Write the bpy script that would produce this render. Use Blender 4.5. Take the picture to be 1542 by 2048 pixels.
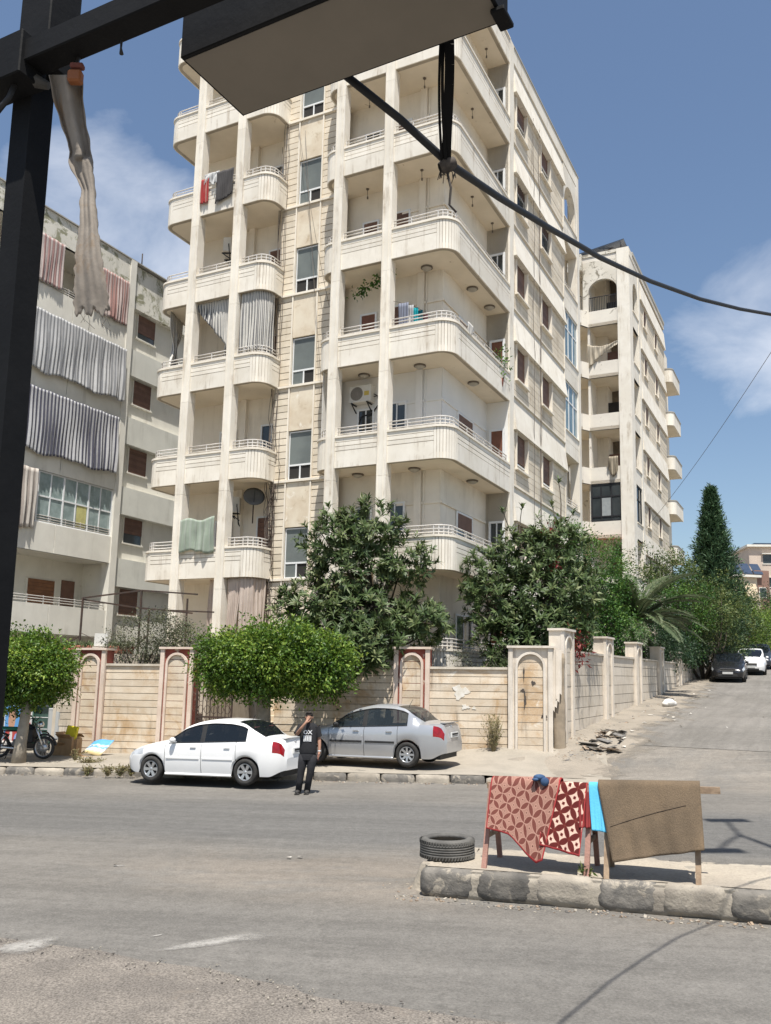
import bpy, math, random
import numpy as np
from math import sin, cos, pi, radians, sqrt, atan2
from mathutils import Vector, Matrix

SC = bpy.context.scene
COL = SC.collection
for _o in list(bpy.data.objects):
    bpy.data.objects.remove(_o)
random.seed(7)
RNG = np.random.default_rng(11)

# ------------------------------------------------------------------ camera
FPX, PW, PH, PCX, PCY = 1712.7, 1542.0, 2048.0, 776.5, 1089.2
PITCH, ROLL = radians(8.728), radians(1.278)
CAM = np.array([0.0, 0.0, 2.4])
FW = np.array([0, cos(PITCH), sin(PITCH)])
_u0 = np.array([0, -sin(PITCH), cos(PITCH)])
_r0 = np.array([1.0, 0, 0])
RT = _r0 * cos(ROLL) + _u0 * sin(ROLL)
UPV = -_r0 * sin(ROLL) + _u0 * cos(ROLL)
cam = bpy.data.cameras.new('camera')
camo = bpy.data.objects.new('camera', cam)
COL.objects.link(camo)
cam.sensor_fit = 'HORIZONTAL'
cam.sensor_width = 36.0
cam.lens = 36.0 * FPX / PW
cam.shift_x = (PW / 2 - PCX) / PW
cam.shift_y = (PCY - PH / 2) / PW
cam.clip_start = 0.05
cam.clip_end = 6000
R3 = Matrix(((RT[0], UPV[0], -FW[0]), (RT[1], UPV[1], -FW[1]), (RT[2], UPV[2], -FW[2])))
camo.matrix_world = Matrix.Translation(Vector(CAM)) @ R3.to_4x4()
SC.camera = camo

# ------------------------------------------------------------------ light
SUNV = Vector((0.035, -0.40, 1.0)).normalized()
SUN_EL = math.asin(SUNV.z)
SUN_AZ = atan2(SUNV.x, SUNV.y)
sun = bpy.data.lights.new('sun', 'SUN')
sun.energy = 4.9
sun.angle = radians(0.55)
sun.color = (1.0, 0.955, 0.88)
suno = bpy.data.objects.new('sun', sun)
COL.objects.link(suno)
suno.rotation_euler = SUNV.to_track_quat('Z', 'Y').to_euler()

W = bpy.data.worlds.new('World')
SC.world = W
W.use_nodes = True
nt = W.node_tree
for n in list(nt.nodes):
    nt.nodes.remove(n)
def wn(t, **k):
    n = nt.nodes.new(t)
    for a, b in k.items():
        setattr(n, a, b)
    return n
out = wn('ShaderNodeOutputWorld')
bg = wn('ShaderNodeBackground')
sky = wn('ShaderNodeTexSky', sky_type='NISHITA')
sky.sun_disc = False
sky.sun_elevation = SUN_EL
sky.sun_rotation = SUN_AZ
sky.air_density = 1.15
sky.dust_density = 1.1
sky.ozone_density = 2.2
bg.inputs['Strength'].default_value = 0.090
tc = wn('ShaderNodeTexCoord')
# clouds: a few broken cumulus banks given by direction, broken up with noise, thin streaks between them
def vmath(op, a, b=None):
    n = wn('ShaderNodeVectorMath', operation=op)
    nt.links.new(a, n.inputs[0])
    if b is not None:
        if isinstance(b, (tuple, list)):
            n.inputs[1].default_value = b
        else:
            nt.links.new(b, n.inputs[1])
    return n
def fmath(op, a, b=None, clamp=False):
    n = wn('ShaderNodeMath', operation=op, use_clamp=clamp)
    for i, x in enumerate((a, b)):
        if x is None:
            continue
        if isinstance(x, (int, float)):
            n.inputs[i].default_value = x
        else:
            nt.links.new(x, n.inputs[i])
    return n.outputs[0]
nrm = vmath('NORMALIZE', tc.outputs['Generated'])
def wnoise(scale, detail, vec, rough=0.55, dist=0.0):
    n = wn('ShaderNodeTexNoise')
    n.inputs['Scale'].default_value = scale
    n.inputs['Detail'].default_value = detail
    n.inputs['Roughness'].default_value = rough
    n.inputs['Distortion'].default_value = dist
    nt.links.new(vec, n.inputs['Vector'])
    return n.outputs['Fac']
stretch = vmath('MULTIPLY', nrm.outputs[0], (1.0, 1.0, 1.7))
n1 = wnoise(5.5, 7, stretch.outputs[0], 0.58, 0.35)
n2 = wnoise(2.1, 4, stretch.outputs[0], 0.5)
blob = None
for dx, dy, dz, wd in ((-0.30, 0.845, 0.445, 0.13), (-0.245, 0.87, 0.425, 0.12), (0.45, 0.815, 0.37, 0.14), (0.372, 0.844, 0.392, 0.10), (0.40, 0.843, 0.36, 0.10),
                       (0.52, 0.80, 0.33, 0.11),
                       (-0.75, 0.55, 0.35, 0.25), (0.85, 0.35, 0.38, 0.25), (-0.5, -0.75, 0.4, 0.3), (0.4, -0.8, 0.42, 0.3),
                       (-0.9, -0.2, 0.4, 0.25), (0.9, -0.3, 0.35, 0.22)):
    v = Vector((dx, dy, dz)).normalized()
    d = wn('ShaderNodeVectorMath', operation='DISTANCE')
    nt.links.new(nrm.outputs[0], d.inputs[0])
    d.inputs[1].default_value = v
    m = fmath('SUBTRACT', 1.0, fmath('DIVIDE', d.outputs['Value'], wd), True)
    blob = m if blob is None else fmath('MAXIMUM', blob, m)
blob = fmath('POWER', blob, 0.6)
dens = fmath('ADD', fmath('MULTIPLY', n1, 1.25), fmath('MULTIPLY', blob, 0.66))
dens = fmath('ADD', dens, fmath('MULTIPLY', n2, 0.35))
mask = fmath('MULTIPLY', fmath('SUBTRACT', dens, 1.0), 1.35, True)
mask = fmath('MULTIPLY', mask, 0.78)
mixc = wn('ShaderNodeMix', data_type='RGBA')
nt.links.new(mask, mixc.inputs['Factor'])
hs = wn('ShaderNodeHueSaturation')
hs.inputs['Saturation'].default_value = 1.0
hs.inputs['Value'].default_value = 1.0
nt.links.new(sky.outputs['Color'], hs.inputs['Color'])
nt.links.new(hs.outputs['Color'], mixc.inputs[6])
mixc.inputs[7].default_value = (8.3, 8.5, 9.0, 1)
nt.links.new(mixc.outputs[2], bg.inputs['Color'])
nt.links.new(bg.outputs[0], out.inputs['Surface'])

vs = SC.view_settings
vs.view_transform = 'Standard'
vs.look = 'None'
vs.exposure = 0.58
vs.gamma = 1.0
vs.use_curve_mapping = False
SC.cycles.max_bounces = 8
SC.cycles.diffuse_bounces = 5
SC.cycles.transparent_max_bounces = 12
SC.cycles.use_denoising = True

# ------------------------------------------------------------------ plan of the place
SLOPE = 0.025                                   # the main street climbs gently to the right
YAW = radians(-27.0)                            # the apartment blocks stand turned to the street
UV_U = np.array([cos(YAW), sin(YAW), 0])
UV_V = np.array([-sin(YAW), cos(YAW), 0])
BO = np.array([-0.096, 26.3, 0.0])              # foot of the block's second right hand pillar
WC = np.array([4.75, 23.05, 0.0])               # street corner of the garden wall
WYAW = radians(-10.72)
SWO = np.array([4.68, 23.35, 0.0])                # side wall starts here and runs along UV_V

def loc(u, v, z=0.0):
    p = BO + UV_U * u + UV_V * v
    return Vector((p[0], p[1], z))
def to_uv(x, y):
    d = np.array([x, y, 0]) - np.array([BO[0], BO[1], 0])
    return float(d @ UV_U), float(d @ UV_V)
def sst(a, b, x):
    t = min(1.0, max(0.0, (x - a) / (b - a)))
    return t * t * (3 - 2 * t)
def gz(x, y):
    """height of the ground"""
    base = SLOPE * max(-40.0, min(40.0, x))
    v = (x - SWO[0]) * UV_V[0] + (y - SWO[1]) * UV_V[1]
    u = (x - SWO[0]) * UV_U[0] + (y - SWO[1]) * UV_U[1]
    if v <= -3.0 or x < -2:
        return base
    side = sst(-8.0, -1.0, u)
    tgt = 0.79 + 0.0675 * min(v, 120.0)
    k = sst(-2.7, 1.5, v) * side
    return base * (1 - k) + max(tgt, base) * k
# measuring the photograph: a picture point on a known plane
def ray(x, y):
    d = FW + RT * ((x - PCX) / FPX) + UPV * ((PCY - y) / FPX)
    return d / np.linalg.norm(d)
def pick(x, y, P0, n):
    d = ray(x, y)
    n = np.asarray(n, float)
    return CAM + d * (((np.asarray(P0, float) - CAM) @ n) / (d @ n))
def at_y(x, y, Y):
    return pick(x, y, (0, Y, 0), (0, 1, 0))
def on_road(x, y, h=0.0):
    return pick(x, y, (0, 0, h), (-SLOPE, 0, 1))

# ------------------------------------------------------------------ helpers
def setp(o, label=None, cat=None, group=None, kind=None):
    if label: o['label'] = label
    if cat: o['category'] = cat
    if group: o['group'] = group
    if kind: o['kind'] = kind
    return o
def empty(name, l=(0, 0, 0), rz=0.0, label=None, cat=None, group=None, rot=None, sc=None):
    o = bpy.data.objects.new(name, None)
    o.empty_display_size = 0.2
    COL.objects.link(o)
    o.location = Vector(l)
    o.rotation_euler = rot if rot else (0, 0, rz)
    if sc: o.scale = (sc, sc, sc)
    return setp(o, label, cat, group)
def inst(name, mesh, parent=None, l=(0, 0, 0), rot=(0, 0, 0), sc=None):
    o = bpy.data.objects.new(name, mesh)
    COL.objects.link(o)
    o.parent = parent
    o.location = l
    o.rotation_euler = rot
    if sc is not None: o.scale = sc
    return o
def copy_tree(o, parent=None):
    c = o.copy()
    COL.objects.link(c)
    if parent is not None: c.parent = parent
    for ch in [x for x in o.children]:
        copy_tree(ch, c)
    return c

class MB:
    """collects shapes into one mesh"""
    def __init__(s):
        s.v = []; s.f = []; s.m = []; s.s = []
    def add(s, vs_, fs, m=0, sm=False):
        b = len(s.v)
        s.v += [tuple(p) for p in vs_]
        for f in fs:
            s.f.append(tuple(b + i for i in f)); s.m.append(m); s.s.append(sm)
        return s
    def box(s, x0, x1, y0, y1, z0, z1, m=0, sh=0.0):
        vs_ = []
        for z in (z0, z1):
            for x, y in ((x0, y0), (x1, y0), (x1, y1), (x0, y1)):
                vs_.append((x, y, z + sh * x))
        return s.add(vs_, [(3, 2, 1, 0), (4, 5, 6, 7), (0, 1, 5, 4), (1, 2, 6, 5), (2, 3, 7, 6), (3, 0, 4, 7)], m)
    def cbox(s, x0, x1, y0, y1, z0, z1, c=0.02, m=0):
        """box with chamfered edges"""
        X, Y, Z = (x0, x1), (y0, y1), (z0, z1)
        vs_ = []; idx = {}
        for i in (0, 1):
            for j in (0, 1):
                for k in (0, 1):
                    sx, sy, sz = 1 - 2 * i, 1 - 2 * j, 1 - 2 * k
                    for a in range(3):
                        p = [X[i] + sx * c, Y[j] + sy * c, Z[k] + sz * c]
                        p[a] = (X[i], Y[j], Z[k])[a]
                        idx[i, j, k, a] = len(vs_); vs_.append(tuple(p))
        fs = []
        def q(*ks): fs.append(tuple(idx[k] for k in ks))
        for a in range(3):
            for e in (0, 1):
                o1, o2 = [x for x in range(3) if x != a]
                ks = []
                for p, r in ((0, 0), (1, 0), (1, 1), (0, 1)):
                    t = [0, 0, 0]; t[a] = e; t[o1] = p; t[o2] = r
                    ks.append((*t, a))
                if (e == 0) != (a == 1): ks.reverse()
                q(*ks)
        for a in range(3):
            o1, o2 = [x for x in range(3) if x != a]
            for p in (0, 1):
                for r in (0, 1):
                    t0 = [0, 0, 0]; t0[o1] = p; t0[o2] = r
                    t1 = list(t0); t1[a] = 1
                    q((*t0, o1), (*t1, o1), (*t1, o2), (*t0, o2))
        for i in (0, 1):
            for j in (0, 1):
                for k in (0, 1):
                    q((i, j, k, 0), (i, j, k, 1), (i, j, k, 2))
        return s.add(vs_, fs, m)
    def obox(s, c, ax, ay, az, m=0):
        c = Vector(c); ax = Vector(ax); ay = Vector(ay); az = Vector(az)
        vs_ = [c + ax * i + ay * j + az * k for k in (-1, 1) for i, j in ((-1, -1), (1, -1), (1, 1), (-1, 1))]
        return s.add(vs_, [(3, 2, 1, 0), (4, 5, 6, 7), (0, 1, 5, 4), (1, 2, 6, 5), (2, 3, 7, 6), (3, 0, 4, 7)], m)
    def bar(s, a, b, w, h, m=0, up=(0, 0, 1)):
        a = Vector(a); b = Vector(b); d = b - a
        t = d.normalized(); sd = t.cross(Vector(up))
        if sd.length < 1e-4: sd = t.cross(Vector((0, 1, 0)))
        sd.normalize(); uu = sd.cross(t)
        return s.obox((a + b) / 2, d / 2, sd * w / 2, uu * h / 2, m)
    def prism(s, poly, z0, z1, m=0):
        n = len(poly)
        vs_ = [(x, y, z0) for x, y in poly] + [(x, y, z1) for x, y in poly]
        fs = [tuple(range(n - 1, -1, -1)), tuple(range(n, 2 * n))]
        fs += [(i, (i + 1) % n, n + (i + 1) % n, n + i) for i in range(n)]
        return s.add(vs_, fs, m)
    def prism_y(s, poly, y0, y1, m=0):
        """polygon in (x, z) pushed along y"""
        n = len(poly)
        vs_ = [(x, y0, z) for x, z in poly] + [(x, y1, z) for x, z in poly]
        fs = [tuple(range(n)), tuple(range(2 * n - 1, n - 1, -1))]
        fs += [(i, n + i, n + (i + 1) % n, (i + 1) % n) for i in range(n)]
        return s.add(vs_, fs, m)
    def tube(s, pts, r, n=6, m=0, caps=True, sm=True):
        pts = [Vector(p) for p in pts]
        k = len(pts)
        rr = r if isinstance(r, (list, tuple)) else [r] * k
        t0 = (pts[1] - pts[0]).normalized()
        ref = Vector((0, 0, 1)) if abs(t0.z) < 0.9 else Vector((1, 0, 0))
        a = t0.cross(ref).normalized()
        vs_ = []
        for i, p in enumerate(pts):
            t = (pts[min(i + 1, k - 1)] - pts[max(i - 1, 0)]).normalized()
            a = (a - t * a.dot(t)).normalized()
            b = t.cross(a)
            for j in range(n):
                g = 2 * pi * j / n
                vs_.append(p + (a * cos(g) + b * sin(g)) * rr[i])
        fs = []
        for i in range(k - 1):
            for j in range(n):
                fs.append((i * n + j, i * n + (j + 1) % n, (i + 1) * n + (j + 1) % n, (i + 1) * n + j))
        s.add(vs_, fs, m, sm)
        if caps:
            b0 = len(s.v) - len(vs_)
            s.f.append(tuple(b0 + j for j in range(n - 1, -1, -1))); s.m.append(m); s.s.append(False)
            s.f.append(tuple(b0 + (k - 1) * n + j for j in range(n))); s.m.append(m); s.s.append(False)
        return s
    def lathe(s, prof, n=24, m=0, M=None, closed=False, sm=True):
        """profile (r, z) turned about z, then moved by the matrix M"""
        M = M or Matrix.Identity(4)
        vs_ = []
        for r, z in prof:
            for j in range(n):
                g = 2 * pi * j / n
                vs_.append(M @ Vector((r * cos(g), r * sin(g), z)))
        fs = []
        k = len(prof)
        for i in range(k if closed else k - 1):
            i2 = (i + 1) % k
            for j in range(n):
                fs.append((i * n + j, i * n + (j + 1) % n, i2 * n + (j + 1) % n, i2 * n + j))
        return s.add(vs_, fs, m, sm)
    def ball(s, c, rx, ry, rz, n=12, k=8, m=0):
        c = Vector(c)
        vs_ = []
        for i in range(k + 1):
            a = pi * i / k
            for j in range(n):
                g = 2 * pi * j / n
                vs_.append(c + Vector((rx * sin(a) * cos(g), ry * sin(a) * sin(g), rz * cos(a))))
        fs = [(i * n + j, (i + 1) * n + j, (i + 1) * n + (j + 1) % n, i * n + (j + 1) % n) for i in range(k) for j in range(n)]
        return s.add(vs_, fs, m, True)
    def rough_box(s, x0, x1, y0, y1, z0, z1, n=(6, 2, 3), amp=.012, rd=.03, m=0):
        """box with worn rounded edges and an uneven face"""
        X = [x0 + (x1 - x0) * i / n[0] for i in range(n[0] + 1)]; Y = [y0 + (y1 - y0) * i / n[1] for i in range(n[1] + 1)]; Z = [z0 + (z1 - z0) * i / n[2] for i in range(n[2] + 1)]
        idx = {}; vs_ = []; sd = random.random() * 50
        for i, x in enumerate(X):
            for j, y in enumerate(Y):
                for k, z in enumerate(Z):
                    e = [i in (0, n[0]), j in (0, n[1]), k in (0, n[2])]
                    if not any(e): continue
                    q = sum(e); c = ((x0 + x1) / 2, (y0 + y1) / 2, (z0 + z1) / 2); p = [x, y, z]
                    for a in range(3):
                        if e[a]:
                            d = rd * (q - 1) * .5 + amp * (.5 + .5 * sin(13 * x + 7 * z + 5 * y + sd) * sin(23 * z + 17 * x + sd)) + random.uniform(0, amp)
                            p[a] += d if p[a] < c[a] else -d
                    idx[i, j, k] = len(vs_); vs_.append(tuple(p))
        fs = []
        N_ = n
        for a in range(3):
            b, c = (a + 1) % 3, (a + 2) % 3
            for e in (0, N_[a]):
                for u in range(N_[b]):
                    for v in range(N_[c]):
                        q = []
                        for du, dv in ((0, 0), (1, 0), (1, 1), (0, 1)):
                            t = [0, 0, 0]; t[a] = e; t[b] = u + du; t[c] = v + dv; q.append(idx[tuple(t)])
                        fs.append(tuple(q) if e else tuple(reversed(q)))
        return s.add(vs_, fs, m, True)
    def strip(s, pts, nrm, z0, z1, o0, o1, m=0, caps=True):
        """wall along a plan path between two offsets from it"""
        k = len(pts)
        vs_ = []
        for (x, y), (a, b) in zip(pts, nrm):
            for o in (o0, o1):
                for z in (z0, z1):
                    vs_.append((x + a * o, y + b * o, z))
        fs = []
        for i in range(k - 1):
            p, q = 4 * i, 4 * i + 4
            fs += [(p + 2, q + 2, q + 3, p + 3), (q, p, p + 1, q + 1), (p + 1, p + 3, q + 3, q + 1), (p + 2, p, q, q + 2)]
        if caps:
            e = 4 * (k - 1)
            fs += [(0, 2, 3, 1), (e + 2, e, e + 1, e + 3)]
        return s.add(vs_, fs, m)
    def mesh(s, name, mats):
        me = bpy.data.meshes.new(name)
        me.from_pydata([tuple(p) for p in s.v], [], s.f)
        for mt in (mats if isinstance(mats, (list, tuple)) else [mats]):
            me.materials.append(mt)
        if s.f:
            me.polygons.foreach_set('material_index', s.m)
            me.polygons.foreach_set('use_smooth', s.s)
        me.update()
        return me
    def build(s, name, mats, parent=None, kind=None, l=None):
        o = bpy.data.objects.new(name, s.mesh(name, mats))
        COL.objects.link(o)
        o.parent = parent
        if l is not None: o.location = l
        if kind: o['kind'] = kind
        return o

def grid_obj(name, nu, nv, fn, mat_, parent=None, solid=0.0, smooth=True, uvs=None):
    """sheet given by fn(s, t) with a UV map"""
    vs_ = [tuple(fn(i / nu, j / nv)) for j in range(nv + 1) for i in range(nu + 1)]
    fs = []; uv = []
    for j in range(nv):
        for i in range(nu):
            a = j * (nu + 1) + i
            fs.append((a, a + 1, a + nu + 2, a + nu + 1))
            uv += [(i / nu, j / nv), ((i + 1) / nu, j / nv), ((i + 1) / nu, (j + 1) / nv), (i / nu, (j + 1) / nv)]
    me = bpy.data.meshes.new(name)
    me.from_pydata(vs_, [], fs)
    me.materials.append(mat_)
    l = me.uv_layers.new(name='UVMap')
    l.data.foreach_set('uv', [c for p in uv for c in p])
    if uvs:
        l2 = me.uv_layers.new(name='metres')
        l2.data.foreach_set('uv', [c for p in uv for c in uvs(*p)])
    if smooth: me.polygons.foreach_set('use_smooth', [True] * len(fs))
    o = bpy.data.objects.new(name, me)
    COL.objects.link(o)
    o.parent = parent
    if solid:
        md = o.modifiers.new('thickness', 'SOLIDIFY'); md.thickness = solid
    return o

# ------------------------------------------------------------------ materials
MATS = {}
def mk(name, c1, c2=None, scale=3.0, rough=0.85, bump=0.0, bscale=40.0, streak=None, patch=None, objrand=0.0,
       metallic=0.0, spec=0.3, detail=6.0, coord='Object', fine=0.0, alpha=None, contrast=(0.35, 0.65), patch2=None):
    m = bpy.data.materials.new(name)
    m.use_nodes = True
    t = m.node_tree
    P = t.nodes['Principled BSDF']
    P.inputs['Roughness'].default_value = rough
    P.inputs['Metallic'].default_value = metallic
    P.inputs['Specular IOR Level'].default_value = spec
    L = t.links.new
    def N(ty, **k):
        n = t.nodes.new(ty)
        for a, b in k.items(): setattr(n, a, b)
        return n
    if c2 is None and not streak and not patch and not objrand and not bump:
        P.inputs['Base Color'].default_value = (*c1, 1)
        MATS[name] = m
        return m
    if coord == 'World':
        vec = N('ShaderNodeNewGeometry').outputs['Position']
    else:
        vec = N('ShaderNodeTexCoord').outputs[coord]
    def noise(sc, det=6.0, rough_=0.6, vscale=None, dist=0.0):
        v = vec
        if vscale:
            mp = N('ShaderNodeMapping')
            mp.inputs['Scale'].default_value = vscale
            L(v, mp.inputs['Vector']); v = mp.outputs[0]
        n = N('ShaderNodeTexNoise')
        n.inputs['Scale'].default_value = sc
        n.inputs['Detail'].default_value = det
        n.inputs['Roughness'].default_value = rough_
        n.inputs['Distortion'].default_value = dist
        L(v, n.inputs['Vector'])
        return n.outputs['Fac']
    def ramp(f, lo, hi):
        r = N('ShaderNodeMapRange')
        r.inputs['From Min'].default_value = lo
        r.inputs['From Max'].default_value = hi
        r.interpolation_type = 'SMOOTHSTEP'
        L(f, r.inputs['Value'])
        return r.outputs['Result']
    def mix(f, a, b, mode='MIX'):
        x = N('ShaderNodeMix', data_type='RGBA', blend_type=mode)
        if isinstance(f, (int, float)): x.inputs[0].default_value = f
        else: L(f, x.inputs[0])
        for i, c in ((6, a), (7, b)):
            if isinstance(c, tuple): x.inputs[i].default_value = (*c, 1) if len(c) == 3 else c
            else: L(c, x.inputs[i])
        return x.outputs[2]
    col = mix(ramp(noise(scale, detail), *contrast), c1, c2 or c1)
    if fine:
        g = ramp(noise(bscale * 1.7, 3.0), 0.3, 0.7)
        k = N('ShaderNodeMath', operation='MULTIPLY_ADD')
        L(g, k.inputs[0]); k.inputs[1].default_value = fine * 2; k.inputs[2].default_value = 1 - fine
        cm = N('ShaderNodeCombineColor')
        for i in range(3): L(k.outputs[0], cm.inputs[i])
        col = mix(1.0, col, cm.outputs[0], 'MULTIPLY')
    if streak:                                   # rain streaks run down the face
        c, amt, sc = streak
        f = ramp(noise(sc, 7.0, 0.72, (1.0, 1.0, 0.10)), 0.49, 0.72)
        f2 = ramp(noise(sc * 0.35, 4.0), 0.38, 0.60)
        mm = N('ShaderNodeMath', operation='MULTIPLY'); L(f, mm.inputs[0]); L(f2, mm.inputs[1])
        m2 = N('ShaderNodeMath', operation='MULTIPLY'); L(mm.outputs[0], m2.inputs[0]); m2.inputs[1].default_value = amt
        col = mix(m2.outputs[0], col, c)
    for pt in (patch, patch2):
        if pt:                                   # flaked or stained patches with a ragged edge
            c, lo, hi, sc = pt[:4]
            f = ramp(noise(sc, 8.0, 0.7, None, 0.6), lo, hi)
            col = mix(f, col, c)
    if objrand:
        oi = N('ShaderNodeObjectInfo')
        k = N('ShaderNodeMath', operation='MULTIPLY_ADD')
        L(oi.outputs['Random'], k.inputs[0]); k.inputs[1].default_value = objrand * 2; k.inputs[2].default_value = 1 - objrand
        cm = N('ShaderNodeCombineColor')
        for i in range(3): L(k.outputs[0], cm.inputs[i])
        col = mix(1.0, col, cm.outputs[0], 'MULTIPLY')
    L(col, P.inputs['Base Color'])
    if bump:
        b = N('ShaderNodeBump')
        b.inputs['Strength'].default_value = bump
        b.inputs['Distance'].default_value = 0.02
        L(noise(bscale, 5.0), b.inputs['Height'])
        L(b.outputs[0], P.inputs['Normal'])
    MATS[name] = m
    return m

STONE = mk('cream_cladding', (.765, .72, .635), (.695, .645, .555), 1.1, .85, .15, 30, streak=((.36, .29, .21), .8, 4.2), objrand=.06,
           patch=((.50, .41, .31), .62, .78, 1.1))
PLAST = mk('cream_plaster', (.78, .72, .62), (.71, .65, .55), .8, .9, .1, 30, streak=((.36, .30, .23), .4, 2.5))
SOFFIT = mk('soffit_plaster', (.76, .675, .545), (.69, .61, .485), .9, .9, .05, 30, patch=((.40, .31, .21), .64, .71, 2.2), patch2=((.26, .20, .14), .70, .74, 3.5))
COURSE = mk('stair_stone', (.69, .615, .50), (.61, .535, .42), 1.6, .85, .15, 30, streak=((.33, .26, .18), .6, 2.0), objrand=.09)
JOINT = mk('joint_brown', (.20, .165, .125), (.15, .125, .095), 3, .95)  # dark brown backing that shows in the joints between stones
PANEL = mk('stained_panel', (.68, .61, .49), (.58, .49, .37), 1.3, .9, .1, 25, patch=((.44, .35, .24), .55, .72, 2.6), patch2=((.74, .69, .60), .6, .68, 1.7))
WHITEP = mk('white_plaster', (.74, .73, .70), (.70, .69, .66), 1.0, .85)
GLASS = mk('dark_glass', (.035, .042, .045), (.05, .058, .06), 1.0, .06, spec=.6)
GLASSG = mk('grey_glass', (.17, .19, .18), (.13, .145, .14), .8, .4, spec=.25)
ALU = mk('white_aluminium', (.72, .73, .73), None, rough=.45)
RAILM = mk('painted_rail', (.62, .60, .57), (.52, .49, .45), 5, .5)
SHUT = mk('brown_shutter', (.17, .095, .068), (.135, .075, .055), 3, .6, objrand=.15)
DOORM = mk('red_brown_door', (.20, .085, .055), (.16, .07, .045), 3, .5)
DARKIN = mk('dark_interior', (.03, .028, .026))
BLACKM = mk('black_metal', (.018, .019, .022), (.026, .026, .028), 4, .5)
IRON = mk('rusty_iron', (.07, .042, .032), (.045, .035, .03), 6, .8)
GREYM = mk('grey_plaster', (.40, .385, .35), (.34, .325, .29), 1.0, .9, .1, 25, patch=((.30, .265, .21), .62, .72, 1.6))
# ------------------------------------------------------------------ ground, road, pavement, median
def mk_road(rot=11.3, main=True):
    m = bpy.data.materials.new('dusty_asphalt'); m.use_nodes = True
    t = m.node_tree; P = t.nodes['Principled BSDF']; L = t.links.new
    P.inputs['Roughness'].default_value = .9; P.inputs['Specular IOR Level'].default_value = .25
    def N(ty, **k):
        n = t.nodes.new(ty)
        for a, b in k.items(): setattr(n, a, b)
        return n
    pos = N('ShaderNodeNewGeometry').outputs['Position']
    mp = N('ShaderNodeMapping'); mp.vector_type = 'POINT'
    mp.inputs['Rotation'].default_value = (0, 0, radians(rot)); L(pos, mp.inputs['Vector'])
    sv = N('ShaderNodeSeparateXYZ'); L(mp.outputs[0], sv.inputs[0])   # y: across the street
    def noise(sc, det=6, vs_=None, ro=.6, src=pos, dist=0):
        v = src
        if vs_:
            q = N('ShaderNodeMapping'); q.inputs['Scale'].default_value = vs_; L(v, q.inputs['Vector']); v = q.outputs[0]
        n = N('ShaderNodeTexNoise'); n.inputs['Scale'].default_value = sc; n.inputs['Detail'].default_value = det
        n.inputs['Roughness'].default_value = ro; n.inputs['Distortion'].default_value = dist; L(v, n.inputs['Vector']); return n.outputs['Fac']
    def rmp(f, a, b, c=0., d=1.):
        r = N('ShaderNodeMapRange'); r.interpolation_type = 'SMOOTHSTEP'
        for k, x in zip(('From Min', 'From Max', 'To Min', 'To Max'), (a, b, c, d)): r.inputs[k].default_value = x
        L(f, r.inputs['Value']); return r.outputs['Result']
    def mul(a, b, op='MULTIPLY'):
        n = N('ShaderNodeMath', operation=op)
        for i, x in enumerate((a, b)):
            if isinstance(x, (int, float)): n.inputs[i].default_value = x
            else: L(x, n.inputs[i])
        return n.outputs[0]
    def mix(f, a, b, mode='MIX'):
        x = N('ShaderNodeMix', data_type='RGBA', blend_type=mode)
        if isinstance(f, (int, float)): x.inputs[0].default_value = f
        else: L(f, x.inputs[0])
        for i, c in ((6, a), (7, b)):
            if isinstance(c, tuple): x.inputs[i].default_value = (*c, 1)
            else: L(c, x.inputs[i])
        return x.outputs[2]
    base = mix(rmp(noise(.5, 5), .35, .65), (.150, .140, .125) if main else (.160, .149, .132), (.174, .162, .144) if main else (.190, .177, .159))
    # wheel polished lane, worn along the street
    wob = mul(mul(noise(.35, 4, (.35, 1, 1), .6, mp.outputs[0]), .5, 'SUBTRACT'), 2.2)
    yy = mul(sv.outputs['Y'], wob, 'ADD')
    lane = mul(rmp(yy, 11.6, 13.0), rmp(yy, 15.6, 17.4, 1., 0.))
    lane = mul(lane, .82 if main else 0.0)
    base = mix(lane, base, (.118, .115, .109))
    lane2 = mul(rmp(yy, 3.6, 4.8), rmp(yy, 8.0, 9.4, 1., 0.))
    base = mix(mul(lane2, .35 if main else 0.0), base, (.140, .135, .126))
    # blown sand beside the median and along the kerb
    sand = mul(rmp(yy, 8.6, 10.4), rmp(yy, 11.0, 12.6, 1., 0.))
    sand = mul(sand, rmp(noise(.55, 8, (.6, 1, 1), .72, mp.outputs[0], .8), .40, .60))
    sand = mul(sand, mul(rmp(sv.outputs['X'], -7.5, -3.0), rmp(sv.outputs['X'], 1.5, 5.5, 1., 0.)))
    base = mix(mul(sand, .5 if main else 0.0), base, (.235, .198, .158))
    kerbd = mul(rmp(yy, 18.6, 19.9), .55 if main else 0.0)
    base = mix(mul(kerbd, rmp(noise(.9, 6), .35, .6)), base, (.225, .20, .168))
    # fine streaks along the driving direction, aggregate, oil spots
    st = rmp(noise(1.3, 8, (.12, 1.6, 1), .75, mp.outputs[0], .4), .33, .68, .86, 1.10)
    ag = mul(rmp(noise(42, 5, None, .8), .28, .72, .72, 1.27), rmp(noise(7, 6, None, .75), .3, .7, .88, 1.12))
    k = mul(st, ag)
    cc = N('ShaderNodeCombineColor')
    for i in range(3): L(k, cc.inputs[i])
    base = mix(1.0, base, cc.outputs[0], 'MULTIPLY')
    oil = rmp(noise(1.7, 4, (.5, 1.4, 1), .55, mp.outputs[0]), .70, .76)
    base = mix(mul(oil, .5), base, (.075, .07, .064))
    pale = rmp(noise(3.1, 7, (.7, 1.5, 1), .7, mp.outputs[0], .4), .68, .76)
    base = mix(mul(pale, .45), base, (.25, .235, .215))
    vor = N('ShaderNodeTexVoronoi', feature='DISTANCE_TO_EDGE'); vor.inputs['Scale'].default_value = .42
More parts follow.
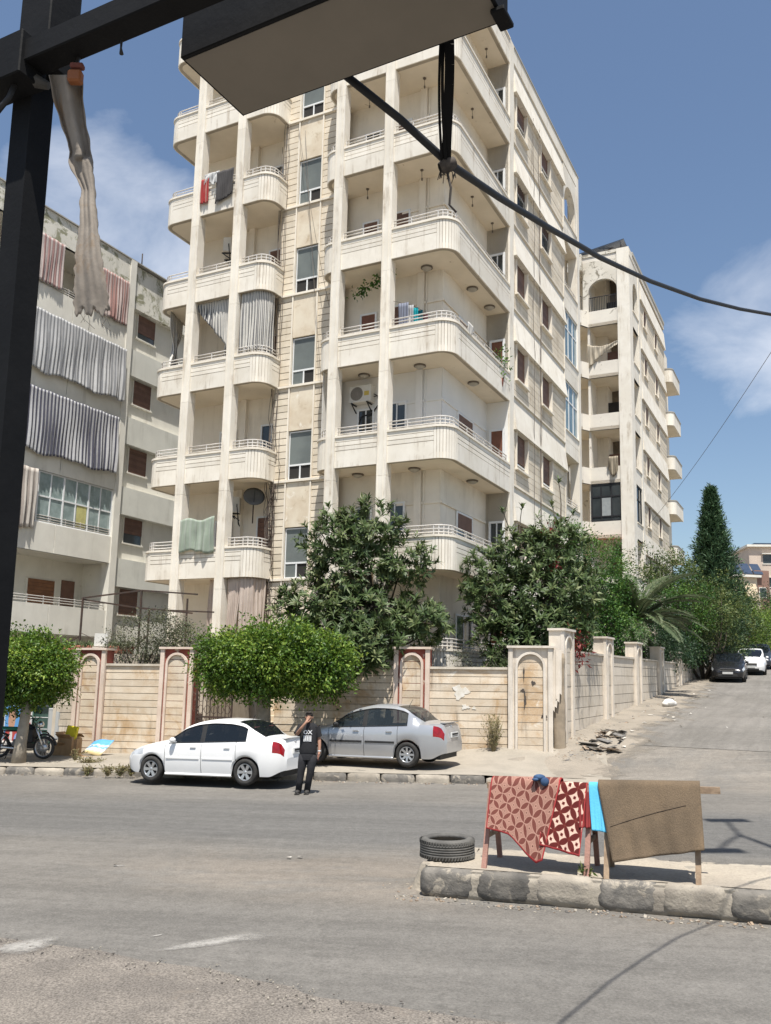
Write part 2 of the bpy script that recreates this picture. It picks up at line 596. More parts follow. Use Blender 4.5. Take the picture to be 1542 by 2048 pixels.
    wv = N('ShaderNodeVectorMath', operation='ADD'); L(pos, wv.inputs[0])
    nz = N('ShaderNodeTexNoise'); nz.inputs['Scale'].default_value = 1.1; nz.inputs['Detail'].default_value = 6; L(pos, nz.inputs['Vector']); L(nz.outputs['Color'], wv.inputs[1])
    L(wv.outputs[0], vor.inputs['Vector'])
    crack = mul(rmp(vor.outputs['Distance'], .004, .016, 1., 0.), rmp(noise(.25, 3), .58, .68))
    base = mix(mul(crack, .30), base, (.09, .085, .08))
    L(base, P.inputs['Base Color'])
    b = N('ShaderNodeBump'); b.inputs['Strength'].default_value = .6; b.inputs['Distance'].default_value = .015
    L(noise(45, 5, None, .8), b.inputs['Height']); L(b.outputs[0], P.inputs['Normal'])
    return m
ROAD = mk_road()
ROAD2 = mk_road(-63.0, False)
EARTH = mk('dry_earth', (.30, .26, .205), (.24, .21, .17), .9, .95, .5, 18, coord='World', fine=.15)
PAVE = mk('dusty_pavement', (.32, .285, .235), (.255, .23, .19), .8, .95, .4, 25, coord='World', fine=.10, patch=((.19, .17, .145), .60, .7, 1.5))
GRAVELM = mk('gravelly_apron', (.205, .182, .156), (.155, .138, .12), 1.6, .95, 1.0, 34, coord='World', fine=.42, patch=((.21, .18, .148), .58, .72, 1.2))
KERBL = mk('pale_kerb', (.36, .32, .26), (.26, .23, .19), 3, .95, .6, 22, objrand=.12, patch=((.19, .175, .155), .58, .68, 4.5), coord='World')
KERBD = mk('dark_kerb', (.10, .094, .086), (.185, .17, .148), 3.5, .95, .6, 22, objrand=.15, patch=((.30, .265, .215), .53, .62, 4.5), coord='World')

def axis(segs):
    a = []
    for x0, x1, st in segs:
        a += list(np.arange(x0, x1, st))
    return a + [segs[-1][1]]
def terrain(name, xs, ys, off, mt, kind='structure'):
    nx = len(xs)
    vs_ = [(x, y, gz(x, y) + off) for y in ys for x in xs]
    fs = [(j * nx + i, j * nx + i + 1, (j + 1) * nx + i + 1, (j + 1) * nx + i) for j in range(len(ys) - 1) for i in range(nx - 1)]
    me = bpy.data.meshes.new(name); me.from_pydata(vs_, [], fs); me.materials.append(mt)
    me.polygons.foreach_set('use_smooth', [True] * len(fs))
    o = bpy.data.objects.new(name, me); COL.objects.link(o); o['kind'] = kind
    return o
terrain('ground', axis([(-4000, -400, 900), (-400, -60, 60), (-60, -20, 8), (-20, 30, 1.0), (30, 60, 3), (60, 400, 60), (400, 4000, 900)]),
        axis([(-300, -20, 60), (-20, 4, 6), (4, 60, 1.0), (60, 160, 5), (160, 500, 60), (500, 5000, 900)]), -.06, EARTH)
terrain('road', axis([(-70, -20, 5), (-20, 4, 1.0), (4, 16, .5), (16, 60, 2)]),
        axis([(-15, 4, 3), (4, 17, 1.0), (17, 32, .5), (32, 60, 1.0), (60, 150, 5)]), 0.0, ROAD)

def side_fn(s_, t_):
    v = .6 + 118 * s_ ** 1.5; u = 1.0 + 12.5 * t_
    p = SWO + UV_V * v + UV_U * u
    return (p[0], p[1], gz(p[0], p[1]) + .006)
o = grid_obj('side_road', 90, 14, side_fn, ROAD2); o['kind'] = 'structure'
def rubble(name, pts_, n, smin, smax, mt, lab=None):
    b = MB()
    for _ in range(n):
        cx, cy, rr = random.choice(pts_)
        a = random.uniform(0, 2 * pi); r = rr * sqrt(random.random())
        x, y = cx + r * cos(a), cy + r * sin(a)
        sz = random.uniform(smin, smax)
        ax = Vector((random.uniform(-1, 1), random.uniform(-1, 1), random.uniform(-.4, .4))).normalized()
        ay = ax.cross(Vector((random.uniform(-.3, .3), random.uniform(-.3, .3), 1))).normalized(); az = ax.cross(ay)
        b.obox((x, y, gz(x, y) + sz * .25 + .018), ax * sz * random.uniform(.6, 1.4), ay * sz * random.uniform(.4, 1), az * sz * random.uniform(.15, .6), random.randrange(len(mt)))
    return b.build(name, mt, None, 'stuff')
RUB_ = [mk('grit_pale', (.33, .30, .25), (.25, .225, .185), 8, .95), mk('grit_dark', (.14, .125, .11), (.10, .09, .08), 8, .95)]
# apron of coarse broken paving in front of the shop (its edge measured on the ground)
edge = [(-120, 1862), (0, 1876), (95, 1888), (198, 1904), (300, 1922), (420, 1939), (500, 1957), (584, 1977), (606, 1990), (640, 1996), (760, 2010), (899, 2030), (1100, 2060), (1300, 2100)]
pts = [on_road(x, y) for x, y in edge]
ap = MB()
n_ = len(pts); rows = 8
vs_ = []
for j in range(rows + 1):
    for p in pts:
        t_ = j / rows
        q = np.array([p[0], p[1] * (1 - t_) + 3.2 * t_, 0])
        jit = .03 * math.sin(7.1 * q[0]) if j == 0 else 0
        vs_.append((q[0], q[1] + jit, gz(q[0], q[1]) + (.004 if j == 0 else .022 + .008 * math.sin(3.3 * q[0] + 2 * q[1]))))
ap.add(vs_, [(j * n_ + i + n_, j * n_ + i + n_ + 1, j * n_ + i + 1, j * n_ + i) for j in range(rows) for i in range(n_ - 1)], 0, True)
ap.build('shop_apron', GRAVELM, None, 'structure')

rubble('gravel', [(p[0], p[1] - .12, .22) for p in pts[1:-2] for _ in range(2)] + [(p[0], p[1] - .6, .6) for p in pts[1:-2]], 380, .003, .009, RUB_)
def smear(name, pix, width, mt, hgt=.006):
    P_ = [on_road(x, y) for x, y in pix]
    def fn(s, t):
        f = s * (len(P_) - 1); i = min(int(f), len(P_) - 2); k = f - i
        p = P_[i] * (1 - k) + P_[i + 1] * k
        return (p[0] + .1 * (t - .5) * width, p[1] + (t - .5) * width * (.5 + s), gz(p[0], p[1]) + hgt)
    o = grid_obj(name, 24, 6, fn, mt); o['kind'] = 'structure'
    return o
def mk_smear(name, col, thr):
    m = bpy.data.materials.new(name); m.use_nodes = True; t = m.node_tree; L = t.links.new
    P = t.nodes['Principled BSDF']; P.inputs['Base Color'].default_value = (*col, 1); P.inputs['Roughness'].default_value = .95
    uv = t.nodes.new('ShaderNodeTexCoord'); sp = t.nodes.new('ShaderNodeSeparateXYZ'); L(uv.outputs['UV'], sp.inputs[0])
    def M(op, a, b=None):
        n = t.nodes.new('ShaderNodeMath'); n.operation = op
        for i, x in enumerate((a, b)):
            if x is None: continue
            if isinstance(x, (int, float)): n.inputs[i].default_value = x
            else: L(x, n.inputs[i])
        return n.outputs[0]
    fx = M('MULTIPLY', M('MULTIPLY', sp.outputs[0], M('SUBTRACT', 1.0, sp.outputs[0])), 4.0)
    fy = M('MULTIPLY', M('MULTIPLY', sp.outputs[1], M('SUBTRACT', 1.0, sp.outputs[1])), 4.0)
    ed = M('MULTIPLY', M('POWER', fx, .5), fy)
    g = t.nodes.new('ShaderNodeNewGeometry'); nz = t.nodes.new('ShaderNodeTexNoise'); nz.inputs['Scale'].default_value = 14; nz.inputs['Detail'].default_value = 9; nz.inputs['Roughness'].default_value = .8
    L(g.outputs['Position'], nz.inputs['Vector'])
    a = t.nodes.new('ShaderNodeMapRange'); a.inputs['From Min'].default_value = thr; a.inputs['From Max'].default_value = thr + .35
    L(M('MULTIPLY', ed, M('ADD', nz.outputs['Fac'], .25)), a.inputs['Value'])
    L(a.outputs[0], P.inputs['Alpha'])
    return m
CHALK = mk_smear('chalky_spill', (.30, .285, .26), .42)
smear('chalk_streak', [(290, 1906), (350, 1896), (420, 1886), (480, 1876), (590, 1870)], .42, CHALK)
smear('chalk_patch', [(-40, 1905), (20, 1898), (70, 1895), (125, 1888)], .7, CHALK, .02)
smear('chalk_dab', [(296, 1875), (330, 1869)], .10, CHALK)
smear('chalk_dab', [(220, 1732), (252, 1733)], .10, CHALK)

# far pavement: kerb line from the left to the corner
K0 = np.array([1.51, 19.90]); KD = np.array([.981, -.195]); KN = np.array([.195, .981])
def kerb_pt(s, w=0.0):
    return K0 + KD * s + KN * w
def pave_h(s, w):
    h = .17 * (1 - sst(.6, 2.6, s))
    return h + .05 * w / 4.0 * (1 - sst(1.5, 3.5, s))
def pave_fn(s_, t_):
    s = -16 + 19.6 * s_; w = .16 + (4.5) * t_
    p = kerb_pt(s, w)
    return (p[0], p[1], gz(p[0], p[1]) + pave_h(s, w) + .006 + .012 * math.sin(2.1 * s + w) * math.sin(1.7 * w))
o = grid_obj('pavement', 70, 20, pave_fn, PAVE); o['kind'] = 'structure'
kerb_stone = [MB().rough_box(-.005, .795, -.02, .16, -.25, .185, (8, 2, 4), .010, .03).mesh('kerb_stone', m) for m in (KERBL, KERBD, KERBL, KERBD)]
kroot = empty('kerb', (0, 0, 0)); kroot['kind'] = 'structure'
i = 0; s = -13.6
while s < 1.3:
    p = kerb_pt(s)
    inst('kerb_stone', kerb_stone[i % 4], kroot, (p[0], p[1], gz(*p) - (.03 if s > .4 else 0) + random.uniform(-.012, .012)),
         (radians(random.uniform(-2, 2)), -.0245 + radians(random.uniform(-.6, .6)), atan2(KD[1], KD[0]) + radians(random.uniform(-.7, .7))), (1, 1, 1))
    s += .80; i += 1
def mk_verge():
    m = mk('verge_dirt', (.275, .24, .195), (.215, .19, .155), .9, .95, .5, 22, coord='World', fine=.12, patch=((.18, .16, .135), .58, .68, 1.6), patch2=((.40, .355, .29), .60, .70, 1.1))
    t = m.node_tree; L = t.links.new; P = t.nodes['Principled BSDF']
    uv = t.nodes.new('ShaderNodeTexCoord'); sp = t.nodes.new('ShaderNodeSeparateXYZ'); L(uv.outputs['UV'], sp.inputs[0])
    g = t.nodes.new('ShaderNodeNewGeometry'); nz = t.nodes.new('ShaderNodeTexNoise'); nz.inputs['Scale'].default_value = 2.2; nz.inputs['Detail'].default_value = 9; nz.inputs['Roughness'].default_value = .72
    L(g.outputs['Position'], nz.inputs['Vector'])
    a = t.nodes.new('ShaderNodeMath'); a.operation = 'MULTIPLY_ADD'; L(nz.outputs['Fac'], a.inputs[0]); a.inputs[1].default_value = -1.1; L(sp.outputs[1], a.inputs[2])
    r = t.nodes.new('ShaderNodeMapRange'); r.inputs['From Min'].default_value = .08; r.inputs['From Max'].default_value = .42; r.inputs['To Min'].default_value = 1; r.inputs['To Max'].default_value = 0; L(a.outputs[0], r.inputs['Value'])
    L(r.outputs[0], P.inputs['Alpha'])
    return m
VERGE = mk_verge()
# dirt spilling round the corner onto the road
verge_pts = []
def verge_fn(s_, t_):
    v = -2.6 + 34 * s_
    w = -.25 + (2.6 + .25 * math.sin(1.3 * v) + .15 * math.sin(3.1 * v)) * t_ * (1 - .25 * sst(4, 30, v))
    p = SWO + UV_V * v + UV_U * w
    return (p[0], p[1], gz(p[0], p[1]) + .016 - .010 * t_ + .04 * (1 - t_) ** 2 + .012 * math.sin(4 * v + 5 * w))
o = grid_obj('roadside_verge', 120, 10, verge_fn, VERGE); o['kind'] = 'structure'
def corner_fn(s_, t_):
    a = radians(175 - 120 * s_); r = (2.6 + .3 * math.sin(6 * s_)) * t_
    c = np.array([3.6, 22.6]); p = c + np.array([cos(a) * r * 1.25, -abs(sin(a)) * r - .2])
    return (p[0], p[1], gz(p[0], p[1]) + .035 * (1 - t_) + .006 + .17 * (1 - sst(.0, .9, t_)) * (1 - s_))
o = grid_obj('corner_dirt', 30, 10, corner_fn, VERGE); o['kind'] = 'structure'

# central reservation with its painted kerb stones
MH = .30
MF = np.array([.41, 9.97]); MD = np.array([.945, -.327]); MN = np.array([.327, .945])
def med(s, w): return MF + MD * s + MN * w
poly = []
for s, w in ((12, 0), (12, 1.25), (.35, 1.25), (.12, 1.12), (.0, .9), (-.03, .5), (.03, .2), (.16, .06), (.3, .0)):
    poly.append(med(s, w))
mb = MB()
n_ = len(poly)
mb.add([(p[0], p[1], gz(*p) - .05) for p in poly] + [(p[0], p[1], gz(*p) + MH - .012) for p in poly],
       [tuple(range(n_, 2 * n_))] + [(i, (i + 1) % n_, n_ + (i + 1) % n_, n_ + i) for i in range(n_)])
def med_top(s_, t_):
    p = med(.08 + 11.9 * s_, .10 + 1.08 * t_)
    return (p[0], p[1], gz(*p) + MH - .004 + .010 * math.sin(5 * s_ * 12) * math.sin(6 * t_))
mroot = mb.build('median', PAVE, None, 'structure')
grid_obj('median_top', 60, 6, med_top, mk('median_sand', (.37, .325, .26), (.285, .25, .205), 1.2, .95, .5, 20, coord='World', fine=.10, patch=((.21, .185, .155), .60, .70, 2.5)), mroot)
mks = [MB().rough_box(-.005, .625, -.06, .14, -.30, .025, (8, 3, 5), .014, .04).mesh('kerb_stone', m) for m in (KERBL, KERBD)]
MB().rough_box(.02, 9.0, -.035, .1, -.30, .0, (70, 2, 4), .012, .02).build('mortar_bed', KERBL, mroot, None, (med(0, 0)[0], med(0, 0)[1], gz(*med(0, 0)) + MH - .02)).rotation_euler = (0, -.0235, atan2(MD[1], MD[0]))
s = .02
for i, c in enumerate((1, 1, 0, 1, 0, 1, 0, 1, 0, 1, 0, 1, 0, 1)):
    p = med(s, 0)
    inst('kerb_stone', mks[c], mroot, (p[0], p[1], gz(*p) + MH - .012 + random.uniform(-.012, .008)), (radians(random.uniform(-3, 3)), -.0245, atan2(MD[1], MD[0]) + radians(random.uniform(-1.5, 1.5))))
    q = med(s, 1.20)
    inst('kerb_stone', mks[1 - c], mroot, (q[0], q[1], gz(*q) + MH - .012), (0, -.0245, atan2(MD[1], MD[0])))
    s += .64
# crumbled nose of plaster and sand
def nose(s_, t_):
    a = radians(88 + 150 * s_); r = .30 + .22 * t_ + .05 * sin(9 * s_) + .04 * sin(23 * s_ + 3 * t_)
    c = med(.42, .62); q = np.array([cos(a) * r * 1.15, sin(a) * r * 1.35])
    p = c + MD * q[0] + MN * q[1]
    h = MH * (1 - sst(.25, .95, t_)) + (.03 * sin(14 * s_ + 6 * t_) + random.uniform(-.018, .022)) * (.3 + 2 * t_ * (1 - t_))
    return (p[0], p[1], gz(*p) + h - .012)
grid_obj('crumbled_nose', 40, 12, nose, MATS['median_sand'], mroot)
# plaster crumbled along the foot of the kerb and rubble
def rubble(name, pts_, n, smin, smax, mt, lab=None):
    b = MB()
    for _ in range(n):
        cx, cy, rr = random.choice(pts_)
        a = random.uniform(0, 2 * pi); r = rr * sqrt(random.random())
        x, y = cx + r * cos(a), cy + r * sin(a)
        sz = random.uniform(smin, smax)
        ax = Vector((random.uniform(-1, 1), random.uniform(-1, 1), random.uniform(-.4, .4))).normalized()
        ay = ax.cross(Vector((random.uniform(-.3, .3), random.uniform(-.3, .3), 1))).normalized(); az = ax.cross(ay)
        b.obox((x, y, gz(x, y) + sz * .25 + (.17 if name == 'weed' else 0)), ax * sz * random.uniform(.6, 1.4), ay * sz * random.uniform(.4, 1), az * sz * random.uniform(.15, .6), random.randrange(len(mt)))
    return b.build(name, mt, None, 'stuff')
RUB = [mk('rubble_pale', (.36, .325, .27), (.28, .25, .205), 8, .95), mk('rubble_brown', (.30, .23, .165), (.22, .17, .13), 8, .95), mk('rubble_grey', (.20, .19, .175), (.15, .14, .13), 8, .95)]
mp_ = [(*med(x * .16 - .1, -.15 + random.uniform(-.05, .03)), .12) for x in range(0, 50)] + [(*med(-.25, .3), .3), (*med(-.2, .7), .3)]
rubble('gravel', mp_, 600, .004, .018, RUB)
mp_ = [(*kerb_pt(-13 + x * .5, -.15), .16) for x in range(0, 34)]
rubble('gravel', mp_, 520, .006, .025, RUB)
mp_ = [(4.68 + .454 * v + .891 * .55, 23.35 + .891 * v - .454 * .55, .65) for v in (-.3, .3, .8, 1.3, 1.9)] + [(4.75, 23.0, .5)]
rubble('rubble', mp_, 700, .010, .05, RUB)
mp_ = [(4.68 + .454 * v + .891 * .45, 23.35 + .891 * v - .454 * .45, .5) for v in np.arange(1.5, 22, .6)]
rubble('rubble', mp_, 420, .012, .05, RUB)
mp_ = [(x, 23.30 - .1857 * (x - 3.0), .25) for x in np.arange(1.4, 4.6, .25)]
rubble('rubble', mp_, 160, .012, .05, RUB)

# ------------------------------------------------------------------ garden walls
WST = mk('wall_stone', (.66, .575, .46), (.58, .48, .36), 1.3, .9, .25, 26, streak=((.22, .17, .12), 1.0, 2.6), objrand=.12,
         patch=((.47, .32, .18), .45, .68, .9), patch2=((.74, .68, .58), .60, .70, 1.3))
WST2 = mk('side_wall_stone', (.62, .55, .455), (.54, .47, .375), 1.3, .9, .25, 26, streak=((.17, .14, .115), .85, 4.0), objrand=.09,
          patch=((.38, .31, .24), .56, .72, 1.2))
WTRIM = mk('wall_trim', (.68, .565, .475), (.60, .48, .39), 2, .9, .15, 26, streak=((.24, .19, .15), .5, 4))
WTRIM2 = mk('corner_trim', (.70, .635, .55), (.61, .545, .46), 2, .9, .15, 26, streak=((.20, .17, .14), .6, 4))
REDP = mk('flaking_red_paint', (.30, .085, .06), (.24, .07, .052), 3, .9, .2, 30, patch=((.55, .45, .36), .56, .60, 5.0))
REDP2 = mk('red_paint', (.27, .085, .065), (.23, .075, .058), 3, .9, .2, 30, patch=((.45, .33, .26), .68, .74, 5.0))
WCORE = mk('wall_core', (.33, .27, .20), (.24, .20, .15), 2.5, .95, .3, 20)
COPE = mk('coping_stone', (.58, .52, .43), (.48, .42, .34), 2.5, .9, .2, 24, streak=((.25, .21, .16), .5, 4))

class Wall:
    """run of wall in its own frame: x along, street face at y=0 looking to -y"""
    def __init__(s, root, cop, base, pitch, sh, mt):
        s.root, s.cop, s.base, s.pitch, s.sh, s.mt = root, cop, base, pitch, sh, mt
    def course_rows(s, x0, x1, zt, zb, y, mt, arch=None):
        """stones from zt down to zb, clipped by an arch (centre, radius, spring height)"""
        r = 0
        z1 = zt
        while z1 > zb + .03:
            z0 = z1 - s.pitch
            off = random.uniform(-.006, .006)
            if arch and z1 > arch[2] + .01:
                cx, R, zs = arch
                pl = []
                for k in range(7):
                    z = max(zs, z0 + .008) + (min(z1 - .008, zs + R) - max(zs, z0 + .008)) * k / 6
                    pl.append((cx + sqrt(max(0, R * R - (z - zs) ** 2)), z))
                left = [(2 * cx - x, z) for x, z in pl]
                if z0 < zs:
                    pl = [(cx + R, z0 + .008)] + pl; left = [(cx - R, z0 + .008)] + left
                P_ = pl + left[::-1]
                MB().prism_y([(x, z + s.sh * x) for x, z in P_], y + off, y + .08).build('stone', mt, s.root)
            else:
                MB().box(x0, x1, y + off, y + .08, max(z0 + .008, zb), z1 - .008, 0, s.sh).build('stone', mt, s.root)
            z1 = z0
            r += 1
    def panel(s, x0, x1, mt=None, cope=True, thick=.28):
        xm = (x0 + x1) / 2
        c = s.cop(xm) - s.sh * xm; b = s.base(xm) - .25 - s.sh * xm
        MB().box(x0, x1, .035, thick, b, c - .02, 0, s.sh).build('wall_core', WCORE, s.root)
        if cope:
            MB().box(x0 + .003, x1 - .003, -.045, thick + .05, c - .02, c + .045, 0, s.sh).build('coping', COPE, s.root)
        s.course_rows(x0 + .006, x1 - .006, c - .02, b, 0.0, mt or s.mt)
    def pilaster(s, x0, x1, top, field, trim, mt=None, depth=.42, inner=None, bottom=None):
        """tall slab framed by trim, with a round headed panel of stones inside"""
        w = x1 - x0; xm = (x0 + x1) / 2
        sh = s.sh
        b = (s.base(xm) if bottom is None else bottom) - .25 - sh * xm; t = top - sh * xm
        y = -.09
        MB().box(x0, x1, y + .03, depth, b, t - .06, 0, sh).build('pilaster_core', field, s.root)
        e = min(.11, w * .13)
        MB().box(x0 - .012, x0 + e, y - .035, y + .06, b, t - .06, 0, sh).build('edge_trim', trim, s.root)
        MB().box(x1 - e, x1 + .012, y - .035, y + .06, b, t - .06, 0, sh).build('edge_trim', trim, s.root)
        MB().box(x0 - .05, x1 + .05, y - .075, depth + .03, t - .06, t, 0, sh).build('cap', trim, s.root)
        tr = min(.065, w * .09); gap = w * .055
        R = w / 2 - e - gap - tr
        zs = t - .06 - (.10 if w > .8 else .07) - tr - R
        mbt = MB()
        for sx in (-1, 1):
            xa = xm + sx * R; xb = xm + sx * (R + tr)
            mbt.box(min(xa, xb), max(xa, xb), y - .045, y + .05, b, zs, 0, sh)
        K = 14
        for k in range(K):
            a0, a1 = pi * k / K, pi * (k + 1) / K
            P_ = [(xm + cos(a0) * R, zs + sin(a0) * R), (xm + cos(a0) * (R + tr), zs + sin(a0) * (R + tr)),
                  (xm + cos(a1) * (R + tr), zs + sin(a1) * (R + tr)), (xm + cos(a1) * R, zs + sin(a1) * R)]
            mbt.prism_y([(x, z + sh * x) for x, z in P_][::-1], y - .045, y + .05)
        mbt.build('arch_trim', trim, s.root)
        # stones inside the arch, on the same courses as the wall
        c = s.cop(xm) - sh * xm - .02
        z = c
        while z < zs + R: z += s.pitch
        s.course_rows(xm - R + .004, xm + R - .004, z, b, y + .012, mt or s.mt, (xm, R - .003, zs))

fw = empty('boundary_wall', (WC[0], WC[1], 0), WYAW, 'long cream stone garden wall with arched pilasters facing the main street', 'wall')
FWL = Wall(fw, lambda x: 2.675 + .0101 * x, lambda x: .33 + .0205 * x + (.12 if x > -1.4 else 0), .197, .0101, WST)
FWL.panel(-14.69, -14.13, WST2)
FWL.pilaster(-14.13, -13.20, 3.03, REDP2, WTRIM)
FWL.panel(-13.20, -11.45)
FWL.pilaster(-11.45, -10.45, 3.10, REDP, WTRIM)
FWL.panel(-8.0, -4.57)
FWL.pilaster(-4.57, -3.60, 3.21, REDP, WTRIM)
FWL.panel(-3.60, -1.45)
FWL.pilaster(-1.45, -.30, 3.29, WTRIM2, WTRIM2)
MB().rough_box(-.30, .06, .10, .40, .0, 3.15, (3, 3, 16), .03, .03).build('broken_corner', WCORE, fw)
jag = [(-.29, 3.2), (-.29, 1.62), (-.25, 1.55), (-.24, 1.70), (-.19, 1.66), (-.17, 1.85), (-.12, 1.80), (-.11, 2.05), (-.06, 2.0), (-.05, 3.2)]
MB().prism_y(jag, .02, .10).build('facing_slab', WTRIM2, fw)          # what is left of the facing on the corner
MB().prism_y([(-.21, 3.2), (-.21, 1.9), (-.18, 1.9), (-.18, 3.2)], .0, .02).build('facing_rib', WTRIM2, fw)
sw = empty('boundary_wall', (SWO[0], SWO[1], 0), YAW + pi / 2, 'stone garden wall with slim arched pillars climbing the side street', 'wall')
SWL = Wall(sw, lambda x: 3.18 + .0066 * x, lambda x: gz(SWO[0] + UV_V[0] * x, SWO[1] + UV_V[1] * x), .313, .0066, WST2)
px_ = [.10, 5.16, 10.2, 15.3, 20.6]
tp_ = [3.80, 3.83, 3.88, 3.91, 3.88]
for k in range(5):
    SWL.pilaster(px_[k], px_[k] + 1.07, tp_[k], WTRIM2, WTRIM2, depth=.30, bottom=.98 if k == 0 else None)
    SWL.panel(px_[k] + 1.07, px_[k + 1] if k < 4 else 26.6)
MB().box(26.8, 27.9, -.1, .5, 1.6, 5.75).build('gate_pier', WTRIM2, sw)
SWL.panel(27.9, 36.0)

def blot(name, root, cx, cz, rx, rz, mt, y=-.004, seed=0):
    K = 22; P_ = []
    for k in range(K):
        a = 2 * pi * k / K; r = 1 + .28 * sin(3 * a + seed) + .2 * sin(7 * a + 2 * seed)
        P_.append((cx + rx * r * cos(a), cz + rz * r * sin(a)))
    MB().prism_y(P_, y - .004, y + .006).build(name, mt, root)
LIME = mk('lime_wash', (.72, .69, .63), (.62, .57, .48), 6, .9)
blot('limewash_patch', fw, -2.75, 2.02, .20, .17, LIME, -.008, 1.0)
blot('limewash_patch', fw, -2.62, 1.62, .10, .06, LIME, -.008, 2.0)
blot('limewash_patch', fw, -2.38, 1.60, .05, .04, LIME, -.008, 3.5)
TAR_ = mk('black_scrawl', (.06, .05, .045), (.10, .085, .07), 9, .9)
for q, (x, z, rx, rz) in enumerate(((-1.05, 2.55, .02, .16), (-.80, 2.30, .05, .06), (-1.02, 1.85, .03, .22), (-.52, 1.45, .07, .06), (-1.08, 2.1, .05, .04))):
    blot('dark_stain', fw, x, z, rx, rz, TAR_, -.085, q)
# garden gate of dark bars, its steps behind
gt = empty('garden_gate', (WC[0], WC[1], 0), WYAW, 'dark iron garden gate under the clipped tree behind the white car', 'gate')
x0, x1 = -10.42, -8.03
for xa, xb in ((x0, x0 + 1.12),):
    f = MB()
    for x in (xa, xb - .05): f.box(x, x + .05, .16, .20, .12, 2.3)
    for z in (.15, 1.1, 2.25): f.box(xa, xb, .165, .195, z, z + .05)
    f.build('leaf_frame', IRON, gt)
    for k in range(9):
        x = xa + .1 + (xb - xa - .2) * k / 8
        MB().box(x - .009, x + .009, .17, .19, .2, 2.25).build('bar', IRON, gt)
    sc = MB()
    for k in range(5):
        for r in range(6):
            c = (xa + .15 + (xb - xa - .3) * k / 4, .18, .35 + r * .33)
            sc.tube([(c[0] + .09 * cos(a), c[1], c[2] + .12 * sin(a)) for a in np.linspace(0, 2 * pi, 9)], .008, 4)
    sc.build('scrollwork', IRON, gt)
st = empty('garden_steps', (WC[0], WC[1], 0), WYAW, 'worn stone steps climbing from the gate to the block', 'steps')
SLABM = mk('step_stone', (.56, .47, .35), (.46, .38, .28), 2, .9, .2, 25)
for k in range(11):
    MB().cbox(-9.35, -7.75, 1.0 + .30 * k, 1.0 + .30 * k + .36, -.2, .28 + .165 * k, .015).build('step', SLABM, st)
# ------------------------------------------------------------------ the apartment block on the corner
FH = 3.432
def PT(k): return 6.64 + FH * k
def PB(k): return PT(k) - 1.035
def arc(cx, cy, r, a0, a1, n):
    return [(cx + r * cos(radians(a0 + (a1 - a0) * i / n)), cy + r * sin(radians(a0 + (a1 - a0) * i / n))) for i in range(n + 1)]
def normals(pts):
    out_ = []
    k = len(pts)
    for i in range(k):
        a = pts[max(i - 1, 0)]; b = pts[min(i + 1, k - 1)]
        dx, dy = b[0] - a[0], b[1] - a[1]
        l = sqrt(dx * dx + dy * dy) or 1
        out_.append((dy / l, -dx / l))         # right hand side of the path = outside
    return out_

CORE = mk('parapet_core_plaster', (.40, .35, .28), (.33, .285, .22), 2, .95)
B = empty('apartment_block', BO, YAW, 'tall cream stone apartment block with curved balconies on the street corner', 'apartment block')

# plan paths, walked so that the outside lies to the right (left to right along the street)
LW = [(-9.93, 5.2), (-9.93, .5)] + arc(-9.48, .45, .45, 180, 270, 6) + [(-9.0, 0), (-5.85, 0)] + arc(-5.5, .55, .55, 270, 360, 8) + [(-4.95, 1.0)]
RW = [(-2.78, 1.0)] + arc(-2.28, .5, .5, 180, 270, 7) + [(-2.2, 0), (1.55, 0)] + arc(1.60, .55, .55, 270, 360, 9) + [(2.15, .6), (2.15, 5.5)]
def seg_path(path, lo, hi):
    return path[lo:hi + 1]

RAILPOST = MB().box(-.014, .014, -.014, .014, 0, .345).mesh('rail_post', RAILM)
def railing(parent, path, z, closed_end=True):
    nr = normals(path)
    inn = [(x - a * .10, y - b * .10) for (x, y), (a, b) in zip(path, nr)]
    for h in (.12, .225, .335):
        MB().tube([(x, y, z + h) for x, y in inn], .021 if h > .3 else .017, 6).build('rail', RAILM, parent)
    d = 0; last = -1
    for i in range(len(inn) - 1):
        (xa, ya), (xb, yb) = inn[i], inn[i + 1]
        L_ = sqrt((xb - xa) ** 2 + (yb - ya) ** 2)
        n = max(1, round(L_ / .8)) if L_ > .5 else 1
        for k in range(n):
            if L_ < .3 and i % 2: continue
            t = k / n
            inst('rail_post', RAILPOST, parent, (xa + (xb - xa) * t, ya + (yb - ya) * t, z))
    inst('rail_post', RAILPOST, parent, (inn[-1][0], inn[-1][1], z))

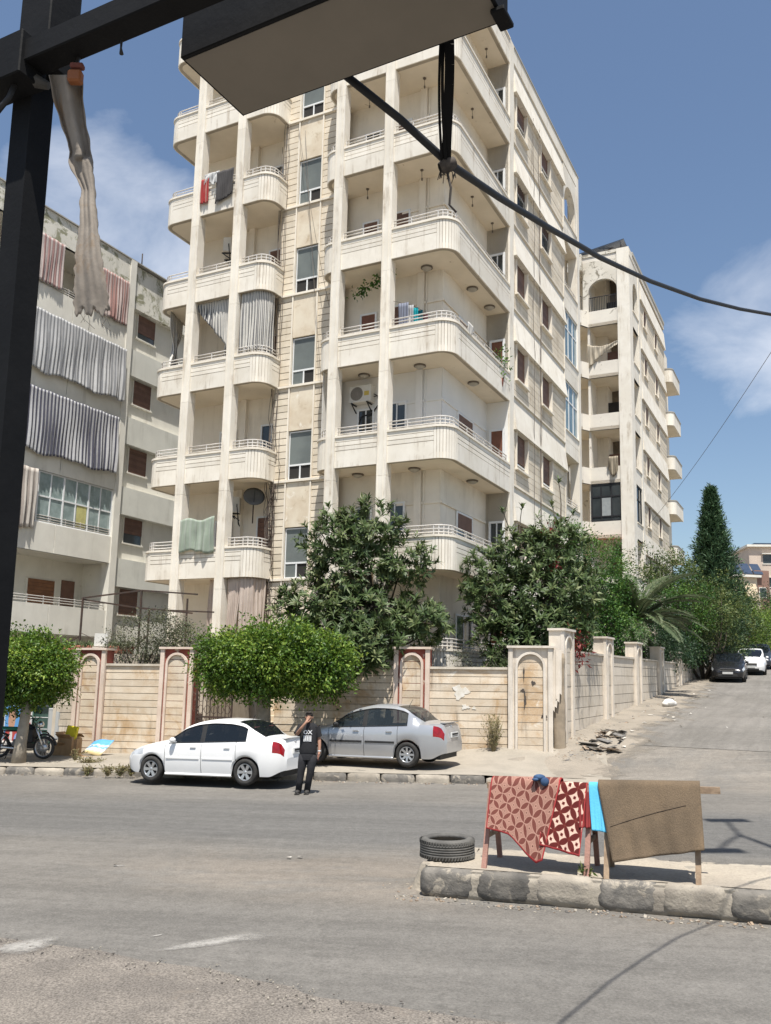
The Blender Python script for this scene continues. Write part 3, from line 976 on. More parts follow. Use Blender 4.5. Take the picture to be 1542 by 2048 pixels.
def parapet(parent, path, k, straight, curves, roofband=False):
    """stone facing: straight runs in courses, rounded corners in upright staves"""
    zb, zt = PB(k), PT(k)
    nr = normals(path)
    MB().strip(path, nr, zb, zt - .03, -.14, -.020).build('parapet_core', CORE, parent)
    MB().strip(path, nr, zt - .035, zt + .035, -.17, .055).build('coping', PLAST, parent)
    rows = [(zt - .165, zt - .035), (zt - .31, zt - .185), (zt - .46, zt - .33), (zb + .002, zt - .48)]
    for a, b in straight:
        p = path[a:b + 1]; q = nr[a:b + 1]
        if a > 0: q = [q[0]] + q[1:]
        dx, dy = p[-1][0] - p[0][0], p[-1][1] - p[0][1]
        l = sqrt(dx * dx + dy * dy); n0 = (dy / l, -dx / l)
        for z0, z1 in rows:
            MB().strip([p[0], p[-1]], [n0, n0], z0, z1, -.022, .022 + random.uniform(-.002, .003)).build('parapet_stone', STONE, parent)
    for a, b in curves:
        for i in range(a, b):
            (xa, ya), (xb, yb) = path[i], path[i + 1]
            l = sqrt((xb - xa) ** 2 + (yb - ya) ** 2)
            g = .0055 / l
            pa = (xa + (xb - xa) * g, ya + (yb - ya) * g); pb_ = (xb - (xb - xa) * g, yb - (yb - ya) * g)
            n0 = ((yb - ya) / l, -(xb - xa) / l)
            MB().strip([pa, pb_], [n0, n0], zb + .002, zt - .04, -.022, .020).build('parapet_stave', STONE, parent)

UI, VB = 1.26, 1.35                     # inner corner of the living rooms behind the loggias
for k in range(0, 7):
    roof = k == 6
    nm = 'roof_band' if roof else 'balcony'
    # left wing
    m = MB()
    m.prism(LW + [(-5.0, 1.7), (-8.25, 1.7), (-8.25, 5.2)], PB(k) + .006, PB(k) + .2)
    bl = m.build(nm, SOFFIT, B)
    parapet(bl, LW, k, [(0, 2), (8, 11), (19, 20)], [(2, 8), (11, 19)])
    # right wing
    m = MB()
    m.prism(RW + [(UI, 5.5), (UI, VB), (-2.6, VB)], PB(k) + .006, PB(k) + .2)
    br = m.build(nm, SOFFIT, B)
    parapet(br, RW, k, [(0, 1), (8, 11), (20, 22)], [(1, 8), (11, 20)])
    if not roof:
        railing(bl, [(-9.93, 4.8)] + LW[2:9] + [(-8.47, 0)], PT(k))
        if k != 0: railing(bl, [(-8.10, 0), (-6.50, 0)], PT(k))
        railing(bl, [(-6.14, 0), (-5.86, 0)] + LW[11:20] + [(-4.95, .98)], PT(k))
        railing(br, [(-2.78, .98)] + RW[1:8] + [(-2.27, 0)], PT(k))
        railing(br, [(-1.90, 0), (-.36, 0)], PT(k))
        railing(br, [(.0, 0), (1.3, 0)] + RW[11:21] + [(2.15, 1.6), (2.15, 5.45)], PT(k))
# terrace of the ground floor
m = MB(); m.prism(RW + [(UI, 5.5), (UI, VB), (-2.6, VB)], .5, PB(-1) + .2)
tb = m.build('terrace', SOFFIT, B)
parapet(tb, RW, -1, [(0, 1), (8, 11), (20, 22)], [(1, 8), (11, 20)])
railing(tb, [(.0, 0), (1.3, 0)] + RW[11:21] + [(2.15, 1.6), (2.15, 5.45)], PT(-1))

# walls behind the loggias
ZR = PB(6) + .2
wl = MB(); wl.box(-8.25, -5.0, 1.7, 14, 0, ZR)
wl.box(-7.0, -6.75, 1.55, 1.7, 0, ZR)
wl.build('wall', PLAST, B)
MB().box(-9.62, -8.25, 1.7, 1.9, 0, ZR).build('wall', PLAST, B)
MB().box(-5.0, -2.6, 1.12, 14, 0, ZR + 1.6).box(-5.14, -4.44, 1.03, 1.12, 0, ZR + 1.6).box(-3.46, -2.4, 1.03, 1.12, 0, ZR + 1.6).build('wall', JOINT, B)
MB().box(-2.6, UI, VB, 14, 0, ZR).build('wall', PLAST, B)
MB().box(UI, 2.10, 5.5, 5.62, 0, ZR).build('wall', PLAST, B)
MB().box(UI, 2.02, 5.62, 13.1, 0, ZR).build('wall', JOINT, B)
MB().box(UI, 1.6, 13.1, 14.0, 0, PB(5)).build('wall', PLAST, B)
# loggias painted white on the second floor
wp = MB()
wp.box(-2.59, UI + .012, VB - .012, VB, PB(1) + .2, PB(2)); wp.box(UI, UI + .012, VB - .012, 5.5, PB(1) + .2, PB(2)); wp.box(UI, 2.1, 5.485, 5.5, PB(1) + .2, PB(2))
wp.box(-2.6, -2.588, 0.2, VB, PB(1) + .2, PB(2))
wp.build('painted_wall', WHITEP, B)
# pipe casings and mouldings on the loggia walls
for k in range(0, 6):
    zb_, zt_ = PB(k) + .2, PB(k + 1)
    md_ = MB()
    md_.box(.35, .60, VB - .10, VB - .013, zb_, zt_); md_.box(.66, .70, VB - .05, VB - .013, zb_, zt_)
    md_.box(-.30, UI + .06, VB - .05, VB - .014, zb_ + 2.12, zb_ + 2.2)
    md_.box(UI + .013, UI + .06, VB, 5.4, zb_ + 2.12, zb_ + 2.2)
    md_.build('wall_moulding', WHITEP if k == 1 else PLAST, B)

# pillars: one stone block per storey with a raised edge strip
def pillar(u0, u1, zt, kk):
    for k in range(-2, kk + 1):
        z0 = max(.3, PB(k) - .4) if k > -2 else .2
        z1 = min(PB(k + 1) - .4, zt)
        m = MB()
        m.box(u0, u1, -.075, .30, z0 + .004, z1 - .004)
        m.box(u0 + .02, u0 + .045, -.092, -.075, z0, z1)
        m.box(u1 - .12, u1 - .095, -.092, -.075, z0, z1)
        m.build('pillar_block', STONE, B)
for u0, u1 in ((-8.48, -8.12), (-6.52, -6.17), (-2.25, -1.91), (-.34, .0)):
    pillar(u0, u1, PB(6) + .25, 6)

# stair tower: courses either side of the window strip
NROW = 104
z = 2.6
dz = (ZR + 1.4 - z) / NROW
for i in range(NROW):
    z0 = z + dz * i
    for a, b in ((-5.12, -4.49), (-3.40, -2.42)):
        MB().box(a, b, 1.0 + random.uniform(-.004, .004), 1.06, z0 + .013, z0 + dz - .013).build('stair_course', COURSE, B)
SILLS = [9.07 + 3.444 * k for k in range(-2, 6)]
for i, zs in enumerate(SILLS):
    top = zs + 1.74
    MB().box(-5.14, -2.40, .93, 1.03, zs - .085, zs - .005).build('sill_course', PLAST, B)
    if i + 1 < len(SILLS) + 0:
        MB().box(-4.42, -3.47, .992, 1.06, top + .03, zs + 3.444 - .10).build('spandrel_panel', PANEL, B)
    for a in (-4.485, -3.455):
        MB().box(a, a + .05, .95, 1.05, zs, zs + 3.444 - .09).build('window_trim', PLAST, B)
    w = MB()
    w.box(-4.42, -4.385, 1.05, 1.10, zs, top); w.box(-3.515, -3.47, 1.05, 1.10, zs, top); w.box(-4.385, -3.515, 1.05, 1.10, top - .04, top)
    w.box(-4.385, -3.515, 1.05, 1.10, zs, zs + .04); w.box(-4.385, -3.515, 1.05, 1.10, zs + .50, zs + .56)
    w.box(-3.97, -3.92, 1.055, 1.095, zs + .04, zs + .50)
    wo = w.build('window', ALU, B)
    MB().box(-4.385, -3.515, 1.07, 1.08, zs + .56, top - .04).build('pane', GLASSG, wo)
    if i % 2: MB().box(-4.385, -3.97, 1.07, 1.08, zs + .04, zs + .50).build('pane', GLASSG, wo)
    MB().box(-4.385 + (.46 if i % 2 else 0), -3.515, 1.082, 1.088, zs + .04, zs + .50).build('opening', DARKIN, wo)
MB().box(-4.45, -3.45, 1.0, 1.03, SILLS[0] - 3, SILLS[0] - .1).build('spandrel_panel', PANEL, B)

# cables and pipes running down the stair tower
WIRE = mk('sun_bleached_cable', (.12, .10, .09), (.18, .15, .12), 5, .8)
for q in range(7):
    u = -5.10 + .07 * q * (1 if q < 4 else -.25)
    pts_ = []
    zz = 25.5 - q * .9
    while zz > 3.2:
        sag = .10 if zz < 12 else .03
        pts_.append((u + random.uniform(-sag, sag), .93 + random.uniform(-.02, .02), zz))
        zz -= random.uniform(.5, .9)
    MB().tube(pts_, .011, 4).build('cable', WIRE, B)
for q in range(10):                                # loose coils and dead creeper by the first floors
    pts_ = []
    u = -5.0 + random.uniform(-.1, .25); zz = random.uniform(6, 11)
    for i in range(10):
        pts_.append((u + random.uniform(-.18, .18), .90 + random.uniform(-.06, .05), zz - i * random.uniform(.2, .55)))
    MB().tube(pts_, .010, 4).build('cable', IRON, B)
for a, b in (((-4.5, .93, 22.5), (-2.7, .6, 15.0)), ((-4.2, .93, 22.3), (-3.0, .8, 12.0))):
    MB().tube([Vector(a).lerp(Vector(b), t) + Vector((0, 0, -.3 * sin(pi * t))) for t in np.linspace(0, 1, 8)], .009, 4).build('cable', WIRE, B)

# joinery in the loggias
def opening(u0, u1, z0, z1, v, kind, parent=B, axis='u', frame=.06):
    """door or window set on a loggia wall; axis 'u' = wall across the front, 'v' = wall along the side"""
    def bx(m, a, b, d0, d1, z_0, z_1, mi=0):
        if axis == 'u': m.box(a, b, v - d1, v - d0, z_0, z_1, mi)
        else: m.box(v + d0, v + d1, a, b, z_0, z_1, mi)
    f = MB()
    bx(f, u0, u0 + frame, 0.012, .07, z0, z1); bx(f, u1 - frame, u1, 0.012, .07, z0, z1)
    bx(f, u0 + frame, u1 - frame, 0.012, .07, z1 - frame, z1); bx(f, u0 + frame, u1 - frame, 0.012, .07, z0, z0 + frame)
    o = f.build('window' if kind != 'door' else 'door', ALU, parent)
    g = MB(); bx(g, u0 + frame, u1 - frame, .012, .03, z0 + frame, z1 - frame)
    if kind == 'shutter':
        n = max(4, int((z1 - z0) / .16))
        for i in range(n):
            s_ = MB(); a = z0 + frame + (z1 - z0 - 2 * frame) * i / n; b_ = z0 + frame + (z1 - z0 - 2 * frame) * (i + 1) / n
            bx(s_, u0 + frame, u1 - frame, .015, .045, a + .004, b_ - .004); s_.build('slat', SHUT, o)
    elif kind == 'half':
        g.build('pane', GLASS, o)
        s_ = MB(); bx(s_, u0 + frame, u1 - frame, .031, .05, z0 + (z1 - z0) * .62, z1 - frame); s_.build('roller_shutter', SHUT, o)
        s_ = MB(); um = (u0 + u1) / 2; bx(s_, um - .02, um + .02, .032, .05, z0 + frame, z0 + (z1 - z0) * .62); s_.build('mullion', ALU, o)
    elif kind == 'door':
        g.build('leaf', DOORM, o)
        s_ = MB(); bx(s_, u0 + frame + .06, u0 + frame + .10, .031, .06, z0 + 1.0, z0 + 1.12); s_.build('handle', ALU, o)
    else:
        g.build('pane', GLASS, o)
        s_ = MB(); um = (u0 + u1) / 2; bx(s_, um - .022, um + .022, .032, .05, z0 + frame, z1 - frame); s_.build('mullion', ALU, o)
    return o
for k in range(-1, 6):
    fz = PB(k) + .2
    opening(-.72, .02, fz + .02, fz + 2.25, VB, ('glass', 'glass', 'glass', 'shutter', 'shutter', 'shutter', 'shutter')[k + 1])
    opening(-1.85, -1.20, fz + .02, fz + 2.15, VB, ('glass', 'glass', 'glass', 'door', 'shutter', 'glass', 'shutter')[k + 1])
    opening(2.62, 4.05, fz + .55, fz + 2.1, UI, ('glass', 'half', 'half', 'shutter', 'shutter', 'shutter', 'shutter')[k + 1], axis='v')
    opening(1.40, 2.0, fz + .02, fz + 2.2, 5.485, ('door', 'glass', 'door', 'door', 'glass', 'glass', 'glass')[k + 1], frame=.08)
    if k >= 0:
        opening(-6.1, -5.15, fz + .02, fz + 2.2, 1.7, ('shutter', 'glass', 'shutter', 'shutter', 'glass', 'shutter')[k])
        opening(-7.98, -7.2, fz + .02, fz + 2.15, 1.7, ('door', 'glass', 'shutter', 'glass', 'door', 'shutter')[k])
# ceiling lamps
LAMPG = mk('lamp_glass', (.42, .39, .33), (.36, .33, .28), 4, .35)
LAMPR = mk('lamp_rim', (.16, .13, .10), (.12, .10, .08), 4, .5)
for k, pts_ in {3: [(.81, 1.0), (1.62, 3.08), (1.65, 4.75)], 2: [(.66, .91), (1.66, 3.14), (-1.45, .97)], 1: [(.5, .97), (-1.6, 1.0), (1.6, 3.26)]}.items():
    for u, v in pts_:
        o = MB().lathe([(.0, 0), (.20, 0), (.205, -.03), (.17, -.05)], 16, 0, Matrix.Translation((u, v, PB(k)))).build('ceiling_lamp', LAMPR, B)
        MB().lathe([(.165, -.045), (.13, -.09), (.07, -.115), (0, -.12)], 16, 0, Matrix.Translation((u, v, PB(k)))).build('shade', LAMPG, o)
for k, pts_ in {4: [(.67, .78), (1.62, 3.01), (-1.54, 1.02), (1.65, 5.0)], 5: [(.7, .8), (-1.5, .9), (1.6, 3.0)], 6: [(1.6, 2.6), (1.6, 4.4)]}.items():
    for u, v in pts_:
        m = MB(); m.lathe([(0, 0), (.06, 0), (.05, -.03), (0, -.035)], 10, 0, Matrix.Translation((u, v, PB(k))))
        m.tube([(u, v, PB(k)), (u + .01, v, PB(k) - .32)], .01, 5); m.lathe([(.03, -.3), (.03, -.38), (0, -.38)], 8, 0, Matrix.Translation((u + .01, v, PB(k))))
        m.build('ceiling_lamp', LAMPR, B)

# ---- side elevation
US = 2.146
MB().box(UI, US + .03, 5.5, 5.97, .5, ZR + .9).build('pillar', STONE, B)
ZL0 = 9.42
for k in range(-2, 5):
    zl = ZL0 + FH * k                      # ledge = foot of the stone zone of this storey
    zband = zl + 2.10                      # foot of the plain band above the windows
    # courses under the windows
    for r in range(3):
        MB().box(US - .10, US + random.uniform(-.003, .003), 5.98, 13.12, zl + .02 + .235 * r, zl + .02 + .235 * (r + 1) - .016).build('side_course', COURSE, B)
    MB().box(US - .12, US + .035, 5.98, 13.12, zl - .03, zl + .018).build('ledge', PLAST, B)
    dz_ = (zband - zl - .72) / 5
    for r in range(5):
        z0 = zl + .725 + dz_ * r
        for a, b in ((7.66, 9.50), (11.02, 13.10)):
            MB().box(US - .10, US + random.uniform(-.003, .003), a, b, z0, z0 + dz_ - .016).build('side_course', COURSE, B)
    sl = MB()
    for r in range(5): sl.box(US - .10, US, 5.98, 6.22, zl + .725 + dz_ * r, zl + .725 + dz_ * (r + 1) - .016)
    so = sl.build('side_course', COURSE, B); so['kind'] = 'stuff'
    # leaning plain band, its foot standing forward of the wall like a hood
    zt = zl + FH - .03
    hb = MB()
    y0, y1 = 5.96, 13.16
    prof = [(US - .10, zband), (US + .15, zband), (US - .045, zt), (US - .10, zt)]
    for (a, b) in ((y0, 9.55), (9.565, y1)):
        vs_ = [(u, a, z_) for u, z_ in prof] + [(u, b, z_) for u, z_ in prof]
        hb.add(vs_, [(0, 1, 2, 3), (7, 6, 5, 4), (0, 4, 5, 1), (1, 5, 6, 2), (2, 6, 7, 3), (3, 7, 4, 0)])
    hb.build('window_hood', STONE, B)
    for a, b in ((6.28, 7.60), (9.56, 10.96)):
        f = MB()
        f.box(US - .15, US + .06, a - .06, a, zl + .70, zband - .02); f.box(US - .15, US + .06, b, b + .06, zl + .70, zband - .02)
        wo = f.build('window', PLAST, B)
        MB().box(US - .15, US + .12, a - .10, b + .10, zl + .63, zl + .70).build('sill', PLAST, wo)
        zw0, zw1 = zl + .70, zband - .04
        shut = {4: .5, 3: .25, 2: .95, 1: .9, 0: .8, -1: .4, -2: .5}[k]
        MB().box(US - .14, US - .12, a, b, zw0, zw1).build('pane', GLASS, wo)
        n = int(shut * 8)
        for i in range(n):
            hh = (zw1 - zw0) / 8
            MB().box(US - .118, US - .09, a, b, zw1 - hh * (i + 1) + .004, zw1 - hh * i - .004).build('slat', SHUT, wo)
        MB().box(US - .118, US - .085, a, b, zw1 - shut * (zw1 - zw0) - .05, zw1 - shut * (zw1 - zw0) - .01).build('shutter_foot', ALU, wo)
        if k == 3:
            for i in range(8):
                MB().box(US - .06, US - .045, a + (b - a) * (i + .5) / 8 - .008, a + (b - a) * (i + .5) / 8 + .008, zw0, zw1).build('grille_bar', BLACKM, wo)
# roof edge on the street corner side
MB().box(UI - 2, US + .02, 5.97, 15.95, 26.56, 27.20).build('roof_band', STONE, B)
MB().box(UI - 2, US + .05, 5.97, 16.0, 27.2, 27.27).build('roof_coping', GREYM, B)
# end bay: loggias, two of them glazed, an arch on top
MB().box(US - .42, US + .03, 15.55, 15.97, .5, 27.18).build('pillar', STONE, B)
MB().box(US - .2, US + .03, 13.10, 13.22, .5, PB(6)).build('pillar', STONE, B)
MB().box(-1, 1.6, 15.6, 15.9, .5, PB(5)).build('wall', PLAST, B)
CURT = mk('net_curtain', (.42, .52, .53), (.36, .45, .47), 6, .7)
for k in range(-1, 6):
    m = MB(); m.box(-.5, US - .12, 13.1, 15.9, PB(k), PB(k) + .2)
    eb = m.build('balcony', SOFFIT, B)
    zb_, zt_ = PB(k), PT(k)
    MB().box(US - .12, US - .012, 13.22, 15.55, zb_, zt_).build('parapet_core', PLAST, eb)
    for z0, z1 in ((zt_ - .22, zt_ - .01), (zt_ - .45, zt_ - .235), (zb_, zt_ - .465)):
        MB().box(US - .012, US + .01, 13.225, 15.545, z0, z1).build('parapet_stone', STONE, eb)
    MB().box(US - .15, US + .05, 13.22, 15.55, zt_, zt_ + .05).build('coping', PLAST, eb)
    if k in (2, 3):
        zo, zp = zt_ + .05, PB(k + 1) - .01
        f = MB()
        for a in (13.22, 14.0, 14.76, 15.49): f.box(US - .10, US - .04, a, a + .06, zo, zp)
        for z_ in (zo, zo + 1.45, zp - .06): f.box(US - .099, US - .045, 13.28, 15.49, z_, z_ + .06)
        gl = f.build('glazing_frame', ALU, eb)
        MB().box(US - .075, US - .065, 13.28, 15.49, zo + .06, zp - .06).build('pane', mk('bluish_glass_%d' % k, (.16, .24, .26), (.10, .16, .18), 2, .1, spec=.6), gl)
    elif k < 5:
        for h in (.14, .25, .36): MB().tube([(US - .06, 13.25, zt_ + h), (US - .06, 15.5, zt_ + h)], .018, 6).build('rail', RAILM, eb)
        for v in (13.6, 14.4, 15.2): inst('rail_post', RAILPOST, eb, (US - .06, v, zt_ + .05))
# arch of the top loggia
def arch_panel(name, a0, a1, z0, z1, c, R, zs, d0, d1, mt, parent, axis='v', sq=1.0):
    """wall with a round headed opening; c, R, zs = centre, half width, spring height"""
    m = MB()
    def bx(p, q, z_0, z_1):
        if axis == 'v': m.box(d0, d1, p, q, z_0, z_1)
        else: m.box(p, q, d0, d1, z_0, z_1)
    bx(a0, c - R, z0, z1); bx(c + R, a1, z0, z1)
    K = 16
    for k in range(K):
        t0, t1 = pi - pi * k / K, pi - pi * (k + 1) / K
        pa, pb_ = (c + cos(t0) * R, zs + sin(t0) * R * sq), (c + cos(t1) * R, zs + sin(t1) * R * sq)
        ring = [pa, pb_, (pb_[0], z1), (pa[0], z1)]
        if axis == 'v':
            vs_ = [(d1, p, z_) for p, z_ in ring] + [(d0, p, z_) for p, z_ in ring]
        else:
            vs_ = [(p, d0, z_) for p, z_ in ring] + [(p, d1, z_) for p, z_ in ring]
        m.add(vs_, [(0, 1, 2, 3), (7, 6, 5, 4), (0, 4, 5, 1), (1, 5, 6, 2), (2, 6, 7, 3), (3, 7, 4, 0)])
    return m.build(name, mt, parent)
arch_panel('arch', 13.22, 15.56, PT(5), PB(6) + .3, 14.36, .98, PT(5) + .95, US - .30, US + .012, STONE, B)
MB().box(-1, 1.3, 13.0, 13.2, PB(5), PB(6)).build('wall', PLAST, B)
MB().box(-1, US - .1, 13.1, 15.9, PB(6), PB(6) + .3).build('roof_slab', SOFFIT, B)
for q in range(3):                                  # cable clipped along the side elevation
    v = (9.0, 9.1, 8.2)[q]
    MB().tube([(US + .12 + random.uniform(0, .02), v + random.uniform(-.12, .12), z_) for z_ in np.linspace(25.5, 8 if q else 6, 18)], .012, 4).build('cable', WIRE, B)

# ---- things on its balconies
def wrap(name, l, label, cat, group=None, rz=YAW):
    return empty(name, l, rz, label, cat, group)
CASE = mk('ac_casing', (.66, .64, .59), (.60, .58, .53), 3, .5)
FANM = mk('ac_grille', (.30, .28, .25), (.24, .22, .20), 4, .6)
def ac_unit(p, label, rz, w=.85, h=.6, d=.32):
    r = empty('air_conditioner', p, rz, label, 'air conditioner', 'outdoor air conditioner units')
    MB().cbox(-w / 2, w / 2, -d, 0, 0, h, .02).build('casing', CASE, r)
    c = (-w * .14, -d, h / 2)
    m = MB()
    for rr in (.22, .17, .12, .07): m.lathe([(rr - .01, 0), (rr, -.008), (rr + .008, 0), (rr, .006)], 24, 0, Matrix.Translation((c[0], c[1] - .004, c[2])) @ Matrix.Rotation(pi / 2, 4, 'X'), True)
    for i in range(8):
        a = pi * i / 8; m.obox((c[0], c[1] - .006, c[2]), (cos(a) * .23, 0, sin(a) * .23), (0, .004, 0), (-sin(a) * .006, 0, cos(a) * .006))
    m.build('fan_grille', FANM, r)
    MB().lathe([(0, 0), (.24, 0)], 24, 0, Matrix.Translation((c[0], c[1] - .002, c[2])) @ Matrix.Rotation(pi / 2, 4, 'X')).build('fan', mk('fan_dark', (.22, .205, .18)) if 'fan_dark' not in MATS else MATS['fan_dark'], r)
    MB().box(w * .2, w * .42, -d - .004, -d, h * .35, h * .6).build('label_plate', mk('label_yellow', (.55, .42, .10)) if 'label_yellow' not in MATS else MATS['label_yellow'], r)
    for x in (-w * .35, w * .35):
        b = MB(); b.bar((x, 0, -.03), (x, -d - .05, -.03), .04, .04); b.bar((x, 0, -.28), (x, -d, -.05), .03, .03); b.build('bracket', BLACKM, r)
    m = MB()
    for q in range(2):
        m.tube([(w / 2, -.1, .2 + .1 * q), (w / 2 + .14, -.08, .22), (w / 2 + .18, -.04, -.05), (w / 2 - .1, -.03, -.35 - .06 * q), (w / 2 - .5, -.03, -.42), (w / 2 - .62, -.03, -.75)], .018, 6)
    m.build('hose', BLACKM, r)
    return r
ac_unit(loc(-1.62, VB - .02, 11.55), 'cream air conditioner with round fan on the white loggia wall above the lower balcony', YAW)
ac_unit(loc(-7.7, 1.5, 18.35), 'air conditioner on brackets high in the left wing below the hanging laundry', YAW + radians(-62), .8, .58)
ac_unit(loc(-6.72, 1.5, 8.1), 'shaded air conditioner in the left wing above the green cloth', YAW + radians(-60), .8, .58)

def cloth_mat(name, c, stripe=None, n=20, w=.5, rot=False, rough=.9):
    m = bpy.data.materials.new(name); m.use_nodes = True; t = m.node_tree; P = t.nodes['Principled BSDF']; L = t.links.new
    P.inputs['Roughness'].default_value = rough; P.inputs['Specular IOR Level'].default_value = .1
    tcn = t.nodes.new('ShaderNodeTexCoord')
    nz = t.nodes.new('ShaderNodeTexNoise'); nz.inputs['Scale'].default_value = 5; nz.inputs['Detail'].default_value = 5; L(tcn.outputs['Object'], nz.inputs['Vector'])
    mr = t.nodes.new('ShaderNodeMapRange'); mr.inputs['To Min'].default_value = .82; mr.inputs['To Max'].default_value = 1.1; L(nz.outputs['Fac'], mr.inputs['Value'])
    col = None
    if stripe:
        sp = t.nodes.new('ShaderNodeSeparateXYZ'); L(tcn.outputs['UV'], sp.inputs[0])
        a = t.nodes.new('ShaderNodeMath'); a.operation = 'MULTIPLY'; L(sp.outputs[1 if rot else 0], a.inputs[0]); a.inputs[1].default_value = n
        f = t.nodes.new('ShaderNodeMath'); f.operation = 'FRACT'; L(a.outputs[0], f.inputs[0])
        g = t.nodes.new('ShaderNodeMath'); g.operation = 'LESS_THAN'; L(f.outputs[0], g.inputs[0]); g.inputs[1].default_value = w
        x = t.nodes.new('ShaderNodeMix'); x.data_type = 'RGBA'; L(g.outputs[0], x.inputs[0]); x.inputs[6].default_value = (*c, 1); x.inputs[7].default_value = (*stripe, 1)
        col = x.outputs[2]
    x = t.nodes.new('ShaderNodeMix'); x.data_type = 'RGBA'; x.blend_type = 'MULTIPLY'; x.inputs[0].default_value = 1
    if col: L(col, x.inputs[6])
    else: x.inputs[6].default_value = (*c, 1)
    cc = t.nodes.new('ShaderNodeCombineColor')
    for i in range(3): L(mr.outputs[0], cc.inputs[i])
    L(cc.outputs[0], x.inputs[7])
    ts = t.nodes.new('ShaderNodeBsdfTranslucent'); L(x.outputs[2], ts.inputs['Color'])
    ms = t.nodes.new('ShaderNodeMixShader'); ms.inputs[0].default_value = .22
    L(x.outputs[2], P.inputs['Base Color']); L(P.outputs[0], ms.inputs[1]); L(ts.outputs[0], ms.inputs[2])
    L(ms.outputs[0], t.nodes['Material Output'].inputs['Surface'])
    MATS[name] = m
    return m
def hang(name, label, cat, mt, path, ztop, zbot, pleats=10, amp=.05, group=None, nu=80, nv=14, root=None, gather=None, solid=.004):
    """cloth hung from a line along a plan path (block frame)"""
    r = root or wrap(name, BO, label, cat, group)
    seg = [0]
    for i in range(len(path) - 1):
        seg.append(seg[-1] + sqrt((path[i + 1][0] - path[i][0]) ** 2 + (path[i + 1][1] - path[i][1]) ** 2))
    T_ = seg[-1]
    ph = random.uniform(0, 6)
    def pos(s):
        d = s * T_
        for i in range(len(path) - 1):
            if d <= seg[i + 1] or i == len(path) - 2:
                k = (d - seg[i]) / (seg[i + 1] - seg[i])
                a, b = path[i], path[i + 1]
                return a[0] + (b[0] - a[0]) * k, a[1] + (b[1] - a[1]) * k, (b[0] - a[0]) / (seg[i + 1] - seg[i]), (b[1] - a[1]) / (seg[i + 1] - seg[i])
    def fn(s, t):
        ss = s if gather is None else gather(s, t)
        x, y, dx, dy = pos(min(1, max(0, ss)))
        zt_ = ztop(s) if callable(ztop) else ztop
        zb_ = zbot(s) if callable(zbot) else zbot
        gr = .08 + .92 * min(1, t * 1.6)
        o_ = amp * gr * (.55 + .45 * sin(4.3 * s + ph)) * sin(2 * pi * pleats * s + ph + 1.7 * sin(3.1 * s + ph) + 1.1 * sin(8.3 * s + 1.5 * t)) + .35 * amp * gr * sin(2 * pi * pleats * 2.37 * s + 2 * ph + 2 * t) + .5 * amp * min(1, 2 * t) * sin(9 * s + 4 * t + ph)
        zt_w = .012 * sin(2 * pi * pleats * .5 * s + ph)
        hem = (.010 * sin(2 * pi * pleats * 1.3 * s + ph) + .015 * sin(17 * s + 2 * ph)) * min(1, T_) * t
        return (x + dy * o_, y - dx * o_, zt_ + zt_w * min(1, T_) + (zb_ - zt_) * t + hem)
    o = grid_obj(cat.replace(' ', '_') if root else name, nu, nv, fn, mt, None, solid)
    o.location = BO; o.rotation_euler = (0, 0, YAW)
    if root is None:
        bpy.data.objects.remove(r)
        setp(o, label, cat, group)
    return o
TAR = cloth_mat('ticking_stripe', (.70, .68, .63), (.17, .17, .18), 22, .40)
hang('curtain', 'striped awning cloth gathered to one side between the left wing pillars', 'curtain', TAR, [(-8.1, .18), (-6.55, .18)], PB(3), lambda s: PB(3) - .35 - 1.75 * s ** 1.1, 9, .06, 'striped balcony curtains')
cv = [(-6.1, .12), (-5.85, .12)] + [(x - .08, y + .10) for x, y in LW[12:20]]
hang('curtain', 'striped curtain drawn right across the small rounded balcony', 'curtain', TAR, cv, PB(3), PT(2) + .12, 11, .05, 'striped balcony curtains')
hang('curtain', 'striped curtain tied in the middle at the outer end of the left wing', 'curtain', TAR, [(-9.8, 1.3), (-9.45, .2)], PB(3), PT(2), 4, .06, 'striped balcony curtains',
     gather=lambda s, t: .5 + (s - .5) * (1 - .75 * math.exp(-((t - .55) / .22) ** 2)))
hang('towel', 'red patterned towel over the fourth floor parapet', 'towel', cloth_mat('red_towel', (.42, .06, .06), (.50, .26, .22), 3, .3), [(-8.1, -.11), (-7.72, -.12)], PT(4) + .36, PT(4) - .62, 2, .03, 'laundry on the left wing')
hang('blanket', 'white blanket heaped over the rail beside the red towel', 'blanket', cloth_mat('white_bedding', (.66, .66, .65)), [(-7.95, -.10), (-7.25, -.10)], PT(4) + .55, lambda s: PT(4) + .12 + .1 * sin(7 * s), 3, .07, 'laundry on the left wing')
hang('blanket', 'dark grey blanket hanging over the fourth floor rail', 'blanket', cloth_mat('charcoal_cloth', (.10, .095, .095)), [(-7.38, -.13), (-6.56, -.12)], PT(4) + .48, lambda s: PT(4) - .78 + .22 * s, 4, .05, 'laundry on the left wing')
hang('shade_cloth', 'torn pale green shade cloth over the first floor parapet', 'cloth', cloth_mat('green_shade', (.36, .42, .34), (.43, .48, .41), 7, .4), [(-8.1, -.13), (-6.6, -.13)], lambda s: PT(0) + 1.05 + .05 * sin(8 * s), lambda s: PT(0) - .12 + .06 * sin(5 * s), 3, .05)
PINK = cloth_mat('faded_pink_cloth', (.62, .53, .46), (.54, .45, .39), 9, .3)
hang('curtain', 'narrow faded pink curtain under the balcony beside the second left pillar', 'curtain', PINK, [(-7.15, .5), (-6.6, .4)], PB(0), 3.6, 4, .05, 'faded pink curtains')
hang('curtain', 'wide faded pink curtain parted in the middle under the small rounded balcony', 'curtain', PINK, [(-6.1, .15), (-5.5, .15)], PB(0), 3.6, 4, .06, 'faded pink curtains', gather=lambda s, t: s * (1 - .25 * t))
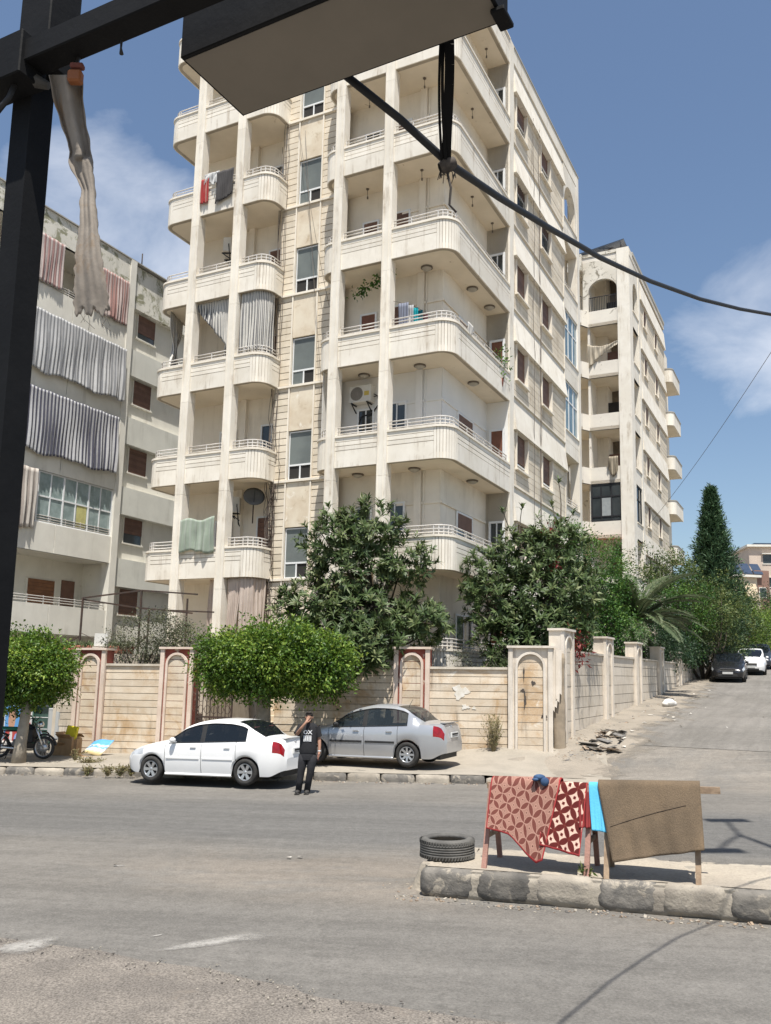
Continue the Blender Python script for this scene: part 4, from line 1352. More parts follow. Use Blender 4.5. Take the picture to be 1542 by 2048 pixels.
hang('curtain', 'faded pink curtain on the curve next to the stair tower', 'curtain', PINK, [(-5.55, .1), (-5.15, .25), (-4.98, .8)], PB(0), 3.6, 5, .05, 'faded pink curtains')
ls = [('washing', 'blue grey patterned shirt on the third floor line', (.25, .27, .34), .18, .44), ('washing', 'pale grey shirt on the third floor line', (.45, .46, .48), .34, .58),
      ('washing', 'turquoise towel on the third floor line', (.02, .36, .42), .50, .70), ('washing', 'teal shirt on the third floor line', (.03, .20, .24), .62, .82), ('washing', 'rose top at the end of the third floor line', (.40, .16, .17), .78, .96)]
for i, (nm, lb, c, a, b) in enumerate(ls):
    hang(nm, lb, 'laundry', cloth_mat('laundry_%d' % i, c, tuple(x * .6 for x in c), 4, .4), [(a - .05, .30 + .1 * i), (b + .04, .34 + .1 * i)], PT(2) + .95 - .07 * i, PT(2) + .1, 2, .03, 'laundry on the third floor line', nu=14, nv=6)
cl = MB().tube([(.0, .2, PT(2) + 1.02), (.5, .5, PT(2) + .92), (1.05, .8, PT(2) + .62)], .008, 4).build('washing_line', WIRE); cl.location = BO; cl.rotation_euler = (0, 0, YAW)
setp(cl, 'thin washing line strung across the third floor corner balcony', 'washing line')
hang('cloth', 'white cloth folded over the third floor side rail', 'cloth', cloth_mat('white_cloth', (.62, .60, .56)), [(2.2, 1.25), (2.2, 1.7)], PT(2) + .36, PT(2) - .02, 2, .02, nu=10, nv=6)
# satellite dish
r = empty('satellite_dish', loc(-5.8, 1.0, 8.55), YAW + radians(40), 'grey satellite dish on the first floor rounded balcony', 'satellite dish')
m = MB(); prof = [(.0, 0), (.15, .012), (.28, .045), (.38, .085), (.385, .09), (.28, .06), (.15, .03), (0, .02)]
m.lathe(prof, 20, 0, Matrix.Rotation(radians(65), 4, 'X')); m.build('dish', mk('dish_grey', (.13, .13, .125), (.10, .10, .098), 4, .6), r)
m = MB(); m.tube([(0, -.05, -.3), (0, -.40, .22)], .012, 5); m.build('feed_arm', BLACKM, r)
MB().tube([(0, .05, 0), (0, .12, -.9)], .025, 6).build('mast', IRON, r)
# ------------------------------------------------------------------ neighbour on the left
LBP = loc(-15.57, 4.07)
LB = empty('apartment_block', LBP, YAW, 'shabby pale apartment block with striped curtains behind the black steel post', 'apartment block')
PALE = mk('weathered_white', (.72, .695, .62), (.65, .625, .555), .9, .9, .1, 25, streak=((.36, .33, .27), .45, 1.6), patch=((.48, .44, .36), .66, .72, 1.5))
MOULD = mk('mouldy_white', (.70, .675, .60), (.62, .60, .53), .9, .9, .1, 25, streak=((.20, .19, .14), .7, 2.2), patch=((.27, .265, .18), .50, .60, 1.6), patch2=((.12, .115, .09), .64, .70, 2.6))
PGREY = mk('grey_green_panel', (.64, .635, .575), (.58, .575, .52), .7, .9, .1, 25, streak=((.33, .32, .28), .4, 2))
LS = [3.78, 7.0, 10.24, 13.48, 16.70, 19.92]
Y0 = -15.0
MB().box(-9, -1.75, Y0, 0.2, 0, 19.9).build('wall', PALE, LB)
MB().box(-9, -.42, .2, 5.2, 0, 20.9).build('wall', PALE, LB)
MB().box(-.45, .06, .0, .36, 0, 21.1).build('pillar', PALE, LB)
for k, s in enumerate(LS):
    top = k == 5
    m = MB(); m.box(-1.9, -.02, Y0, -.005, s, s + .2)
    b = m.build('roof_band' if top else 'balcony', PALE, LB)
    y = 0.0; i = 0
    while y > Y0 + .1:                          # parapet in separate panels
        w = (3.05, 3.7, 3.7, 3.7)[min(i, 3)]
        a = max(Y0, y - w)
        MB().box(-.16, 0 if i % 2 == 0 else -.012, a + .012, y - .012, s, s + 1.15).build('parapet_panel', MOULD if top else PALE, b)
        y = a; i += 1
    if top: MB().box(-1.9, .05, Y0, .36, s + 1.15, s + 1.2).build('coping', GREYM, b)
    if k in (0, 1, 4):
        for h in (.1, .2, .3):
            MB().tube([(-.08, Y0, s + 1.15 + h), (-.08, -.05, s + 1.15 + h)], .02, 5).build('rail', RAILM, b)
        for q in range(18): inst('rail_post', RAILPOST, b, (-.08, -.1 - .8 * q, s + 1.15))
    # recessed strip right of the pillar: hooded panels over brown shutters
    if k > 0:
        MB().box(-.42, -.12, .37, 5.2, s - .95, s + (.3 if k < 5 else 1.1)).build('hood_panel', MOULD if top else PGREY, LB)
        zt = s - 1.0; zb = s - 2.15
        wo = MB().box(-.42, -.36, 1.05, 1.10, zb, zt).box(-.42, -.36, 2.25, 2.30, zb, zt).box(-.42, -.33, 1.0, 2.35, zb - .06, zb).build('window', PALE, LB)
        MB().box(-.43, -.40, 1.1, 2.25, zb, zt).build('pane', GLASS, wo)
        n = (8, 8, 5, 8, 8, 6)[k]
        for i in range(n):
            hh = (zt - zb) / 8
            MB().box(-.40, -.37, 1.1, 2.25, zt - hh * (i + 1) + .004, zt - hh * i - .004).build('slat', SHUT, wo)
MB().box(-9, .06, Y0, 5.25, 21.08, 21.13).build('roof_coping', GREYM, LB)
MB().tube([(-.3, 1.0, 21.1), (-.3, 1.0, 21.9)], .03, 5).build('pipe', IRON, LB)
# glazed balcony
s = LS[2] - 3.24
z0, z1 = LS[1] + 1.15, LS[2]
f = MB()
ys = [-4.05, -2.75, -1.38, -.07]
for y in ys: f.box(-.14, -.06, y, y + .07, z0, z1)
for z_ in (z0, z1 - .06): f.box(-.139, -.065, ys[0] + .07, ys[-1], z_, z_ + .06)
for a, b_ in zip(ys, ys[1:]):
    f.box(-.13, -.07, (a + b_) / 2, (a + b_) / 2 + .05, z0 + .06, z1 - .06)
f.box(-.132, -.072, ys[0] + .07, ys[-1], z0 + 1.05, z0 + 1.11)
gl = f.build('glazing_frame', ALU, LB)
NETG = cloth_mat('pale_net', (.50, .56, .54), (.40, .46, .45), 20, .5)
for i, (a, b_) in enumerate(zip(ys, ys[1:])):
    MB().box(-.11, -.10, a + .07, b_, z0 + .06, z1 - .06).build('pane', mk('net_behind_glass_%d' % i, (.30, .37, .36), (.22, .28, .27), 3, .12, spec=.6, streak=((.46, .52, .50), .8, 6)), gl)
MB().box(-.098, -.09, -1.95, -1.42, z0 + .1, z0 + 1.05).build('yellow_curtain', mk('yellow_net', (.55, .52, .22), (.45, .42, .18), 5, .6), gl)
# shuttered window and door of the first floor
opl = [(-2.75, -1.35)]
wo = MB().box(-1.76, -1.74, -2.75, -1.35, 4.75, 6.1).build('window', GLASS, LB)
MB().box(-1.75, -1.69, -2.85, -2.75, 4.75, 6.1).build('jamb', PALE, wo); MB().box(-1.75, -1.69, -1.35, -1.25, 4.75, 6.1).build('jamb', PALE, wo)
for i in range(9):
    MB().box(-1.75, -1.70, -2.75, -1.35, 4.75 + .15 * i + .004, 4.9 + .15 * i - .004).build('slat', mk('warm_shutter', (.24, .115, .06), (.19, .09, .05), 3, .6) if 'warm_shutter' not in MATS else MATS['warm_shutter'], wo)
MB().box(-1.75, -1.70, -.95, -.25, 4.2, 6.2).build('door', SHUT, LB)
for k, y in ((4, -2.0), (4, -5.5), (2, -8), (1, -6)):
    wo = MB().box(-1.75, -1.72, y + .06, y + 1.14, LS[k] + .2, LS[k] + 2.3).build('window', GLASS, LB)
    MB().box(-1.75, -1.70, y, y + .06, LS[k] + .2, LS[k] + 2.3).build('jamb', ALU, wo); MB().box(-1.75, -1.70, y + 1.14, y + 1.2, LS[k] + .2, LS[k] + 2.3).build('jamb', ALU, wo)

def lh(label, mt, v0, v1, zt, zb, pl, amp, nu=90, nv=18, out_=.10, grp='striped awning curtains on the left block'):
    return hang('awning_curtain', label, 'curtain', mt, [(-15.57 + out_, v0), (-15.57 + out_, v1)], zt, zb, pl, amp, grp, nu, nv)
PINKS = cloth_mat('pink_stripe', (.60, .52, .49), (.40, .25, .235), 10, .5)
PINKS2 = cloth_mat('pink_stripe_wide', (.58, .48, .45), (.42, .25, .225), 13, .5)
GREYS = cloth_mat('grey_stripe', (.62, .62, .62), (.30, .305, .32), 40, .40)
NAVYS = cloth_mat('navy_stripe', (.58, .58, .59), (.11, .11, .145), 36, .48)
BEIGS = cloth_mat('beige_stripe', (.66, .61, .55), (.42, .37, .33), 9, .45)
lh('pink striped curtain at the top floor beside the black post', PINKS, -1.9, .25, LS[5] - .02, LS[4] + 1.2, 8, .05)
lh('pink striped curtain at the top floor next to the pillar', PINKS2, 1.95, 4.0, LS[5] - .02, LS[4] + 1.1, 9, .05)
lh('pink striped curtain at the top floor left of the black post', PINKS, -6.5, -3.4, LS[5] - .02, LS[4] + 1.2, 11, .05)
lh('grey and white striped awning curtain billowing over the fourth floor parapet', GREYS, -2.6, 4.0, LS[4] - .03, lambda s: LS[3] + .62 + .14 * abs(sin(2.5 * pi * s + .4)) + .02 * sin(31 * s), 13, .07, 220, 26, .22)
lh('navy striped awning curtain hanging over the third floor parapet', NAVYS, -2.6, 3.85, LS[3] - .03, lambda s: LS[2] + .55 + .13 * abs(sin(2.5 * pi * s)) + .02 * sin(29 * s), 14, .065, 220, 26, .20)
lh('faded beige striped curtain left of the glazed balcony', BEIGS, -2.3, -.15, LS[2] - .03, lambda s: LS[1] + .75 + .1 * sin(9 * s), 7, .07, 60, 14, .12)

# ------------------------------------------------------------------ block behind on the right
SB = empty('apartment_block', loc(2.0, 29.5), YAW, 'flaking cream apartment block with arched top loggia behind the corner block', 'apartment block')
FLAKE = mk('flaking_cream', (.74, .69, .60), (.68, .63, .55), .9, .9, .1, 25, patch=((.33, .29, .23), .60, .66, 1.7), patch2=((.70, .67, .61), .6, .68, .8))
FLAKE2 = mk('bad_flaking_cream', (.70, .655, .57), (.62, .575, .49), .9, .9, .1, 25, patch=((.24, .215, .165), .52, .62, 1.9), patch2=((.14, .13, .11), .65, .70, 2.8))
ST = [26.15 - 3.48 * i for i in range(7)]
MB().box(-14, -3.3, 1.9, 20, 0, 30).build('wall', FLAKE, SB)
MB().box(-3.3, -1.9, 1.9, 20, 0, 30).build('wall', PLAST, SB)
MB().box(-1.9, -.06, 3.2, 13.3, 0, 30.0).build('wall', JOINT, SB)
MB().box(-.78, .0, -.06, .9, 0, 30.15).build('pillar', STONE, SB)
MB().box(-.32, .04, 2.75, 3.25, 0, 29.6).build('pillar', STONE, SB)
def slabpath(): return [(-14, -.55), (-2.98, -.55), (-2.66, 0), (-.78, 0)]
for i, zt in enumerate(ST):
    zb = zt - 1.05
    m = MB(); m.prism(slabpath() + [(-.02, .9), (-.02, 2.8), (-1.95, 3.2), (-14, 3.2)], zb, zb + .2)
    b = m.build('balcony', SOFFIT, SB)
    nr = normals(slabpath())
    P_ = slabpath()
    for a in range(3):
        dx, dy = P_[a + 1][0] - P_[a][0], P_[a + 1][1] - P_[a][1]; l = sqrt(dx * dx + dy * dy); n0 = (dy / l, -dx / l)
        MB().strip([P_[a], P_[a + 1]], [n0, n0], zb, zt, -.14, 0 if a != 1 else .004).build('parapet_panel', FLAKE, b)
    MB().box(-.14, .0, .9, 2.75, zb, zt - .04).build('parapet_panel', STONE, b)
    MB().box(-.16, .05, .9, 2.75, zt - .04, zt + .02).build('coping', PLAST, b)
    MB().box(-2.76, -2.62, .15, 1.9, zb, zb + 3.48).build('fin', FLAKE, SB)
    # side: hooded bands and narrow windows
    zl = zb - .15 + .55
    m = MB(); hb0, hb1 = zt - .2 + 1.95, zt - .2 + 3.3
    prof = [(-.06, hb0), (.14, hb0), (.02, hb1), (-.06, hb1)]
    for a, b_ in ((3.26, 13.3),):
        vs_ = [(u, a, z_) for u, z_ in prof] + [(u, b_, z_) for u, z_ in prof]
        m.add(vs_, [(0, 1, 2, 3), (7, 6, 5, 4), (0, 4, 5, 1), (1, 5, 6, 2), (2, 6, 7, 3), (3, 7, 4, 0)])
    if hb1 < 30.3: m.build('window_hood', STONE, SB)
    for r in range(7):
        z0 = hb1 - 3.48 + .02 + .295 * r
        if z0 > 29: continue
        if r < 2: segs = ((3.26, 13.3),)
        else: segs = ((3.26, 4.4), (5.8, 8.7), (10.1, 13.3))
        for a, b_ in segs:
            MB().box(-.07, .0, a, b_, z0, z0 + .27).build('side_course', COURSE, SB)
    for a, b_ in ((4.5, 5.7), (8.8, 10.0)):
        z0, z1 = hb1 - 3.48 + .66, hb0 - .03
        if z1 > 29.5: continue
        wo = MB().box(-.1, .06, a - .06, a, z0, z1).box(-.1, .06, b_, b_ + .06, z0, z1).box(-.1, .10, a - .08, b_ + .08, z0 - .07, z0).build('window', PLAST, SB)
        MB().box(-.1, -.07, a, b_, z0, z1).build('pane', GLASS, wo)
        for q in range(5):
            hh = (z1 - z0) / 8
            MB().box(-.07, -.04, a, b_, z1 - hh * (q + 1) + .005, z1 - hh * q - .005).build('slat', SHUT, wo)
    # balcony standing out at the far end
    m = MB(); m.prism([(-.5, 13.5), (.1, 13.5)] + [(.1 + .42 * sin(a), 13.92 - .42 * cos(a)) for a in np.linspace(.1, pi / 2, 6)] + [(.52, 17.2), (-.5, 17.2)], zb + .35, zb + .5)
    rb = m.build('rear_balcony', SOFFIT, SB)
    rp_ = [(-.05, 13.48), (.1, 13.48)] + [(.1 + .44 * sin(a), 13.92 - .44 * cos(a)) for a in np.linspace(.1, pi / 2, 6)] + [(.54, 17.2)]
    MB().strip(rp_, normals(rp_), zb + .33, zt + .30, -.10, .0).build('parapet_panel', STONE, rb)
    MB().strip(rp_, normals(rp_), zt + .30, zt + .36, -.13, .04).build('coping', GREYM, rb)
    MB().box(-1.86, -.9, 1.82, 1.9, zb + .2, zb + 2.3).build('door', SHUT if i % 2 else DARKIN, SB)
MB().box(-1.9, -.5, 13.3, 18, 0, 29).build('wall', PLAST, SB)
arch_panel('arch', -3.0, -.78, ST[0], 29.6, -1.72, .92, ST[0] + 1.35, .0, .25, FLAKE2, SB, 'u', .85)
MB().box(-14, -2.95, -.55, -.3, 28.9, 30.0).build('parapet_panel', FLAKE2, SB)
arch_panel('arch', .9, 2.76, ST[0], 29.6, 1.83, .80, ST[0] + 1.3, -.22, -.005, STONE, SB, 'v', 1.1)
MB().box(-14, .03, .02, 13.3, 29.6, 29.95).build('roof_slab', FLAKE, SB)
MB().box(-.1, .08, .9, 13.3, 29.95, 30.2).build('roof_coping', GREYM, SB)
MB().box(-13, -.8, -.03, .2, 29.95, 30.15).build('roof_coping', FLAKE2, SB)
# balustrade of the arched loggia
for x in np.linspace(-2.6, -.82, 17): MB().box(x - .014, x + .014, .06, .09, ST[0], ST[0] + .95).build('baluster', BLACKM, SB)
for x in np.linspace(-4.2, -3.0, 10): MB().box(x - .014, x + .014, -.46, -.43, ST[0], ST[0] + .95).build('baluster', BLACKM, SB)
MB().box(-2.62, -.80, .055, .095, ST[0] + .95, ST[0] + .99).build('handrail', BLACKM, SB)
MB().box(-4.2, -3.0, -.465, -.425, ST[0] + .95, ST[0] + .99).build('handrail', BLACKM, SB)
# black framed glazing low down
f = MB()
z0, z1 = ST[4] + .0, ST[3] - 1.07
for x in (-2.64, -2.05, -1.42, -.84): f.box(x, x + .07, .02, .10, z0, z1)
for z_ in (z0, z0 + .28, z0 + 1.55, z1 - .08): f.box(-2.57, -.84, .021, .095, z_, z_ + .08)
gf = f.build('glazing_frame', BLACKM, SB)
MB().box(-2.57, -.84, .05, .06, z0 + .08, z1 - .08).build('pane', GLASS, gf)
MB().box(-2.0, -1.42, .04, .047, z0 + .36, z0 + 1.5).build('sliding_pane', mk('milky_glass', (.33, .35, .35), (.28, .30, .30), 3, .2), gf)
f = MB()
for y in (.95, 1.8, 2.65): f.box(-.12, -.04, y, y + .07, z0 + .1, z1)
for z_ in (z0 + .1, z0 + 1.5, z1 - .08): f.box(-.119, -.045, 1.02, 2.65, z_, z_ + .07)
gf = f.build('glazing_frame', BLACKM, SB); MB().box(-.09, -.08, 1.02, 2.65, z0 + .17, z1 - .08).build('pane', GLASS, gf)
m = MB()
for q in range(7): m.prism_y([(-2.85 + .3 * q, ST[4] - 1.18), (-2.7 + .3 * q, ST[4] - 1.10), (-2.55 + .3 * q, ST[4] - 1.18)], -.35, .05)
m.build('tile_edge', mk('terracotta', (.42, .20, .12), (.34, .17, .11), 4, .8), SB)
CREAMC = cloth_mat('cream_drape', (.56, .50, .40), (.44, .38, .29), 13, .4)
hang('drape', 'cream drape sagging across a loggia of the flaking block', 'cloth', CREAMC, [(-.75, 29.42), (1.2, 29.42)], lambda s: ST[1] + 1.25 - .25 * sin(pi * s), lambda s: ST[1] + .95 - 1.1 * (1 - s) ** 1.5 - .3 * (1 - s), 7, .07, nu=50, nv=12)
hang('bundle', 'striped cloth bundled over a parapet of the flaking block', 'cloth', cloth_mat('striped_bundle', (.46, .40, .30), (.16, .13, .10), 6, .4), [(.5, 29.36), (1.1, 29.36)], ST[3] + .6, lambda s: ST[3] - .25 - .9 * sin(pi * s) * .5, 3, .08, nu=20, nv=8)
# solar water heater panel on its roof
r = empty('solar_panel', loc(.4, 30.6, 30.0), YAW, 'blue solar panel tilted on the roof of the flaking block', 'solar panel')
PV = mk('solar_glass', (.045, .06, .09), (.035, .05, .08), 2, .25, spec=.5)
MB().add([(-2.2, -.6, .55), (1.2, -.6, 1.05), (1.2, .9, 1.05), (-2.2, .9, .55), (-2.2, -.6, .49), (1.2, -.6, .99), (1.2, .9, .99), (-2.2, .9, .49)],
         [(0, 1, 2, 3), (7, 6, 5, 4), (0, 4, 5, 1), (1, 5, 6, 2), (2, 6, 7, 3), (3, 7, 4, 0)]).build('panel', PV, r)
m = MB()
for x in (-1.6, -.2, .9): m.bar((x, 0, 0), (x, 0, .6 + .24 * (x + 1.6)), .05, .05)
m.bar((-1.6, 0, .05), (.9, 0, 1.1), .05, .05); m.build('stand', IRON, r)

# ------------------------------------------------------------------ houses far up the side street
PINKW = mk('pink_render', (.58, .42, .33), (.52, .38, .30), .5, .9)
CREAMW = mk('cream_render', (.66, .56, .42), (.60, .50, .38), .5, .9)
BEIGW = mk('beige_render', (.55, .46, .38), (.49, .41, .34), .5, .9)
BROWNW = mk('brown_render', (.27, .165, .13), (.23, .14, .11), .5, .9)
def far_house(x, y, rz, w, d, h, mt, label, rows, cols, base=5.0, extra=None, win=(1.1, 1.2)):
    r = empty('house', (x, y, base), rz, label, 'house', 'houses up the side street')
    MB().box(0, w, 0, d, -6, h).build('wall', mt, r)
    MB().box(-.35, w + .35, -.45, d + .3, h, h + .28).build('roof', PALE, r)
    for i in range(rows):
        for j in range(cols):
            cx = w * (j + .5) / cols; z = h - 1.0 - 3.1 * i
            wo = MB().box(cx - win[0] / 2 - .1, cx + win[0] / 2 + .1, -.08, -.002, z - win[1] - .12, z - win[1]).build('window', PALE, r)
            MB().box(cx - win[0] / 2 - .2, cx + win[0] / 2 + .2, -.4, -.002, z + .02, z + .12).build('hood', PALE, wo)
            MB().box(cx - win[0] / 2, cx + win[0] / 2, -.02, -.003, z - win[1], z).build('pane', GLASS, wo)
    return r
h1 = at_y(1497, 1085, 112)
r1 = far_house(h1[0], 112, radians(-6), 4.6, 12, h1[2] - 5.6, BEIGW, 'pink grey house with roof panels farthest up the side street', 4, 1)
MB().box(4.6, 14, .6, 11, -6, h1[2] - 5.7).build('wing', PINKW, r1)
for i in range(4):
    z = h1[2] - 8.0 - 3.2 * i
    b = MB().box(4.8, 14, -1.2, .6, z - .25, z).build('balcony', PINKW, r1)
    MB().box(4.8, 14, -1.3, -1.2, z - .25, z + .95).build('parapet_panel', PALE, b)
MB().box(1.0, 4.8, 1, 5, h1[2] - 5.3, h1[2] - 4.9).build('roof_panel', PV, r1)
h2 = at_y(1466, 1150, 104)
r2 = far_house(h2[0], 104, radians(10), 3.2, 9, h2[2] - 5.2, CREAMW, 'low cream house with a slanting awning below roof solar panels', 0, 0)
MB().box(.3, 3.1, -.7, -.02, h2[2] - 9.2, h2[2] - 8.2).build('balcony', BEIGW, r2)
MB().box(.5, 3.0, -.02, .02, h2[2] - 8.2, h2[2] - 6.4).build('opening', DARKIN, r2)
MB().add([(1.5, -.9, h2[2] - 8.0), (3.0, -.9, h2[2] - 8.2), (2.9, -.1, h2[2] - 5.9), (1.2, -.1, h2[2] - 5.9), (1.5, -.88, h2[2] - 8.05), (3.0, -.88, h2[2] - 8.25), (2.9, -.08, h2[2] - 5.95), (1.2, -.08, h2[2] - 5.95)],
         [(0, 1, 2, 3), (7, 6, 5, 4), (0, 4, 5, 1), (2, 6, 7, 3)]).build('awning', mk('awning_canvas', (.58, .47, .33), (.52, .42, .30), 2), r2)
MB().box(3.2, 5.2, .5, 8, -6, h2[2] - 4.2).build('stair_tower', BROWNW, r2)
for i in range(3):
    wo = MB().box(3.7, 4.7, .42, .498, h2[2] - 7.6 - 3 * i, h2[2] - 6.3 - 3 * i).build('window', PALE, r2)
    MB().box(3.8, 4.6, .40, .418, h2[2] - 7.5 - 3 * i, h2[2] - 6.4 - 3 * i).build('pane', GLASS, wo)
for i in range(3):
    MB().add([(.1 + 1.4 * i, 0, h2[2] - 4.7), (1.3 + 1.4 * i, 0, h2[2] - 4.7), (1.9 + 1.4 * i, 2, h2[2] - 3.2), (.7 + 1.4 * i, 2, h2[2] - 3.2), (.1 + 1.4 * i, 0, h2[2] - 4.8), (1.3 + 1.4 * i, 0, h2[2] - 4.8), (1.9 + 1.4 * i, 2, h2[2] - 3.3), (.7 + 1.4 * i, 2, h2[2] - 3.3)],
             [(0, 1, 2, 3), (7, 6, 5, 4), (0, 4, 5, 1), (1, 5, 6, 2), (3, 7, 4, 0), (2, 6, 7, 3)]).build('roof_panel', PV, r2)
far_house(h1[0] + 6, 96, radians(4), 12, 10, 7, PINKW, 'salmon house with white balconies at the right edge of the street', 2, 3, 6.0)
ew = MB().box(0, 16, 0, .3, -1, 1.3).build('boundary_wall', WST2)
ew.location = (27.5, 82, gz(27.5, 82)); ew.rotation_euler = (0, 0, radians(-12))
setp(ew, 'low stone wall closing the top of the side street', 'wall')

# ------------------------------------------------------------------ shop, planters and frame left of the wall
sh = empty('shop_front', (WC[0], WC[1], 0), WYAW, 'dark open kiosk front behind the motorcycle and the clipped tree', 'kiosk')
MB().box(-19.5, -14.72, .9, 1.1, -.4, 2.7).build('back_wall', mk('shop_dark', (.07, .066, .06), (.05, .048, .045), 1), sh)
MB().box(-19.5, -14.72, -.3, 1.1, 2.7, 2.85).build('roof', WCORE, sh)
MB().box(-14.80, -14.70, -.02, 1.0, -.3, 2.7).build('side_wall', WST2, sh)
def shop_pt(px, py, d=.0):
    n = np.array([sin(WYAW), -cos(WYAW), 0]); return pick(px, py, WC + n * (-d), n)
r = empty('fridge', Vector(shop_pt(80, 1470, .35)) + Vector((0, 0, -.25)), WYAW, 'dark green glass fronted drinks fridge in the kiosk', 'fridge')
MB().cbox(-.32, .32, 0, .5, 0, 1.75, .02).build('cabinet', mk('fridge_green', (.03, .10, .07), (.025, .08, .06), 3, .4), r)
f = MB()
for x in (-.30, .25): f.box(x, x + .05, -.03, 0, .05, 1.7)
for z_ in (.05, 1.65): f.box(-.249, .249, -.03, 0, z_, z_ + .05)
f.build('door_frame', mk('fridge_frame', (.10, .22, .17)), r)
MB().box(-.25, .25, -.012, -.004, .1, 1.65).build('door_glass', mk('fridge_glass', (.06, .12, .10), (.04, .08, .07), 4, .1, spec=.6), r)
for i in range(4): MB().box(-.25, .25, -.02, -.013, .42 + .34 * i, .44 + .34 * i).build('shelf', ALU, r)
# posters: a man's portrait in red tie style colours, plain print
def mk_poster():
    m = bpy.data.materials.new('poster_print'); m.use_nodes = True; t = m.node_tree; L = t.links.new
    P = t.nodes['Principled BSDF']; P.inputs['Roughness'].default_value = .5
    tcn = t.nodes.new('ShaderNodeTexCoord'); sp = t.nodes.new('ShaderNodeSeparateXYZ'); L(tcn.outputs['UV'], sp.inputs[0])
    def ell(cx, cy, rx, ry):
        mp = t.nodes.new('ShaderNodeMapping'); mp.inputs['Location'].default_value = (-cx / rx, -cy / ry, 0); mp.inputs['Scale'].default_value = (1 / rx, 1 / ry, 0)
        L(tcn.outputs['UV'], mp.inputs['Vector']); ln = t.nodes.new('ShaderNodeVectorMath'); ln.operation = 'LENGTH'; L(mp.outputs[0], ln.inputs[0])
        q = t.nodes.new('ShaderNodeMath'); q.operation = 'LESS_THAN'; L(ln.outputs['Value'], q.inputs[0]); q.inputs[1].default_value = 1; return q.outputs[0]
    col = None
    def over(f, c):
        nonlocal col
        x = t.nodes.new('ShaderNodeMix'); x.data_type = 'RGBA'; L(f, x.inputs[0])
        if isinstance(col, tuple): x.inputs[6].default_value = (*col, 1)
        else: L(col, x.inputs[6])
        x.inputs[7].default_value = (*c, 1); col = x.outputs[2]
    col = (.10, .28, .55)
    over(ell(.50, .12, .50, .36), (.35, .045, .04)); over(ell(.46, .76, .26, .20), (.04, .03, .025)); over(ell(.44, .62, .22, .25), (.42, .24, .16)); over(ell(.45, .20, .09, .22), (.50, .48, .46)); over(ell(.8, .1, .16, .2), (.20, .28, .5))
    L(col, P.inputs['Base Color']); return m
POST = mk_poster()
def board(name, label, cat, p0, w, h, mt, d=.03, group=None, rx=0):
    r = empty(name, p0, 0, label, cat, group, rot=(rx, 0, WYAW))
    o = grid_obj('print', 1, 1, lambda s, t: (-w / 2 + w * s, -d / 2 - .002, h * t), mt, r, 0, False)
    MB().box(-w / 2 - .02, w / 2 + .02, -d / 2, d / 2, -.02, h + .02).build('frame', ALU, r)
    return r
p = Vector(shop_pt(22, 1490, -.05)); board('poster', 'portrait poster of a man on blue leaning beside the clipped tree trunk', 'poster', p, .52, 1.15, POST, group='posters at the kiosk')
p = Vector(shop_pt(50, 1465, .1)); board('poster', 'narrow red and white poster on a white frame behind the motorcycle', 'poster', p, .34, .95, mk('red_print', (.35, .05, .05), (.55, .52, .50), 6, .5, contrast=(.45, .5)), group='posters at the kiosk')
p = Vector(shop_pt(108, 1482, .1)); r = empty('meter_box', p, WYAW, 'grey metal meter cabinet at the end of the wall', 'cabinet')
MB().cbox(-.2, .2, -.1, .18, 0, .95, .015).build('body', mk('cabinet_grey', (.40, .41, .41), (.33, .34, .34), 4, .5), r); MB().box(-.16, .16, -.115, -.102, .08, .86).build('door', mk('cabinet_door', (.45, .46, .46)), r)
b = empty('bench', shop_pt(14, 1512, -.35), WYAW, 'low white box bench at the foot of the posters', 'bench')
MB().cbox(-.5, .35, -.2, .2, .28, .42, .02).build('seat', mk('bench_white', (.55, .52, .48), (.47, .44, .40), 4), b); MB().box(-.45, -.35, -.18, .18, 0, .28).build('leg', IRON, b); MB().box(.2, .3, -.18, .18, 0, .28).build('leg', IRON, b)
# raised planting behind the wall
TER = mk('planter_terracotta', (.33, .13, .085), (.27, .11, .075), 4, .85)
rt_ = MB().box(-16.5, -10.5, 1.2, 1.5, 0, 2.9).box(-16.5, -10.5, 1.5, 5.0, 0, 2.6).build('retaining_wall', WST2); rt_.location = (WC[0], WC[1], 0); rt_.rotation_euler = (0, 0, WYAW)
setp(rt_, 'raised bed wall holding red planters behind the left pilaster', 'wall')
for i, (px, w) in enumerate(((150, .95), (188, .80), (242, .75))):
    q = shop_pt(px, 1290, 1.35)
    r = empty('planter', (q[0], q[1], 2.9), WYAW, ('long red planter of succulents left of the small white sign', 'red planter of trailing green right under the small white sign', 'red planter beside the grey shrub')[i], 'planter', 'red planters on the bed wall')
    MB().cbox(-w / 2, w / 2, -.14, .14, 0, .24, .02).build('trough', TER, r)
    m = MB()
    for _ in range(150):
        x, y = random.uniform(-w / 2, w / 2), random.uniform(-.15, .12); a = random.uniform(0, 6.28); hgt = random.uniform(.08, .24)
        m.add([(x - .03 * cos(a), y - .03 * sin(a), .2), (x + .03 * cos(a), y + .03 * sin(a), .2), (x + .08 * sin(a), y + .08 * cos(a), .2 + hgt)], [(0, 1, 2)])
    m.build('plants', mk('succulent_%d' % i, (.10, .15, .06), (.20, .22, .12), 12, .7), r, 'stuff')
q = shop_pt(203, 1270, 1.2)
r = empty('small_sign', (q[0], q[1], 2.9), WYAW, 'small blank white sign board on a stub of wall', 'sign')
MB().box(-.22, .22, -.02, .02, .22, .62).build('board', mk('sign_white', (.62, .61, .57), (.55, .54, .50), 3), r); MB().box(-.2, .2, -.15, .15, -.3, .2).build('plinth', WST2, r)
r = empty('pergola_frame', (q[0], q[1], 2.6), WYAW, 'bare rusty pipe frame standing over the left garden', 'frame')
